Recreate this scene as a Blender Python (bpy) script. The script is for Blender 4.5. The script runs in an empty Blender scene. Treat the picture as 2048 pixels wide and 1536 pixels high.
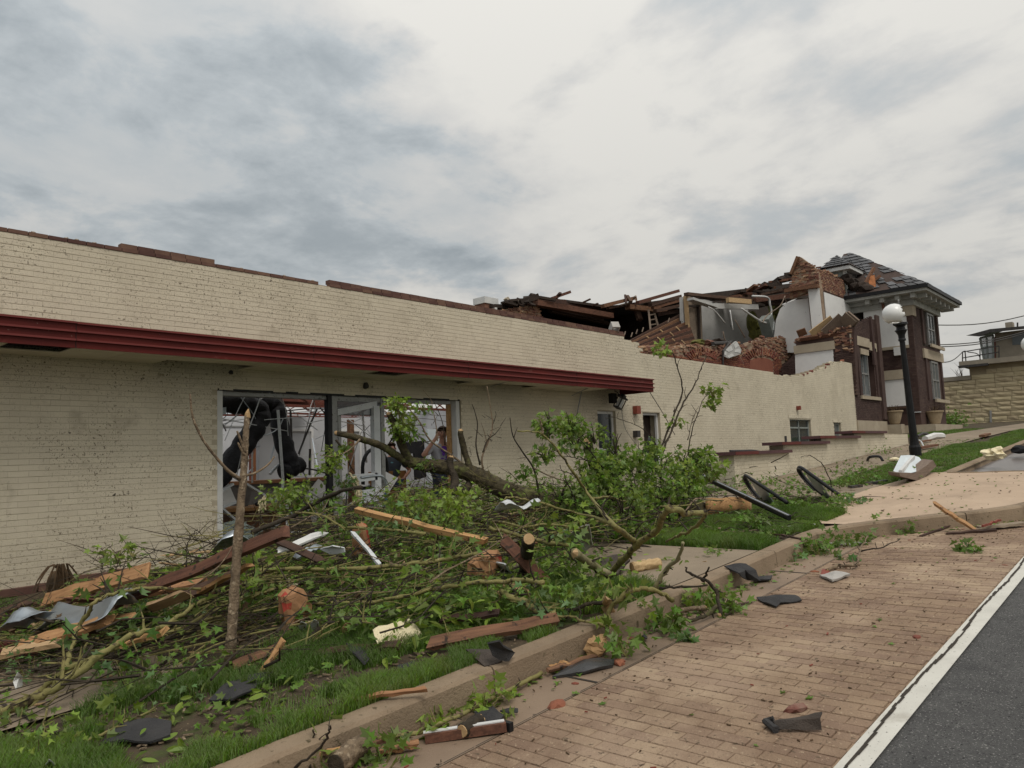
import bpy, bmesh, math, random
import numpy as np
from mathutils import Vector, Matrix, noise as mnoise
V = Vector; R = math.radians
random.seed(7); NP = np.random.default_rng(7)
sc = bpy.context.scene; col = sc.collection

# ------------------------------------------------------------------ camera
CAM = V((0, -10, 1.6)); YAW, PITCH, ROLL, FPX = R(41.4), R(5.6), R(2.2), 1538.0
_F = V((math.cos(PITCH)*math.cos(YAW), math.cos(PITCH)*math.sin(YAW), math.sin(PITCH)))
_R0 = V((math.sin(YAW), -math.cos(YAW), 0)); _U0 = _R0.cross(_F)
_U = _U0*math.cos(ROLL) + _R0*math.sin(ROLL); _R = _R0*math.cos(ROLL) - _U0*math.sin(ROLL)
cd = bpy.data.cameras.new('camera'); cam = bpy.data.objects.new('camera', cd); col.objects.link(cam)
cam.matrix_world = Matrix((( _R.x, _U.x, -_F.x, CAM.x), (_R.y, _U.y, -_F.y, CAM.y), (_R.z, _U.z, -_F.z, CAM.z), (0, 0, 0, 1)))
cd.sensor_width = 36; cd.lens = FPX/2048*36; cd.clip_end = 2000; cd.clip_start = .05
sc.camera = cam

# ------------------------------------------------------------------ sky, sun, exposure
SUN_EL, SUN_AZ = R(59), R(-116)       # direction towards the sun, azimuth from +X
wd = bpy.data.worlds.new('World'); sc.world = wd; wd.use_nodes = True
nt = wd.node_tree; nt.nodes.clear()
def N(t, **k):
    n = nt.nodes.new(t)
    for a, b in k.items(): setattr(n, a, b)
    return n
def L(a, b): nt.links.new(a, b)
def mth(op, a, b=None, c=None, clamp=False):
    n = N('ShaderNodeMath', operation=op); n.use_clamp = clamp
    for i, x in enumerate((a, b, c)):
        if x is None: continue
        if isinstance(x, (int, float)): n.inputs[i].default_value = x
        else: L(x, n.inputs[i])
    return n.outputs[0]
def smooth(x, a, b):
    n = N('ShaderNodeMapRange', interpolation_type='SMOOTHSTEP'); L(x, n.inputs[0])
    n.inputs[1].default_value = a; n.inputs[2].default_value = b; return n.outputs[0]
def wnoise(vec, scale, detail, rough, dist=0, off=(0, 0, 0), sc3=(1, 1, 1), rot=0):
    m = N('ShaderNodeMapping'); L(vec, m.inputs[0]); m.inputs[1].default_value = off
    m.inputs[2].default_value = (0, 0, rot); m.inputs[3].default_value = sc3
    n = N('ShaderNodeTexNoise'); L(m.outputs[0], n.inputs['Vector'])
    for k, v in (('Scale', scale), ('Detail', detail), ('Roughness', rough), ('Distortion', dist)): n.inputs[k].default_value = v
    return n.outputs[0]
tc = N('ShaderNodeTexCoord'); sep = N('ShaderNodeSeparateXYZ'); L(tc.outputs['Generated'], sep.inputs[0])
dz = mth('ADD', mth('MAXIMUM', sep.outputs[2], 0.0), .20)
cmb = N('ShaderNodeCombineXYZ'); L(mth('DIVIDE', sep.outputs[0], dz), cmb.inputs[0]); L(mth('DIVIDE', sep.outputs[1], dz), cmb.inputs[1])
P = cmb.outputs[0]
rm = N('ShaderNodeMapping'); L(P, rm.inputs[0]); rm.inputs[2].default_value = (0, 0, R(-84))
warp = wnoise(P, 1.6, 7, .58, 0, (4.4, 0, 2))
rag = wnoise(P, 3.4, 11, .62, .2, (3.1, 1.7, 0))                           # ragged cumulus texture
mid = wnoise(P, 1.5, 9, .58, .2, (7.7, 2.2, 0))
wisp = wnoise(rm.outputs[0], 1.25, 9, .55, .2, (2.4, 5.1, 0), (.85, 1.75, 1))  # long wind-drawn streaks
big = wnoise(P, .5, 4, .5, 0, (1.35, -.3, 0))                              # where the banks lie
soft = wnoise(P, .8, 6, .52, .3, (9, 2, 4))
# the darker bank lies to the north (left of view), thinning eastwards
bank = smooth(mth('ADD', mth('ADD', mth('MULTIPLY', sep.outputs[1], 1.0), mth('MULTIPLY', sep.outputs[0], -.55)), mth('MULTIPLY', mth('SUBTRACT', warp, .5), 1.3)), -.05, .70)
d0 = mth('MULTIPLY', smooth(mth('ADD', mth('MULTIPLY', bank, .40), mth('MULTIPLY', soft, .95)), .60, .95), .42)     # broad soft grey
d1 = mth('MULTIPLY', smooth(mth('ADD', mth('ADD', mid, mth('MULTIPLY', rag, .55)), mth('ADD', mth('MULTIPLY', bank, .14), mth('MULTIPLY', big, .40))), 1.0, 1.24), .50)
d2 = mth('MULTIPLY', smooth(mth('ADD', mth('ADD', wisp, mth('MULTIPLY', rag, .30)), mth('MULTIPLY', big, .30)), .80, 1.02), .50)
dens = mth('MAXIMUM', d2, mth('ADD', d0, d1))
dens = mth('ADD', dens, mth('MULTIPLY', mth('SUBTRACT', warp, .5), .40))
dens = mth('ADD', dens, mth('MULTIPLY', mth('SUBTRACT', rag, .52), mth('ADD', mth('MULTIPLY', bank, .45), .12)), clamp=True)
ramp = N('ShaderNodeValToRGB'); L(dens, ramp.inputs[0])
cr = ramp.color_ramp; cr.elements[0].color = (.685, .67, .63, 1); cr.elements[1].position = 1; cr.elements[1].color = (.315, .35, .372, 1)
e = cr.elements.new(.22); e.color = (.59, .585, .565, 1)
e = cr.elements.new(.55); e.color = (.44, .472, .488, 1)
# overcast luminance rises towards the zenith, (1 + 2 sin el) / 3
zen = mth('ADD', mth('MULTIPLY', mth('MAXIMUM', sep.outputs[2], 0), .9), .84)
sky = N('ShaderNodeTexSky', sky_type='NISHITA'); sky.sun_disc = False; sky.sun_elevation = SUN_EL
sky.sun_rotation = math.pi/2 - SUN_AZ; sky.air_density = 1.4; sky.dust_density = 2.5
mul = N('ShaderNodeMix', data_type='RGBA', blend_type='MULTIPLY'); mul.inputs[0].default_value = 1
zc = N('ShaderNodeCombineXYZ'); [L(zen, zc.inputs[i]) for i in range(3)]
L(ramp.outputs[0], mul.inputs[6]); L(zc.outputs[0], mul.inputs[7])
bg1 = N('ShaderNodeBackground'); L(mul.outputs[2], bg1.inputs[0]); bg1.inputs[1].default_value = .90
bg2 = N('ShaderNodeBackground'); L(sky.outputs[0], bg2.inputs[0]); bg2.inputs[1].default_value = .05
mx = N('ShaderNodeMixShader'); mx.inputs[0].default_value = .92; L(bg2.outputs[0], mx.inputs[1]); L(bg1.outputs[0], mx.inputs[2])
out = N('ShaderNodeOutputWorld'); L(mx.outputs[0], out.inputs[0])
sd = bpy.data.lights.new('sun', 'SUN'); sd.energy = 1.4; sd.angle = R(24); sd.color = (1, .95, .87)
sun = bpy.data.objects.new('sun', sd); col.objects.link(sun)
sv = V((math.cos(SUN_EL)*math.cos(SUN_AZ), math.cos(SUN_EL)*math.sin(SUN_AZ), math.sin(SUN_EL)))
sun.rotation_euler = sv.to_track_quat('Z', 'Y').to_euler(); sun.location = (0, -20, 30)
sc.view_settings.view_transform = 'Standard'; sc.view_settings.look = 'None'
sc.view_settings.exposure = 0.12; sc.view_settings.gamma = 1

# ------------------------------------------------------------------ measuring: a sight line meets a real surface
def ray(px, py): return (_F*FPX + _R*(px-1024) + _U*(768-py)).normalized()
def Yp(px, py, Y): d = ray(px, py); return CAM + d*((Y-CAM.y)/d.y)
def Xp(px, py, X): d = ray(px, py); return CAM + d*((X-CAM.x)/d.x)
def Zp(px, py, Z): d = ray(px, py); return CAM + d*((Z-CAM.z)/d.z)
def gz(x):            # the street climbs eastwards, then eases off
    if x < 30: return .058*x
    if x < 75: return 1.74 + .033*(x-30)
    return 3.225
def G(px, py, h=0.0):  # point h above the lawn level
    d = ray(px, py); a, b = .5, 90.0
    for _ in range(40):
        m = (a+b)/2; p = CAM + d*m
        if p.z > gz(p.x) + .15 + h: a = m
        else: b = m
    return CAM + d*((a+b)/2)
def S(px, py, h=0.0): return G(px, py, h-.15)      # point h above the street
def PT(t):
    px, py, v = t
    return Yp(px, py, v) if v < -1 else G(px, py, v)   # below -1: on that north-south plane, else: height above the lawn

# ------------------------------------------------------------------ materials
MT = {}
def mat(name, c1, c2=None, scale=4, rough=.85, bump=0, bscale=60, speck=None, metal=0, stretch=None, isl=0, coord='pos', spec=.3, detail=6, ramp=(.35, .65), transl=0, wear=None):
    m = bpy.data.materials.new(name); m.use_nodes = True; t = m.node_tree; n = t.nodes; l = t.links
    b = n['Principled BSDF']; b.inputs['Roughness'].default_value = rough; b.inputs['Metallic'].default_value = metal
    b.inputs['Specular IOR Level'].default_value = spec
    if coord == 'pos': src = n.new('ShaderNodeNewGeometry').outputs['Position']
    else: src = n.new('ShaderNodeTexCoord').outputs['Object']
    mp = n.new('ShaderNodeMapping'); l.new(src, mp.inputs[0])
    if stretch: mp.inputs[3].default_value = stretch
    def noi(s, d=detail, vec=mp.outputs[0], r=.6):
        x = n.new('ShaderNodeTexNoise'); l.new(vec, x.inputs['Vector']); x.inputs['Scale'].default_value = s
        x.inputs['Detail'].default_value = d; x.inputs['Roughness'].default_value = r; return x.outputs[0]
    def rmp(v, a, b_):
        x = n.new('ShaderNodeMapRange'); l.new(v, x.inputs[0]); x.inputs[1].default_value = a; x.inputs[2].default_value = b_; return x.outputs[0]
    def mixc(f, A, B, mode='MIX'):
        x = n.new('ShaderNodeMix'); x.data_type = 'RGBA'; x.blend_type = mode
        if isinstance(f, float): x.inputs[0].default_value = f
        else: l.new(f, x.inputs[0])
        for i, q in ((6, A), (7, B)):
            if isinstance(q, tuple): x.inputs[i].default_value = (*q, 1)
            else: l.new(q, x.inputs[i])
        return x.outputs[2]
    c2 = c2 or tuple(x*.75 for x in c1)
    colr = mixc(rmp(noi(scale), *ramp), c1, c2)
    if wear:      # (colour, scale, lo, hi): worn or dirty patches with a shape of their own
        colr = mixc(rmp(noi(wear[1], 7), wear[2], wear[3]), colr, wear[0])
    if isl:
        g = n.new('ShaderNodeNewGeometry'); o = n.new('ShaderNodeObjectInfo')
        a = n.new('ShaderNodeMath'); a.operation = 'ADD'; l.new(g.outputs['Random Per Island'], a.inputs[0]); l.new(o.outputs['Random'], a.inputs[1])
        fr = n.new('ShaderNodeMath'); fr.operation = 'FRACT'; l.new(a.outputs[0], fr.inputs[0])
        v = n.new('ShaderNodeMapRange'); l.new(fr.outputs[0], v.inputs[0]); v.inputs[3].default_value = 1-isl; v.inputs[4].default_value = 1+isl
        hs = n.new('ShaderNodeHueSaturation'); l.new(colr, hs.inputs['Color']); l.new(v.outputs[0], hs.inputs['Value'])
        w = n.new('ShaderNodeMapRange'); l.new(fr.outputs[0], w.inputs[0]); w.inputs[3].default_value = .5-isl*.06; w.inputs[4].default_value = .5+isl*.03
        l.new(w.outputs[0], hs.inputs['Hue']); colr = hs.outputs[0]
    for sp in (speck or []):    # (colour, scale, threshold, soft)
        v = n.new('ShaderNodeTexNoise'); l.new(src, v.inputs['Vector']); v.inputs['Scale'].default_value = sp[1]; v.inputs['Detail'].default_value = 3
        v.inputs['Roughness'].default_value = .65
        fc_ = rmp(v.outputs[0], sp[2], sp[2]+sp[3])
        if len(sp) > 4:    # splatter comes in bursts
            mu = n.new('ShaderNodeMath'); mu.operation = 'MULTIPLY'; mu.use_clamp = True; l.new(fc_, mu.inputs[0]); l.new(rmp(noi(.9, 4, src), .40, .60), mu.inputs[1]); fc_ = mu.outputs[0]
        colr = mixc(fc_, colr, sp[0])
    if transl: colr = mixc(n.new('ShaderNodeNewGeometry').outputs['Backfacing'], colr, mixc(.45, colr, (.21, .26, .13)))
    l.new(colr, b.inputs['Base Color'])
    if bump:
        bp = n.new('ShaderNodeBump'); bp.inputs['Strength'].default_value = bump; bp.inputs['Distance'].default_value = .02
        l.new(noi(bscale, 5), bp.inputs['Height']); l.new(bp.outputs[0], b.inputs['Normal'])
    if transl:
        tr = n.new('ShaderNodeBsdfTranslucent'); l.new(mixc(1.0, colr, (1.0, 1.15, .45), 'MULTIPLY'), tr.inputs[0])
        ms = n.new('ShaderNodeMixShader'); ms.inputs[0].default_value = transl
        l.new(b.outputs[0], ms.inputs[1]); l.new(tr.outputs[0], ms.inputs[2]); l.new(ms.outputs[0], n['Material Output'].inputs[0])
    MT[name] = m; return m
def glassmat(name, c, alpha, rough=.06):
    m = bpy.data.materials.new(name); m.use_nodes = True; b = m.node_tree.nodes['Principled BSDF']
    b.inputs['Base Color'].default_value = (*c, 1); b.inputs['Roughness'].default_value = rough; b.inputs['Alpha'].default_value = alpha
    b.inputs['Specular IOR Level'].default_value = .6
    MT[name] = m; return m
DIRT = (.05, .04, .025)
mat('cream', (.615, .556, .432), (.56, .502, .385), 1.3, .8, .3, 90, [((.14, .115, .08), 30, .60, .03, 1), ((.22, .185, .135), 75, .60, .05, 1), ((.05, .04, .028), 12, .67, .02, 1), ((.42, .37, .28), 2.4, .58, .16), ((.30, .255, .18), 5.5, .66, .05, 1)], isl=.03, wear=((.49, .435, .33), .55, .5, .8))
mat('cream_joint', (.48, .425, .32), (.36, .31, .225), 3, .9, .4, 80)
mat('red_brick', (.235, .085, .05), (.17, .062, .04), 3, .9, .5, 70, isl=.32, wear=((.33, .24, .17), 2.2, .6, .75))
mat('rubble_brick', (.225, .105, .065), (.25, .155, .10), 6, .95, .6, 50, isl=.4, wear=((.37, .28, .20), 4.5, .56, .7))
mat('mortar', (.33, .25, .18), (.22, .15, .10), 4, .95, .5, 60)
mat('mortar_pale', (.36, .31, .25), (.28, .23, .18), 4, .95, .5, 60)
mat('coping_brick', (.150, .085, .060), (.105, .056, .042), 4, .85, .3, 70, isl=.28)
mat('dark_brick', (.080, .050, .042), (.058, .036, .031), 2, .85, .3, 60, isl=.2, wear=((.11, .075, .062), 1.2, .55, .75))
mat('dark_joint', (.075, .045, .038), (.06, .036, .03), 3, .9)
mat('limestone', (.42, .36, .27), (.34, .285, .21), 2, .85, .4, 40, speck=[((.2, .16, .12), 14, .66, .06)])
mat('stone_block', (.50, .425, .27), (.41, .34, .215), .9, .9, .8, 9, isl=.14, wear=((.29, .235, .155), 1.3, .58, .72))
mat('stone_joint', (.33, .27, .175), (.26, .21, .135), 2, .9)
mat('plaster', (.74, .735, .715), (.66, .655, .64), 1.6, .8, .1, 40, speck=[((.25, .23, .2), 9, .70, .03)])
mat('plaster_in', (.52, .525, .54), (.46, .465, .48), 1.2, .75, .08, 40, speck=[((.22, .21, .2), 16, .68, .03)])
mat('plaster_grey', (.44, .435, .42), (.36, .355, .34), 1.6, .85, .1, 40, speck=[((.12, .11, .1), 9, .66, .03)])
mat('fascia_red', (.115, .014, .010), (.080, .010, .008), 1.2, .6, .25, 7, speck=[((.25, .17, .14), 34, .70, .03), ((.16, .05, .04), 3, .62, .1)], spec=.2)
mat('fascia_lip', (.16, .028, .024), (.13, .022, .019), 3, .5, 0, 60, spec=.3)
mat('soffit', (.64, .59, .48), (.56, .51, .41), 2, .85, .1, 60, speck=[((.2, .17, .12), 25, .68, .04)])
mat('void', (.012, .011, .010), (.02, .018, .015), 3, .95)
mat('char_shade', (.028, .021, .017), (.045, .032, .025), 3, .95, .4, 40)  # burnt timber, also the near-black for painted shade in attic, gap and windows
mat('timber_dark', (.085, .046, .030), (.045, .026, .019), 3, .85, .4, 40, stretch=(1, 9, 9), coord='obj', isl=.25)
mat('timber_red', (.185, .090, .050), (.095, .046, .028), 3, .8, .4, 30, stretch=(1, 14, 14), coord='obj', isl=.25, speck=[((.035, .022, .015), 14, .6, .08)])
mat('timber_new', (.44, .255, .115), (.30, .16, .068), 3, .75, .35, 30, stretch=(1, 16, 16), coord='obj', isl=.2, speck=[((.10, .055, .03), 16, .62, .06)])
mat('timber_pale', (.50, .36, .20), (.38, .25, .13), 4, .8, .3, 30, stretch=(1, 10, 10), coord='obj', isl=.15)
mat('timber_grey', (.24, .185, .14), (.16, .12, .09), 4, .85, .3, 30, stretch=(1, 10, 10), coord='obj', isl=.15)
mat('bark_green', (.235, .205, .078), (.165, .155, .052), 7, .8, .5, 50, speck=[((.07, .05, .028), 18, .56, .08), ((.36, .31, .19), 34, .66, .04), ((.05, .038, .022), 5, .62, .06)])
mat('bark_dark', (.055, .042, .028), (.032, .026, .019), 14, .95, .9, 45, stretch=(1, 1, 1))
mat('bark_moss', (.085, .070, .036), (.036, .029, .019), 16, .95, 1.0, 42, speck=[((.125, .13, .045), 5, .55, .12)])
mat('bark_pale', (.27, .24, .145), (.165, .155, .062), 6, .8, .35, 40, speck=[((.06, .05, .03), 20, .64, .06)])
mat('bark_tan', (.25, .185, .12), (.125, .09, .06), 16, .95, 1.0, 55, speck=[((.33, .26, .18), 30, .58, .06)])
mat('wood_break', (.48, .33, .18), (.36, .23, .11), 12, .8, .3, 60)
mat('leaf', (.135, .225, .032), (.080, .155, .020), 2.2, .5, .12, 90, isl=.45, spec=.4, transl=.35)
mat('leaf_light', (.235, .315, .048), (.145, .23, .030), 2.2, .5, .12, 90, isl=.36, spec=.4, transl=.38)
mat('leaf_blue', (.115, .215, .062), (.07, .145, .04), 2.2, .45, .12, 90, isl=.32, spec=.5, transl=.32)
mat('dead_leaf', (.10, .06, .03), (.05, .035, .02), 8, .8)
mat('grass', (.140, .240, .032), (.076, .155, .019), 1.1, .6, 0, 60, isl=.5, spec=.25, transl=.35, ramp=(.4, .6), wear=((.19, .19, .06), 3.0, .55, .75))
mat('soil', (.085, .062, .038), (.042, .031, .02), 5, .97, .9, 30, speck=[((.22, .165, .105), 34, .64, .05), ((.055, .075, .018), 3, .56, .14)])
mat('far_ground', (.05, .075, .02), (.04, .055, .018), .3, .95, .5, 8)
mat('walk', (.27, .215, .155), (.215, .17, .12), 1.4, .85, .35, 90, [((.10, .08, .055), 22, .67, .06)], wear=((.15, .12, .085), .8, .52, .72))
mat('kerb', (.285, .215, .145), (.225, .165, .11), 1.8, .9, .5, 70, [((.09, .07, .04), 18, .63, .08)], wear=((.16, .118, .078), 1.6, .5, .7))
mat('apron', (.47, .355, .255), (.40, .295, .21), .9, .85, .25, 90, [((.18, .13, .09), 16, .66, .05)], wear=((.33, .245, .175), 1.5, .52, .75))
mat('gutter', (.255, .185, .128), (.20, .142, .098), 1.5, .7, .3, 80, [((.09, .065, .045), 20, .68, .05)], wear=((.135, .098, .072), 1.1, .5, .7))
mat('paver', (.285, .198, .132), (.205, .136, .09), 2.4, .85, .7, 70, [((.11, .078, .05), 24, .60, .08), ((.38, .285, .195), 40, .62, .06)], isl=.11, wear=((.41, .305, .21), 1.1, .47, .7))
mat('paver_joint', (.19, .128, .085), (.12, .08, .055), 7, .95, .4, 80, wear=((.29, .205, .138), 2.0, .34, .52))
mat('asphalt', (.125, .123, .12), (.088, .087, .086), 6, .9, 1.0, 160, [((.36, .35, .33), 95, .60, .05), ((.028, .028, .028), 70, .58, .08)])
mat('road_paint', (.60, .585, .53), (.52, .505, .455), 4, .8, .3, 120, [((.11, .10, .09), 55, .655, .04)], wear=((.36, .33, .28), 3, .6, .8))
mat('wet_pad', (.185, .165, .155), (.14, .125, .118), 1.2, .28, .1, 60, spec=.5)
mat('crack', (.03, .026, .022), (.05, .04, .03), 30, .95)
mat('felt', (.034, .034, .036), (.052, .050, .050), 9, .85, .7, 130, [((.13, .125, .12), 120, .7, .04)], coord='obj')
mat('felt_brown', (.085, .068, .057), (.06, .05, .043), 9, .9, .7, 130, coord='obj')
mat('felt_wet', (.022, .022, .024), (.035, .035, .036), 6, .3, .4, 90, spec=.6)
mat('foam', (.80, .71, .48), (.72, .63, .42), 6, .9, .5, 60, [((.22, .17, .1), 26, .67, .04)])
mat('fibre', (.60, .53, .34), (.48, .42, .26), 9, .95, .8, 60)
mat('paper_bag', (.33, .175, .085), (.26, .135, .066), 5, .8, .35, 14)
mat('bag_pale', (.42, .265, .13), (.34, .20, .095), 5, .8, .35, 14)
mat('bag_red', (.34, .05, .032), (.30, .045, .03), 9, .8)
mat('white_paint', (.62, .62, .60), (.54, .54, .53), 4, .6, .1, 60, [((.16, .14, .11), 40, .68, .04)])
mat('white_metal', (.55, .57, .58), (.46, .48, .49), 4, .45, .1, 60, [((.08, .075, .06), 34, .63, .05)], spec=.5)
mat('alu', (.30, .30, .29), (.24, .24, .235), 4, .5, .15, 60, [((.055, .05, .04), 26, .60, .06)], metal=.3)
mat('galv', (.40, .44, .47), (.28, .31, .34), 3, .38, .2, 14, metal=.7)
mat('black_metal', (.008, .008, .009), (.014, .014, .015), 6, .5, .1, 60, spec=.25)
mat('dark_metal', (.035, .033, .032), (.055, .05, .047), 6, .55, .1, 60)
mat('rust_steel', (.15, .042, .026), (.10, .03, .02), 4, .65, .15, 60)
mat('duct', (.008, .008, .010), (.014, .014, .017), 5, .55, .9, 22, spec=.25)
mat('door_wood', (.185, .072, .028), (.15, .056, .022), 2, .55, .1, 40, stretch=(4, 4, .5))
mat('counter', (.20, .095, .045), (.15, .07, .034), 3, .6, .1, 40)
mat('desk_wood', (.30, .155, .06), (.24, .12, .045), 3, .55, .1, 40)
mat('partition', (.17, .155, .145), (.14, .128, .12), 5, .85, .2, 60)
mat('slate', (.105, .106, .112), (.065, .066, .07), 3, .6, .3, 40, isl=.3, spec=.35)
mat('roof_under', (.075, .05, .042), (.05, .036, .03), 3, .9, .3, 40)
mat('cornice', (.40, .40, .37), (.31, .31, .285), 2, .75, .2, 40, [((.12, .11, .10), 16, .64, .08)])
mat('frame_green', (.26, .285, .265), (.21, .23, .215), 4, .6)
mat('concrete_block', (.42, .40, .375), (.35, .335, .31), 9, .95, .5, 80)
mat('terracotta', (.37, .29, .19), (.29, .22, .14), 4, .85, .3, 50)
mat('copper', (.48, .19, .075), (.30, .12, .05), 6, .5, 0, 60, metal=.5)
mat('infill', (.235, .088, .055), (.20, .072, .047), 2, .9, .2, 60)
mat('tower_wall', (.29, .255, .20), (.23, .20, .16), 2, .9, .5, 20)
mat('globe', (.78, .78, .76), (.72, .72, .70), 3, .25, 0, 60, [((.1, .1, .09), 12, .74, .02)], spec=.5)
mat('skin', (.47, .26, .19), (.42, .225, .16), 9, .55)
mat('hair', (.10, .062, .038), (.07, .043, .027), 20, .7, .5, 80)
mat('tee_grey', (.42, .425, .47), (.36, .365, .41), 6, .9, .2, 40)
mat('tee_navy', (.045, .055, .07), (.036, .043, .056), 6, .9, .2, 40)
mat('print_purple', (.10, .03, .26), (.085, .025, .22), 12, .85)
mat('print_cyan', (.12, .28, .33), (.1, .24, .3), 12, .85)
mat('jeans', (.035, .045, .075), (.028, .036, .06), 6, .9)
mat('cloth_black', (.012, .012, .014), (.02, .02, .022), 6, .85, .3, 20)
mat('plastic_white', (.60, .66, .68), (.55, .6, .63), 5, .4)
mat('blue_steel', (.05, .12, .22), (.04, .1, .18), 5, .5)
mat('moss_insul', (.15, .145, .035), (.08, .08, .025), 7, .95, .8, 30)
mat('red_box', (.22, .055, .035), (.18, .045, .03), 6, .6)
glassmat('pane', (.04, .05, .052), .72); glassmat('pane_far', (.11, .125, .13), 1, .2); glassmat('shard', (.34, .42, .40), .42, .12); glassmat('skyglass', (.55, .58, .60), .55, .1)

# ------------------------------------------------------------------ object helpers
def tag(o, label, cat, group=None, kind=None):
    if label: o['label'] = label
    if cat: o['category'] = cat
    if group: o['group'] = group
    if kind: o['kind'] = kind
    return o
def T(name, label, cat, loc, group=None):
    o = bpy.data.objects.new(name, None); col.objects.link(o); o.location = loc; o.empty_display_size = .2
    return tag(o, label, cat, group)
def struct(o): o['kind'] = 'structure'; return o
def attach(o, parent):
    o.parent = parent
    if parent.type == 'EMPTY': o.matrix_parent_inverse = Matrix.Translation(-V(parent.location))
    else: o.matrix_parent_inverse = parent.matrix_basis.inverted() if parent.parent is None else Matrix.Identity(4)
def rot_to(d, up=V((0, 0, 1))):
    x = d.normalized(); y = up.cross(x)
    if y.length < 1e-4: y = V((0, 1, 0))
    y.normalize(); z = x.cross(y); return Matrix((x, y, z)).transposed()
_ico = {}
def ico(sub):
    if sub not in _ico:
        b = bmesh.new(); bmesh.ops.create_icosphere(b, subdivisions=sub, radius=1)
        _ico[sub] = ([v.co.copy() for v in b.verts], [[v.index for v in f.verts] for f in b.faces]); b.free()
    return _ico[sub]
def cr_spline(p, k=5):
    if len(p) < 3: 
        return [p[0].lerp(p[-1], i/k) for i in range(k+1)]
    q = [p[0]*2-p[1]] + list(p) + [p[-1]*2-p[-2]]; o = []
    for i in range(1, len(q)-2):
        a, b, c, d = q[i-1:i+3]
        for j in range(k):
            t = j/k; o.append(.5*((2*b)+(c-a)*t+(2*a-5*b+4*c-d)*t*t+(3*b-a-3*c+d)*t**3))
    return o + [p[-1].copy()]
class MB:
    def __init__(s): s.v = []; s.f = []
    def add(s, vs, fs):
        k = len(s.v); s.v += [V(x) for x in vs]; s.f += [[i+k for i in q] for q in fs]; return s
    def box(s, c, d, M=None):
        c = V(c); vs = []
        for z in (-.5, .5):
            for x, y in ((-.5, -.5), (.5, -.5), (.5, .5), (-.5, .5)):
                p = V((x*d[0], y*d[1], z*d[2])); vs.append(c + (M @ p if M else p))
        return s.add(vs, [(3, 2, 1, 0), (4, 5, 6, 7), (0, 1, 5, 4), (1, 2, 6, 5), (2, 3, 7, 6), (3, 0, 4, 7)])
    def bx(s, x0, x1, y0, y1, z0, z1): return s.box(((x0+x1)/2, (y0+y1)/2, (z0+z1)/2), (x1-x0, y1-y0, z1-z0))
    def prism(s, poly, ext):
        n = len(poly); ext = V(ext); a = [V(p) for p in poly]
        s.add(a + [p+ext for p in a], [list(range(n)), list(range(2*n-1, n-1, -1))] + [[(i+1) % n, i, i+n, (i+1) % n+n] for i in range(n)]); return s
    def beam(s, a, b, w, h=None, up=V((0, 0, 1))):
        a, b = V(a), V(b); d = b-a; return s.box((a+b)/2, (d.length, w, h or w), rot_to(d, up))
    def tube(s, pts, rad, n=7, cap=True, jit=0, seed=0, ridge=0):
        rn = random.Random(seed); k0 = len(s.v); prev = None
        m = len(pts)
        if not hasattr(rad, '__len__'): rad = [rad]*m
        for i, p in enumerate(pts):
            t = (pts[min(i+1, m-1)] - pts[max(i-1, 0)])
            if t.length < 1e-7: t = V((0, 0, 1))
            t.normalize()
            if prev is None: u = t.orthogonal().normalized()
            else:
                u = prev - t*prev.dot(t)
                u = u.normalized() if u.length > 1e-5 else t.orthogonal().normalized()
            prev = u; w = t.cross(u)
            for j in range(n):
                a = 2*math.pi*j/n; r = rad[i]*(1+rn.uniform(-jit, jit)+(ridge*mnoise.noise(V((math.cos(a)*3.2, math.sin(a)*3.2, i*.16+seed)))+ridge*.7*mnoise.noise(V((math.cos(a)*8, math.sin(a)*8, i*.45+seed))) if ridge else 0)); s.v.append(p + (u*math.cos(a)+w*math.sin(a))*r)
        for i in range(m-1):
            for j in range(n):
                a = k0+i*n+j; b = k0+i*n+(j+1) % n; s.f.append([a, b, b+n, a+n])
        if cap: s.f.append([k0+j for j in range(n)][::-1]); s.f.append([k0+(m-1)*n+j for j in range(n)])
        return s
    def lathe(s, c, prof, n=16, M=None):
        c = V(c); k0 = len(s.v)
        for r, z in prof:
            for j in range(n):
                a = 2*math.pi*j/n; p = V((r*math.cos(a), r*math.sin(a), z)); s.v.append(c + (M @ p if M else p))
        for i in range(len(prof)-1):
            for j in range(n):
                a = k0+i*n+j; b = k0+i*n+(j+1) % n; s.f.append([a, b, b+n, a+n])
        s.f.append([k0+j for j in range(n)][::-1]); s.f.append([k0+(len(prof)-1)*n+j for j in range(n)]); return s
    def blob(s, c, d, seed=0, sub=2, amp=.35, fr=1.6, M=None):
        vs, fs = ico(sub); o = V((seed*3.7, seed*1.3, seed*.7)); c = V(c); q = []
        for p in vs:
            k = 1 + amp*mnoise.noise(p*fr+o); w = V((p.x*d[0]*k, p.y*d[1]*k, p.z*d[2]*k)); q.append(c + (M @ w if M else w))
        return s.add(q, fs)
    def build(s, name, m, parent=None, smooth=False, label=None, cat=None, group=None, kind=None):
        if parent is None:
            xs = [p.x for p in s.v]; ys = [p.y for p in s.v]; loc = V(((min(xs)+max(xs))/2, (min(ys)+max(ys))/2, min(p.z for p in s.v)))
        else: loc = V((0, 0, 0))
        me = bpy.data.meshes.new(name); me.from_pydata([tuple(p-loc) for p in s.v], [], s.f)
        me.materials.append(MT[m] if isinstance(m, str) else m)
        if smooth: me.polygons.foreach_set('use_smooth', [True]*len(me.polygons))
        o = bpy.data.objects.new(name, me); col.objects.link(o); o.location = loc
        if parent is not None: attach(o, parent)
        return tag(o, label, cat, group, kind)
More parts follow.
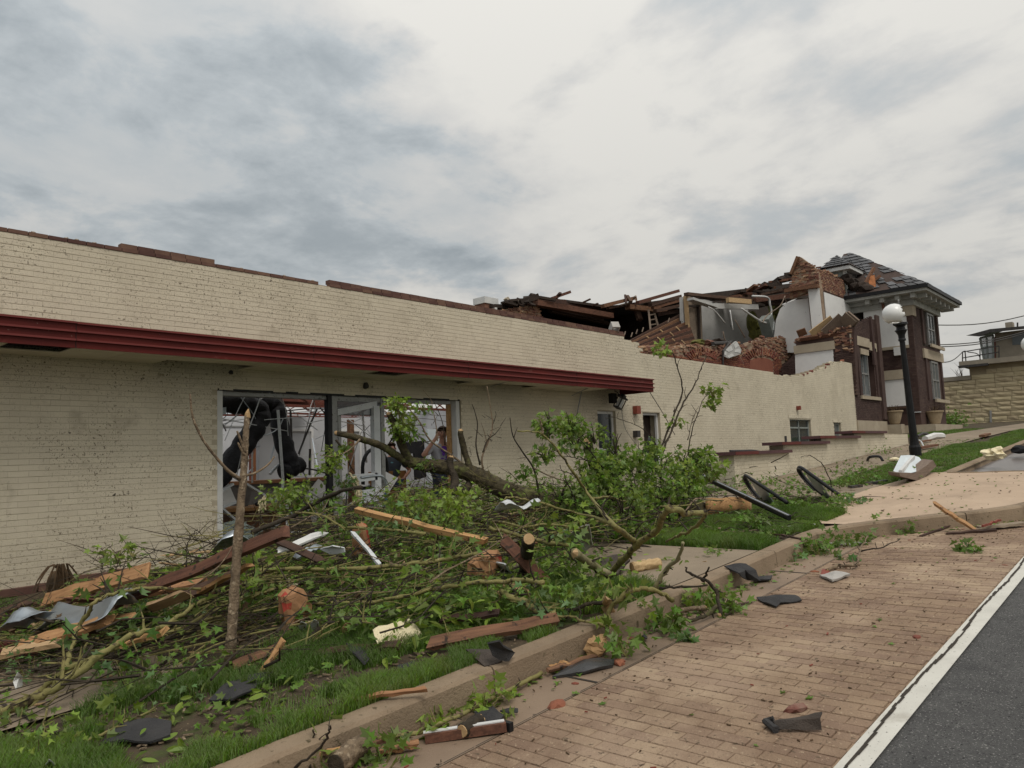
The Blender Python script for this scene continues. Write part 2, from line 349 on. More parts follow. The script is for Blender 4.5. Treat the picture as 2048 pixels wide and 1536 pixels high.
def npmesh(name, verts, faces_n, m, parent=None, smooth=False, kind=None, label=None, cat=None):
    """verts (N,3); faces_n: (F,k) index array"""
    me = bpy.data.meshes.new(name); F, k = faces_n.shape
    me.vertices.add(len(verts)); me.vertices.foreach_set('co', verts.astype(np.float32).ravel())
    me.loops.add(F*k); me.loops.foreach_set('vertex_index', faces_n.astype(np.int32).ravel())
    me.polygons.add(F); me.polygons.foreach_set('loop_start', np.arange(0, F*k, k, dtype=np.int32)); me.polygons.foreach_set('loop_total', np.full(F, k, dtype=np.int32))
    me.polygons.foreach_set('use_smooth', np.full(F, bool(smooth)))
    me.update(); me.validate(); me.materials.append(MT[m])
    o = bpy.data.objects.new(name, me); col.objects.link(o)
    if parent is not None: attach(o, parent)
    return tag(o, label, cat, None, kind)
def inst(name, me, loc, parent, M=None):
    o = bpy.data.objects.new(name, me); col.objects.link(o)
    o.matrix_basis = Matrix.Translation(loc) @ (M.to_4x4() if M else Matrix.Identity(4))
    if parent is not None: attach(o, parent)
    return o
# ------------------------------------------------------------------ bricks
def brick_cells(u0, u1, z0, z1, bl, bh, mask, var=.0):
    out = []; r = 0; z = z0; rn = random.Random(int(u0*100+z0*10))
    while z + bh*.6 < z1:
        u = u0 - (bl/2 if r % 2 else 0); 
        while u < u1:
            a, b = max(u, u0), min(u+bl, u1)
            if b-a > bl*.2 and mask(a, b, z, z+bh): out.append((a, b, z, z+bh))
            u += bl
        z += bh; r += 1
    return out
def brick_mesh(name, cells, O, U, Nn, dep, gap, m, parent, cham=.004, jit=.0015, seed=1, kind='stuff', out=None, smooth=False, hj=1.0):
    """cells in (u,z); O origin, U horizontal direction, Nn outward normal"""
    n = len(cells); rg = np.random.default_rng(seed); c = np.array(cells)
    ex = dep + (rg.normal(0, jit, n) if out is None else np.array(out))
    vs = np.zeros((n, 8, 3)); O = np.array(O); U = np.array(U); Nn = np.array(Nn); Z = np.array((0, 0, 1.))
    g = gap/2; gu = g*hj
    for i, (s, t) in enumerate(((0, 2), (1, 2), (1, 3), (0, 3))):
        for fr in (0, 1):
            du = (gu + fr*cham*(.3+.7*hj))*(1 if s == 0 else -1); dz = (g + fr*cham)*(1 if t == 2 else -1)
            jj = rg.normal(0, jit*.8, (n, 2))
            vs[:, i+4*fr] = O + np.outer(c[:, s]+du+jj[:, 0], U) + np.outer(c[:, t]+dz+jj[:, 1], Z) + np.outer(ex*fr - (1-fr)*.004, Nn)
    fq = np.array([(4, 5, 6, 7), (0, 1, 5, 4), (1, 2, 6, 5), (2, 3, 7, 6), (3, 0, 4, 7)])
    # orient outward: flip if U x Z points against the normal
    if np.dot(np.cross(U, Z), Nn) < 0: fq = fq[:, ::-1]
    fs = (np.arange(n)[:, None, None]*8 + fq[None]).reshape(-1, 4)
    return npmesh(name, vs.reshape(-1, 3), fs, m, parent, smooth, kind)
def brick_objs(name, cells, O, U, Nn, dep, gap, m, parent, cham=.004, seed=3):
    O, U, Nn = V(O), V(U), V(Nn); Z = V((0, 0, 1)); M = Matrix((U, -Nn, Z)).transposed(); bank = {}; rn = random.Random(seed)
    for a, b, z0, z1 in cells:
        key = (round(b-a, 3), round(z1-z0, 3), rn.randrange(3))
        if key not in bank:
            w, h = (key[0]-gap*.12)/2, (key[1]-gap)/2; me = bpy.data.meshes.new(name); j = lambda: rn.uniform(-.002, .002)
            vs = [(x*w, .004, z*h) for x, z in ((-1, -1), (1, -1), (1, 1), (-1, 1))] + [(x*(w-cham*.3)+j()*.4, -dep+j()*.3, z*(h-cham)+j()*.5) for x, z in ((-1, -1), (1, -1), (1, 1), (-1, 1))]
            me.from_pydata(vs, [], [(4, 5, 6, 7), (0, 1, 5, 4), (1, 2, 6, 5), (2, 3, 7, 6), (3, 0, 4, 7)]); me.materials.append(MT[m]); bank[key] = me
        inst(name, bank[key], O + U*((a+b)/2) + Z*((z0+z1)/2) + Nn*rn.uniform(-.0015, .0015), parent, M)

# ------------------------------------------------------------------ ground, street, kerb, walks
def strip(name, x0, x1, yl, yr, h, m, kind='structure', n=None, thick=0, nz=0.0):
    """sheet following the slope; yl / yr numbers or functions of x"""
    xs = sorted(set([x0, x1] + [x for x in (30, 75) if x0 < x < x1] + list(np.linspace(x0, x1, n or max(2, int((x1-x0)/1.0)))))); b = MB(); fl = (lambda x: yl) if not callable(yl) else yl; fr = (lambda x: yr) if not callable(yr) else yr
    for x in xs:
        z = gz(x)+h; b.v += [V((x, fl(x), z)), V((x, fr(x), z))]
    for i in range(len(xs)-1): b.f.append([2*i, 2*i+1, 2*i+3, 2*i+2])
    o = b.build(name, m)
    if kind: o['kind'] = kind
    return o
def kline(x):      # street face of the kerb: straight, then it swells out round a paved nose, and back in for the next bay
    if x < 8.6: return -6.70 - .10*min(max((x-2)/4, 0), 1) + .02*max(0, (x-7)/1.6)
    if x < 11.6:
        t = (x-8.6)/3.0; t = t*t*(3-2*t); return -6.78 - 1.72*t
    return -8.5
strip('ground', -60, 600, 300, -300, -.05, 'far_ground', n=60)
strip('lawn_soil', -12, 60, 40, lambda x: (kline(x)+.1) if x < 15.6 else -6.7, .14, 'soil', n=150)
strip('asphalt_road', -20, 140, -8.775, -22, .0, 'asphalt', n=60)
strip('sidewalk', -6, 2.5, -3.62, -5.02, .165, 'walk', n=20)
strip('sidewalk', 9.4, 40, -3.62, -5.02, .165, 'walk', n=60)
strip('entrance_walk', 5.75, 7.45, -4.6, lambda x: kline(x)+.17, .169, 'walk', n=6)
strip('nose_link_walk', 11.7, 13.6, -5.02, -6.06, .1665, 'walk', n=4)
strip('front_step', 6.9, 9.6, -.02, -3.62, .173, 'walk', n=6)
strip('paved_nose', 9.3, 15.6, lambda x: -6.05 - .25*max(0, (x-13))/2.6 if x > 10.4 else -6.6+.5*(x-9.3), lambda x: kline(x)+.16, .168, 'apron', n=30)
strip('parking_pad', 15.4, 40, -6.5, -8.6, .045, 'wet_pad', n=30)
strip('gutter_pan', -6, 12.0, lambda x: kline(x)+.02 , -7.16, .006, 'gutter', n=60)
strip('lane_bed', -6, 15, -7.16, -8.77, .004, 'paver_joint', n=40)
strip('road_edge_line', -10, 120, -8.69, -8.815, .0135, 'road_paint', n=200)
strip('far_walk', 24, 58, -3.7, lambda x: -5.1-.05*(x-24), .17, 'walk', n=30)
# expansion cracks: along the gutter joint and the broken seam inside the painted line
b = MB(); rn = random.Random(4); x = -2.0
while x < 40:
    w = .006+.006*rn.random(); y = -8.724 + .010*math.sin(x*3.1)+rn.uniform(-.004, .004); l = rn.uniform(.05, .16)
    b.add([V((x, y-w, gz(x)+.0165)), V((x+l, y-w+rn.uniform(-.004, .004), gz(x+l)+.0165)), V((x+l, y+w, gz(x+l)+.0165)), V((x, y+w, gz(x)+.0165))], [(0, 1, 2, 3)]); x += l*.97
struct(b.build('line_seam', 'crack'))
b = MB()
for i in range(60):
    x = -2+i*.22; b.add([V((x, -7.165, gz(x)+.0155)), V((x+.21, -7.164, gz(x+.21)+.0155)), V((x+.21, -7.159, gz(x+.21)+.0155)), V((x, -7.158, gz(x)+.0155))], [(0, 1, 2, 3)])
for xx in (1.0, 3.9, 7.3): b.add([V((xx, -6.8, gz(xx)+.0105)), V((xx+.02, -6.8, gz(xx+.02)+.0105)), V((xx+.02, -7.15, gz(xx+.02)+.0105)), V((xx, -7.15, gz(xx)+.0105))], [(0, 1, 2, 3)])
struct(b.build('gutter_joint', 'crack'))
b = MB()
for k in range(26):
    xx = -3+k*1.5
    if 2.4 < xx < 9.4: continue
    b.add([V((xx, -3.63, gz(xx)+.1715)), V((xx+.02, -3.63, gz(xx+.02)+.1715)), V((xx+.02, -5.01, gz(xx+.02)+.1715)), V((xx, -5.01, gz(xx)+.1715))], [(0, 1, 2, 3)])
struct(b.build('sidewalk_joints', 'crack'))
# kerb sweep, cast in lengths with open joints
def kerb_len(x0, x1, fn, face=1, parent=None, h=.165):
    b = MB(); xs = np.linspace(x0+.006, x1-.006, max(3, int((x1-x0)/.2))); prof = [(0, -.06), (.012, h-.02), (.03, h), (.16, h+.003), (.165, -.06)]
    for x in xs:
        e = .05; d = V((2*e, fn(x+e)-fn(x-e), 0)).normalized(); nn = V((-d.y, d.x, 0))*face
        for o, z in prof: p = V((x, fn(x), 0)) + nn*(o + .003*mnoise.noise(V((x*4, o*9, z*9)))); b.v.append(V((p.x, p.y, gz(p.x)+z+.004*mnoise.noise(V((x*3, 5, z*5))))))
    k = len(prof)
    for i in range(len(xs)-1):
        for j in range(k-1): a = i*k+j; b.f.append([a, a+1, a+k+1, a+k])
    b.f.append(list(range(k))); b.f.append([(len(xs)-1)*k+j for j in range(k)][::-1])
    return b.build('kerb_stone', 'kerb', parent)
kr = T('kerb', None, None, (5, -6.7, .3)); kr['kind'] = 'structure'
for a, c in ((-3, .3), (.3, 3.45), (3.45, 5.7), (5.7, 7.5), (7.5, 10.4), (10.4, 11.7), (11.7, 15.6)): kerb_len(a, c, kline, 1, kr)
for a, c in ((15.55, 18.6), (18.6, 22), (22, 26), (26, 32)): kerb_len(a, c, lambda x: -6.68, 1, kr)
b = MB()      # return of the nose kerb, across the end of the parking bay
pts = cr_spline([V((15.62, -6.62, 0)), V((15.55, -7.0, 0)), V((15.7, -7.6, 0)), V((15.62, -8.45, 0))], 4)
for p in pts: b.v += [V((p.x, p.y, gz(p.x)+.02)), V((p.x, p.y, gz(p.x)+.17)), V((p.x-.15, p.y, gz(p.x)+.172)), V((p.x-.16, p.y, gz(p.x)+.1))]
for i in range(len(pts)-1):
    for j in range(3): a = i*4+j; b.f.append([a, a+4, a+5, a+1])
b.build('kerb_stone', 'kerb', kr)
# brick lane: rows across the street
lane = T('brick_lane', None, None, (5, -8, .2)); lane['kind'] = 'structure'
cells = []; rr = 0; x = 1.1
while x < 12.6:
    y = -7.175 + (.1 if rr % 2 else 0)
    while y > -8.70:
        a, c = min(y, -7.175), max(y-.2, -8.685)
        if a-c > .05 and a < kline(x)-.02: cells.append((x, a, c))
        y -= .2
    x += .0965; rr += 1
def lane_brick_verts(x, a, c, rn, dep=.0125):
    g = .0016; ch = .0038; x1 = x+.0965; dz = rn.uniform(-.003, .002)
    o = []
    for f in (0, 1):
        for X, Y in ((x+g+f*ch, c+g*.6+f*ch*.7), (x1-g-f*ch, c+g*.6+f*ch*.7), (x1-g-f*ch, a-g*.6-f*ch*.7), (x+g+f*ch, a-g*.6-f*ch*.7)):
            o.append((X+rn.uniform(-.0028, .0028), Y+rn.uniform(-.0018, .0018), gz(X)+.001+f*(dep+dz)))
    return o
cells.sort(key=lambda q: q[0]); rn = random.Random(11)
near, rest = cells[30:330], cells[:30]+cells[330:]
FB = [(4, 5, 6, 7), (0, 1, 5, 4), (1, 2, 6, 5), (2, 3, 7, 6), (3, 0, 4, 7)]
bank = {}
for x, a, c in near:
    key = (round(a-c, 2), rn.randrange(4))
    if key not in bank:
        vs = lane_brick_verts(0, key[0]/2, -key[0]/2, rn); me = bpy.data.meshes.new('brick'); me.from_pydata(vs, [], FB); me.materials.append(MT['paver']); bank[key] = me
    inst('brick', bank[key], V((x, (a+c)/2, gz(x)+rn.uniform(-.001, .001))), lane)
vv = np.array([lane_brick_verts(x, a, c, rn) for x, a, c in rest]).reshape(-1, 3)
npmesh('brick_paving', vv, (np.arange(len(rest))[:, None, None]*8+np.array(FB)[None]).reshape(-1, 4), 'paver', lane, kind='stuff')

# ------------------------------------------------------------------ painted brick building
cb = T('painted_brick_building', 'long cream painted brick building with torn open front and missing roof', 'building', (8, 0, .5))
TOP = 4.42; BH = .0685; BL = .2085
def wtop(x):
    if x < 15.45: return TOP
    if x < 15.75: return TOP-BH*1
    if x < 15.95: return TOP-BH*2
    if x < 16.15: return TOP-BH*4
    if x < 16.75: return TOP-BH*5
    if x < 23.6: return 4.06
    return TOP-BH*round((TOP-float(np.interp(x, TORN[0], TORN[1])))/BH)
TORN = list(zip(*sorted((Yp(a, c_, 0).x, Yp(a, c_, 0).z) for a, c_ in ((1530, 742), (1548, 747), (1563, 753), (1582, 752), (1600, 750), (1612, 747), (1625, 743), (1640, 738), (1650, 732), (1660, 727), (1672, 724), (1690, 724), (1706, 727)))))
OPEN = [(5.21, 9.9, -1, 2.73), (14.2, 14.92, .9, 2.62), (16.1, 16.9, 1.0, 2.62), (25.15, 27.0, 1.5, 2.60), (29.3, 30.05, 1.9, 2.50)]
def wall_ok(a, c, z0, z1):
    m = (a+c)/2; k = (z0+z1)/2
    if k > wtop(m) - .01 or k < gz(m)+.10: return False
    for x0, x1, q0, q1 in OPEN:
        if x0 < m < x1 and q0 < k < q1: return False
    return True
def clip_cells(cs):
    o = []
    for a, c, z0, z1 in cs:
        for x0, x1, q0, q1 in OPEN:
            k = (z0+z1)/2
            if q0 < k < q1:
                if a < x0 < c: c = x0
                if a < x1 < c: a = x1
        if c-a > .02: o.append((a, c, z0, z1))
    return o
wallm = MB(); xs = sorted(set([-3, 32.0] + [q for o in OPEN for q in o[:2]] + [15.45, 15.75, 15.95, 16.15, 16.75, 24.2] + [23.6+i*.2085 for i in range(40)] + [float(i) for i in range(-2, 32)]))
for a, c in zip(xs, xs[1:]):
    m = (a+c)/2; z = gz(m)-.4; t = wtop(m); sp = [(z, t)]
    for x0, x1, q0, q1 in OPEN:
        if x0 < m < x1: sp = [(z, q0), (q1, t)] if q0 > z else [(q1, t)]
    for q0, q1 in sp:
        if q1 > q0: wallm.bx(a, c, .0, .29, q0, q1)
wall = wallm.build('wall', 'cream_joint', cb)
cs = clip_cells(brick_cells(-3, 31.95, TOP-BH*72, 5.0, BL, BH, wall_ok))
def apparent(q): m = V(((q[0]+q[1])/2, 0, (q[2]+q[3])/2)); return (m-CAM).length
vis = [q for q in cs if q[0] > 2.45]; vis.sort(key=apparent)
near = set(vis[:300])
brick_objs('brick', list(near), (0, 0, 0), (1, 0, 0), (0, -1, 0), .0034, .004, 'cream', wall, cham=.002)
rest = [q for q in cs if q not in near]; rgx = np.random.default_rng(5)
brick_mesh('brickwork', rest, (0, 0, 0), (1, 0, 0), (0, -1, 0), .0034, .004, 'cream', wall, cham=.0015, jit=.0008, hj=.12)
# coping: one flat red course, then a second course that survives in two runs
cop = MB(); x = -3.0; rn = random.Random(2); k = 0
cop = MB().bx(-3, 15.4, .004, .28, TOP-.004, TOP+.008).build('coping', 'mortar', cb)
cme = {}
def cbrick(x, z, l, h=.058, y0=-.012, dep=.1, j=0):
    key = round(l, 3), h
    if key not in cme:
        me = bpy.data.meshes.new('brick'); q = MB().box((0, 0, 0), (l, dep, h)); me.from_pydata([tuple(p) for p in q.v], [], q.f); me.materials.append(MT['coping_brick']); cme[key] = me
    inst('brick', cme[key], V((x+l/2, y0+dep/2+j, z+h/2)), cop)
while x < 15.35:
    if rn.random() > .05 or x < 2: cbrick(x+.005, TOP+.004, .2, .046, j=rn.uniform(-.004, .004))
    if (3.80 < x < 5.0) or (7.0 < x < 15.3 and rn.random() > (.0 if x > 8 else .0)): cbrick(x+.005, TOP+.056, .2, .062, y0=.02, j=rn.uniform(-.006, .006))
    x += .21
# loose mortar crumbs on the coping where bricks were stripped
for i, q in enumerate((2.95, 3.3, 3.42, 3.62, 5.6, 6.3, 6.8)): MB().blob((q, .05, TOP+.06), (.035, .04, .02), i, 1).build('mortar_crumb', 'mortar_pale', cop)
# brick ledge at the foot of the wall (left)
led = MB()
for i in range(5):
    x0 = 2.2+i*.42; led.box((x0+.2, -.05, gz(x0)+.15+.035+.012*(i % 2)), (.40, .1, .08), Matrix.Rotation(R(-1.5+i), 3, 'Y'))
led.build('footing_course', 'coping_brick', cb)
# toothed ragged edge: broken brick lumps left along the torn top (right)
rn = random.Random(9)
for i, (px, py) in enumerate(((1556, 752), (1612, 747), (1622, 743), (1643, 738), (1648, 735), (1655, 729), (1662, 726), (1684, 722), (1604, 750), (1572, 752))):
    p = Yp(px, py, .05); MB().box(p, (.17, .12, .06), Matrix.Rotation(rn.uniform(-.5, .5), 3, 'Y')).build('broken_brick', 'red_brick' if i % 3 else 'cream', cop)
for i, (px, py, l) in enumerate(((1264, 692, .34), (1270, 688, .2), (1275, 699, .3))):
    MB().box(Yp(px, py, .06), (l, .11, .066), Matrix.Rotation(R(3), 3, 'Y')).build('broken_brick', 'cream', cop)
# hollow block lying on the coping
blk = T('hollow_block', 'grey hollow concrete block lying on top of the cream wall', 'concrete block', Yp(1227, 668, .15))
p = Yp(1227, 661, .15); Mb = Matrix.Rotation(R(55), 3, 'Z') @ Matrix.Rotation(R(38), 3, 'Y')
b = MB()
for q in ((-.18, 0), (0, 0), (.18, 0)): b.box(p + Mb @ V((q[0], 0, 0)), (.035, .19, .19), Mb)
for q in (-.08, .08): b.box(p + Mb @ V((0, q, 0)), (.325, .032, .189), Mb)
b.build('web', 'concrete_block', blk)

# ---- canopy
CX0, CX1, CY, CZ = -3, Yp(1305, 787, -.9).x, -.9, Yp(0, 685, -.9).z
cn = MB(); H = Yp(0, 632, -.9).z-CZ+.01
cn.bx(CX0, CX1, CY, -.02, CZ+.16, CZ+H)                                   # deck
can = cn.build('canopy', 'fascia_red', cb)
f = MB()
f.bx(CX0, CX1+.02, CY-.018, CY-.004, CZ, CZ+H+.004); f.bx(CX1+.004, CX1+.02, CY, -.012, CZ, CZ+H+.004)
f.build('fascia', 'fascia_red', can)
for i in (0, 1, 2):
    z = CZ+H*(1-.0)-.012 - i*H/3.05
    x_ = CX0; rn = random.Random(40+i)
    while x_ < CX1-.1:
        x1_ = min(x_+3.05, CX1+.045); dz_ = rn.uniform(-.003, .003); q = MB(); n_ = 10
        for k in range(n_+1):
            u = x_+.004+(x1_-x_-.008)*k/n_; w_ = .0035*mnoise.noise(V((u*1.3, i*7, 0))); q.v += [V((u, CY-.045+w_, z-.006+dz_+w_)), V((u, CY-.018, z-.006+dz_)), V((u, CY-.018, z+.016+dz_)), V((u, CY-.045+w_, z+.016+dz_+w_))]
        for k in range(n_):
            for m_ in range(4): a = k*4+m_; c_ = k*4+(m_+1) % 4; q.f.append([a, c_, c_+4, a+4])
        q.f += [[3, 2, 1, 0], [n_*4+m_ for m_ in range(4)]]; q.build('fascia_lip', 'fascia_lip', can); x_ += 3.05
    MB().bx(CX1+.021, CX1+.045, CY-.017, -.012, z-.006, z+.016).build('fascia_lip', 'fascia_lip', can)
for k in range(1, 6): MB().bx(CX0+k*3.05-.004, CX0+k*3.05+.004, CY-.021, CY-.0182, CZ, CZ+H).build('fascia_seam', 'void', can)
bx0 = CX0; n = 0
MB().bx(CX0, CX1, CY+.01, -.012, CZ+.13, CZ+.155).build('soffit_dark_sheet', 'void', can)  # near-black sheet, the cavity's shade painted above the missing panels
half = (-.014-(CY+.012))/2; miss = set()
for px, py in ((20, 692), (60, 690), (100, 693), (352, 722), (395, 725), (470, 731), (765, 748), (850, 762), (890, 764), (1005, 772), (1030, 774), (1180, 783), (1215, 786), (1245, 788), (1275, 788), (1200, 780), (1230, 782), (1260, 784), (1290, 786)):
    q = Zp(px, py, CZ+.01); miss.add((int((q.x-CX0)/.61), int(min(1, max(0, (q.y-CY-.012)/half)))))
rn = random.Random(3)
for k in range(30):
    for j in range(2):
        x0 = CX0 + k*.61; x1 = min(x0+.6, CX1)
        if x1-x0 < .1 or (k, j) in miss: continue
        y0 = CY+.012+j*half; tilt = rn.uniform(-.004, .004)
        MB().box(((x0+x1)/2, y0+half/2, CZ+.012+rn.uniform(0, .006)), (x1-x0, half-.008, .012), Matrix.Rotation(tilt, 3, 'X')).build('soffit_panel', 'soffit', can)
for x in (10.4, 12.9): MB().beam(V((x, -.75, CZ+.02)), V((x+.12, -.2, CZ-.02-.08*(x > 12))), .03, .008).build('hanging_strip', 'alu', can)
# ---- windows right of the canopy
def win(x0, x1, z0, z1, fm, pane, dark=True, bars=(), y=.07, fw=.06):
    w = MB(); w.bx(x0, x0+fw, y, y+.06, z0, z1); w.bx(x1-fw, x1, y, y+.06, z0, z1); w.bx(x0+fw, x1-fw, y, y+.06, z1-fw, z1); w.bx(x0+fw, x1-fw, y, y+.06, z0, z0+fw)
    for q in bars: 
        if q[0] == 'v': w.bx(q[1]-.025, q[1]+.025, y+.004, y+.05, z0+fw, z1-fw)
        else: w.bx(x0+fw, x1-fw, y+.004, y+.05, q[1]-.025, q[1]+.025)
    o = w.build('window', fm, cb)
    if pane: MB().bx(x0+fw, x1-fw, y+.03, y+.036, z0+fw, z1-fw).build('pane', pane, o)
    if dark: MB().bx(x0-.05, x1+.05, .295, .34, z0-.1, z1+.1).build('shade_backing', 'char_shade', o)  # near-black sheet, the unlit room's darkness put into its colour
    return o
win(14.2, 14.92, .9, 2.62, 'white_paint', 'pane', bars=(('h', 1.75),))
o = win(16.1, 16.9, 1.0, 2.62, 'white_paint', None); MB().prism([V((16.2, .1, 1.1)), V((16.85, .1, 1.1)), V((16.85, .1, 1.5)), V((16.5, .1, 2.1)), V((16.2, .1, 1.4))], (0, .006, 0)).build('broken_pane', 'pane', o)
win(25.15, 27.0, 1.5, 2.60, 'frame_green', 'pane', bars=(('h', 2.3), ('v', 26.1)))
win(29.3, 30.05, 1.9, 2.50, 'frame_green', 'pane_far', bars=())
for x0, x1, z in ((25.05, 27.1, 2.615), (29.2, 30.15, 2.515)): MB().bx(x0, x1, -.02, -.01, z, z+.09).build('lintel', 'cream', cb)
# small boxes and stubs on the wall
def wbox(px, py, s, m, nm): p = Yp(px, py, -.06); return MB().bx(p.x-s/2, p.x+s/2, -.13, -.012, p.z-s*.55, p.z+s*.55).build(nm, m, cb)
wbox(1273, 820, .17, 'red_box', 'alarm_box'); wbox(1273, 868, .14, 'dark_metal', 'bell_box'); wbox(1597, 816, .12, 'red_box', 'junction_box')
MB().blob(Yp(732, 771, -.03), (.05, .04, .06), 3, 2).build('lamp_stub', 'dark_metal', cb)
MB().blob(Yp(462, 745, -.10), (.035, .035, .03), 4, 2).build('lamp_stub', 'dark_metal', cb)
MB().tube([Yp(1143, 905, -.05), Yp(1150, 850, -.06), Yp(1163, 783, -.12)], .016, 6).build('conduit', 'alu', cb)
MB().tube(cr_spline([Yp(1300, 785, -.5), Yp(1325, 825, -.3), Yp(1350, 870, -.12)], 4), .009, 5).build('loose_cable', 'dark_metal', cb)
MB().tube(cr_spline([Yp(1243, 820, -.3), Yp(1252, 860, -.22), Yp(1285, 905, -.1)], 5), .006, 5).build('loose_cable', 'alu', cb)
# wall lantern torn from the canopy end, hanging askew
la = T('wall_lantern', 'broken black lantern dangling askew under the right end of the red canopy', 'lantern', Yp(1240, 812, -.45))
c = Yp(1240, 805, -.45); Mr = Matrix.Rotation(R(25), 3, 'Y') @ Matrix.Rotation(R(18), 3, 'X')
b = MB(); b.box(c + Mr @ V((0, 0, .13)), (.19, .19, .03), Mr); b.box(c + Mr @ V((0, 0, -.13)), (.15, .15, .03), Mr); b.box(c + Mr @ V((0, 0, .17)), (.1, .1, .05), Mr)
for x in (-.07, .07):
    for y in (-.07, .07): b.box(c + Mr @ V((x, y, 0)), (.018, .018, .25), Mr)
b.build('cage', 'dark_metal', la); MB().box(c + Mr @ V((.01, 0, -.01)), (.1, .1, .2), Mr).build('glass', 'skyglass', la)
MB().box(c+V((-.1, .12, .1)), (.16, .12, .22)).build('mount_block', 'void', la)
MB().tube([c+V((0, 0, .17)), c+V((-.03, .05, .24)), V((c.x-.05, c.y+.1, CZ+.05))], .012, 5).build('hanger_cable', 'dark_metal', la)

# ---- areaway wall with stepped copings
rw = T('areaway_wall', 'low cream painted brick wall with stepped purple copings beside the sidewalk', 'wall', (19, -3.6, 1.2)); RY = -3.6
st = []
for (a, c2, y) in ((1467, 1577, 908), (1560, 1653, 889), (1636, 1715, 877), (1700, 1768, 867)):
    p, q = Yp(a, y, RY), Yp(c2, y, RY); st.append((p.x, q.x, (p.z+q.z)/2))
xe = Yp(1816, 880, RY).x; x0 = st[0][0]; segs = []
for i, s_ in enumerate(st):
    segs.append((s_[0] if i == 0 else st[i-1][1]-.25, s_[1]-.25 if i < 3 else s_[1], s_[2]))
segs.append((segs[-1][1], xe, segs[-1][2]-.01))
def rtop(x):
    for a, c2, z in segs:
        if a <= x <= c2: return z
    return segs[-1][2]
m_ = MB()
for a, c2, z in segs: m_.bx(a, c2, RY, RY+.3, gz(a)-.3, z)
rwl = m_.build('wall', 'cream_joint', rw)
cs = brick_cells(x0, xe, gz(x0)-.2, 3, BL, BH, lambda a, c2, z, z1: z1 < rtop((a+c2)/2)+.02 and z > gz(a)+.05)
brick_mesh('brickwork', cs, (0, RY, 0), (1, 0, 0), (0, -1, 0), .0034, .004, 'cream', rwl, cham=.0015, jit=.0008, hj=.12)
zl = segs[0][2]; m_ = MB().bx(x0, x0+.29, RY+.305, -.3, gz(x0)-.3, zl-.16); wl = m_.build('return_wall', 'cream_joint', rw)
cs = brick_cells(RY, -.3, gz(x0)-.1, zl-.16, BL, BH, lambda a, c2, z, z1: True)
brick_mesh('brickwork', cs, (x0, 0, 0), (0, 1, 0), (-1, 0, 0), .0034, .004, 'cream', wl, cham=.002, jit=.0008, hj=.35, seed=8)
mat('coping_purple', (.105, .05, .05), (.08, .04, .042), 3, .75, .2, 60); mat('coping_end', (.13, .03, .025), (.1, .025, .02), 3, .75, .2, 60)
for a, c2, z in st:
    o = MB().bx(a-.1, c2, RY-.09, RY+.34, z+.002, z+.066).build('coping', 'coping_purple', rw)
    MB().bx(a-.106, a+.9*(1 if c2-a > 2 else .5), RY-.094, RY-.0905, z+.006, z+.062).build('coping_end', 'coping_end', o)
# handrails
hr = T('handrail', 'thin dark pipe handrail at the areaway steps beside the low wall', 'handrail', Yp(1440, 950, -3.3))
MB().tube([Yp(1395, 897, -3.2), Yp(1420, 905, -3.2), Yp(1468, 914, -3.2)], .022, 7).build('rail', 'dark_metal', hr)
MB().tube([Yp(1447, 912, -3.2), Yp(1447, 920, -3.2), Yp(1444, 925, -3.25)], .014, 6).build('bracket', 'dark_metal', hr)
hr = T('handrail', 'dark pipe handrail lying over the longest stepped coping', 'handrail', Yp(1490, 900, -3.3))
MB().tube([Yp(1460, 902, -3.3), Yp(1505, 901, -3.3), Yp(1530, 905, -3.4), Yp(1560, 908, -3.5)], .022, 7).build('rail', 'dark_metal', hr)
MB().tube([Yp(1505, 901, -3.3), Yp(1505, 909, -3.35)], .014, 6).build('bracket', 'dark_metal', hr)
for px, nm in ((1572, 'first dark iron stub post on the second stepped coping'), (1630, 'last dark iron stub post on the second stepped coping')):
    MB().tube([Yp(px, 889, RY+.1), Yp(px-1, 872, RY+.1)], .025, 6).build('stub_post', 'dark_metal', label=nm, cat='post')
wbx = Yp(1418, 940, -3.75); MB().box(wbx, (.06, .06, .2)).build('wall_socket', 'dark_metal', label='small dark metal outlet box on the low cream wall', cat='outlet box')
# ------------------------------------------------------------------ inside the torn-open front
FL = .42
inn = T('gutted_interior', 'gutted white office interior seen through the torn open front', 'room', (8, 5, FL))
MB().bx(3.0, 13.6, .3, 11.3, FL-.2, FL).build('floor_slab', 'partition', inn)
def pw(poly, axis, val, th, m, nm, par):
    f = {'x': Xp, 'y': Yp}[axis]; e = (th, 0, 0) if axis == 'x' else (0, th, 0)
    return MB().prism([f(a, c, val) for a, c in poly], e).build(nm, m, par)
BW = 10.6
bw = MB().bx(3.2, 15.2, BW, BW+.15, FL, 3.12).build('back_wall', 'plaster_in', inn)
MB().bx(3.2, 15.2, BW-.02, BW-.002, 2.82, 2.87).build('ceiling_angle', 'alu', bw)
for a, c2 in ((502, 524), (533, 560)):
    x0_, x1_ = Yp(a, 900, BW).x, Yp(c2, 900, BW).x
    d = MB().bx(x0_, x1_, BW-.06, BW-.004, FL, 2.62).build('door', 'door_wood', inn)
    q = MB(); q.bx(x0_-.07, x0_, BW-.08, BW-.003, FL, 2.7); q.bx(x1_, x1_+.07, BW-.08, BW-.003, FL, 2.7); q.bx(x0_, x1_, BW-.08, BW-.003, 2.62, 2.7); q.build('door_frame', 'rust_steel', d)
MB().bx(13.4, 13.55, .35, BW-.01, FL, 2.95).build('side_wall', 'plaster_in', inn)
MB().bx(9.1, 13.39, 5.6, 5.72, FL, 2.78).build('cross_wall', 'plaster_in', inn)
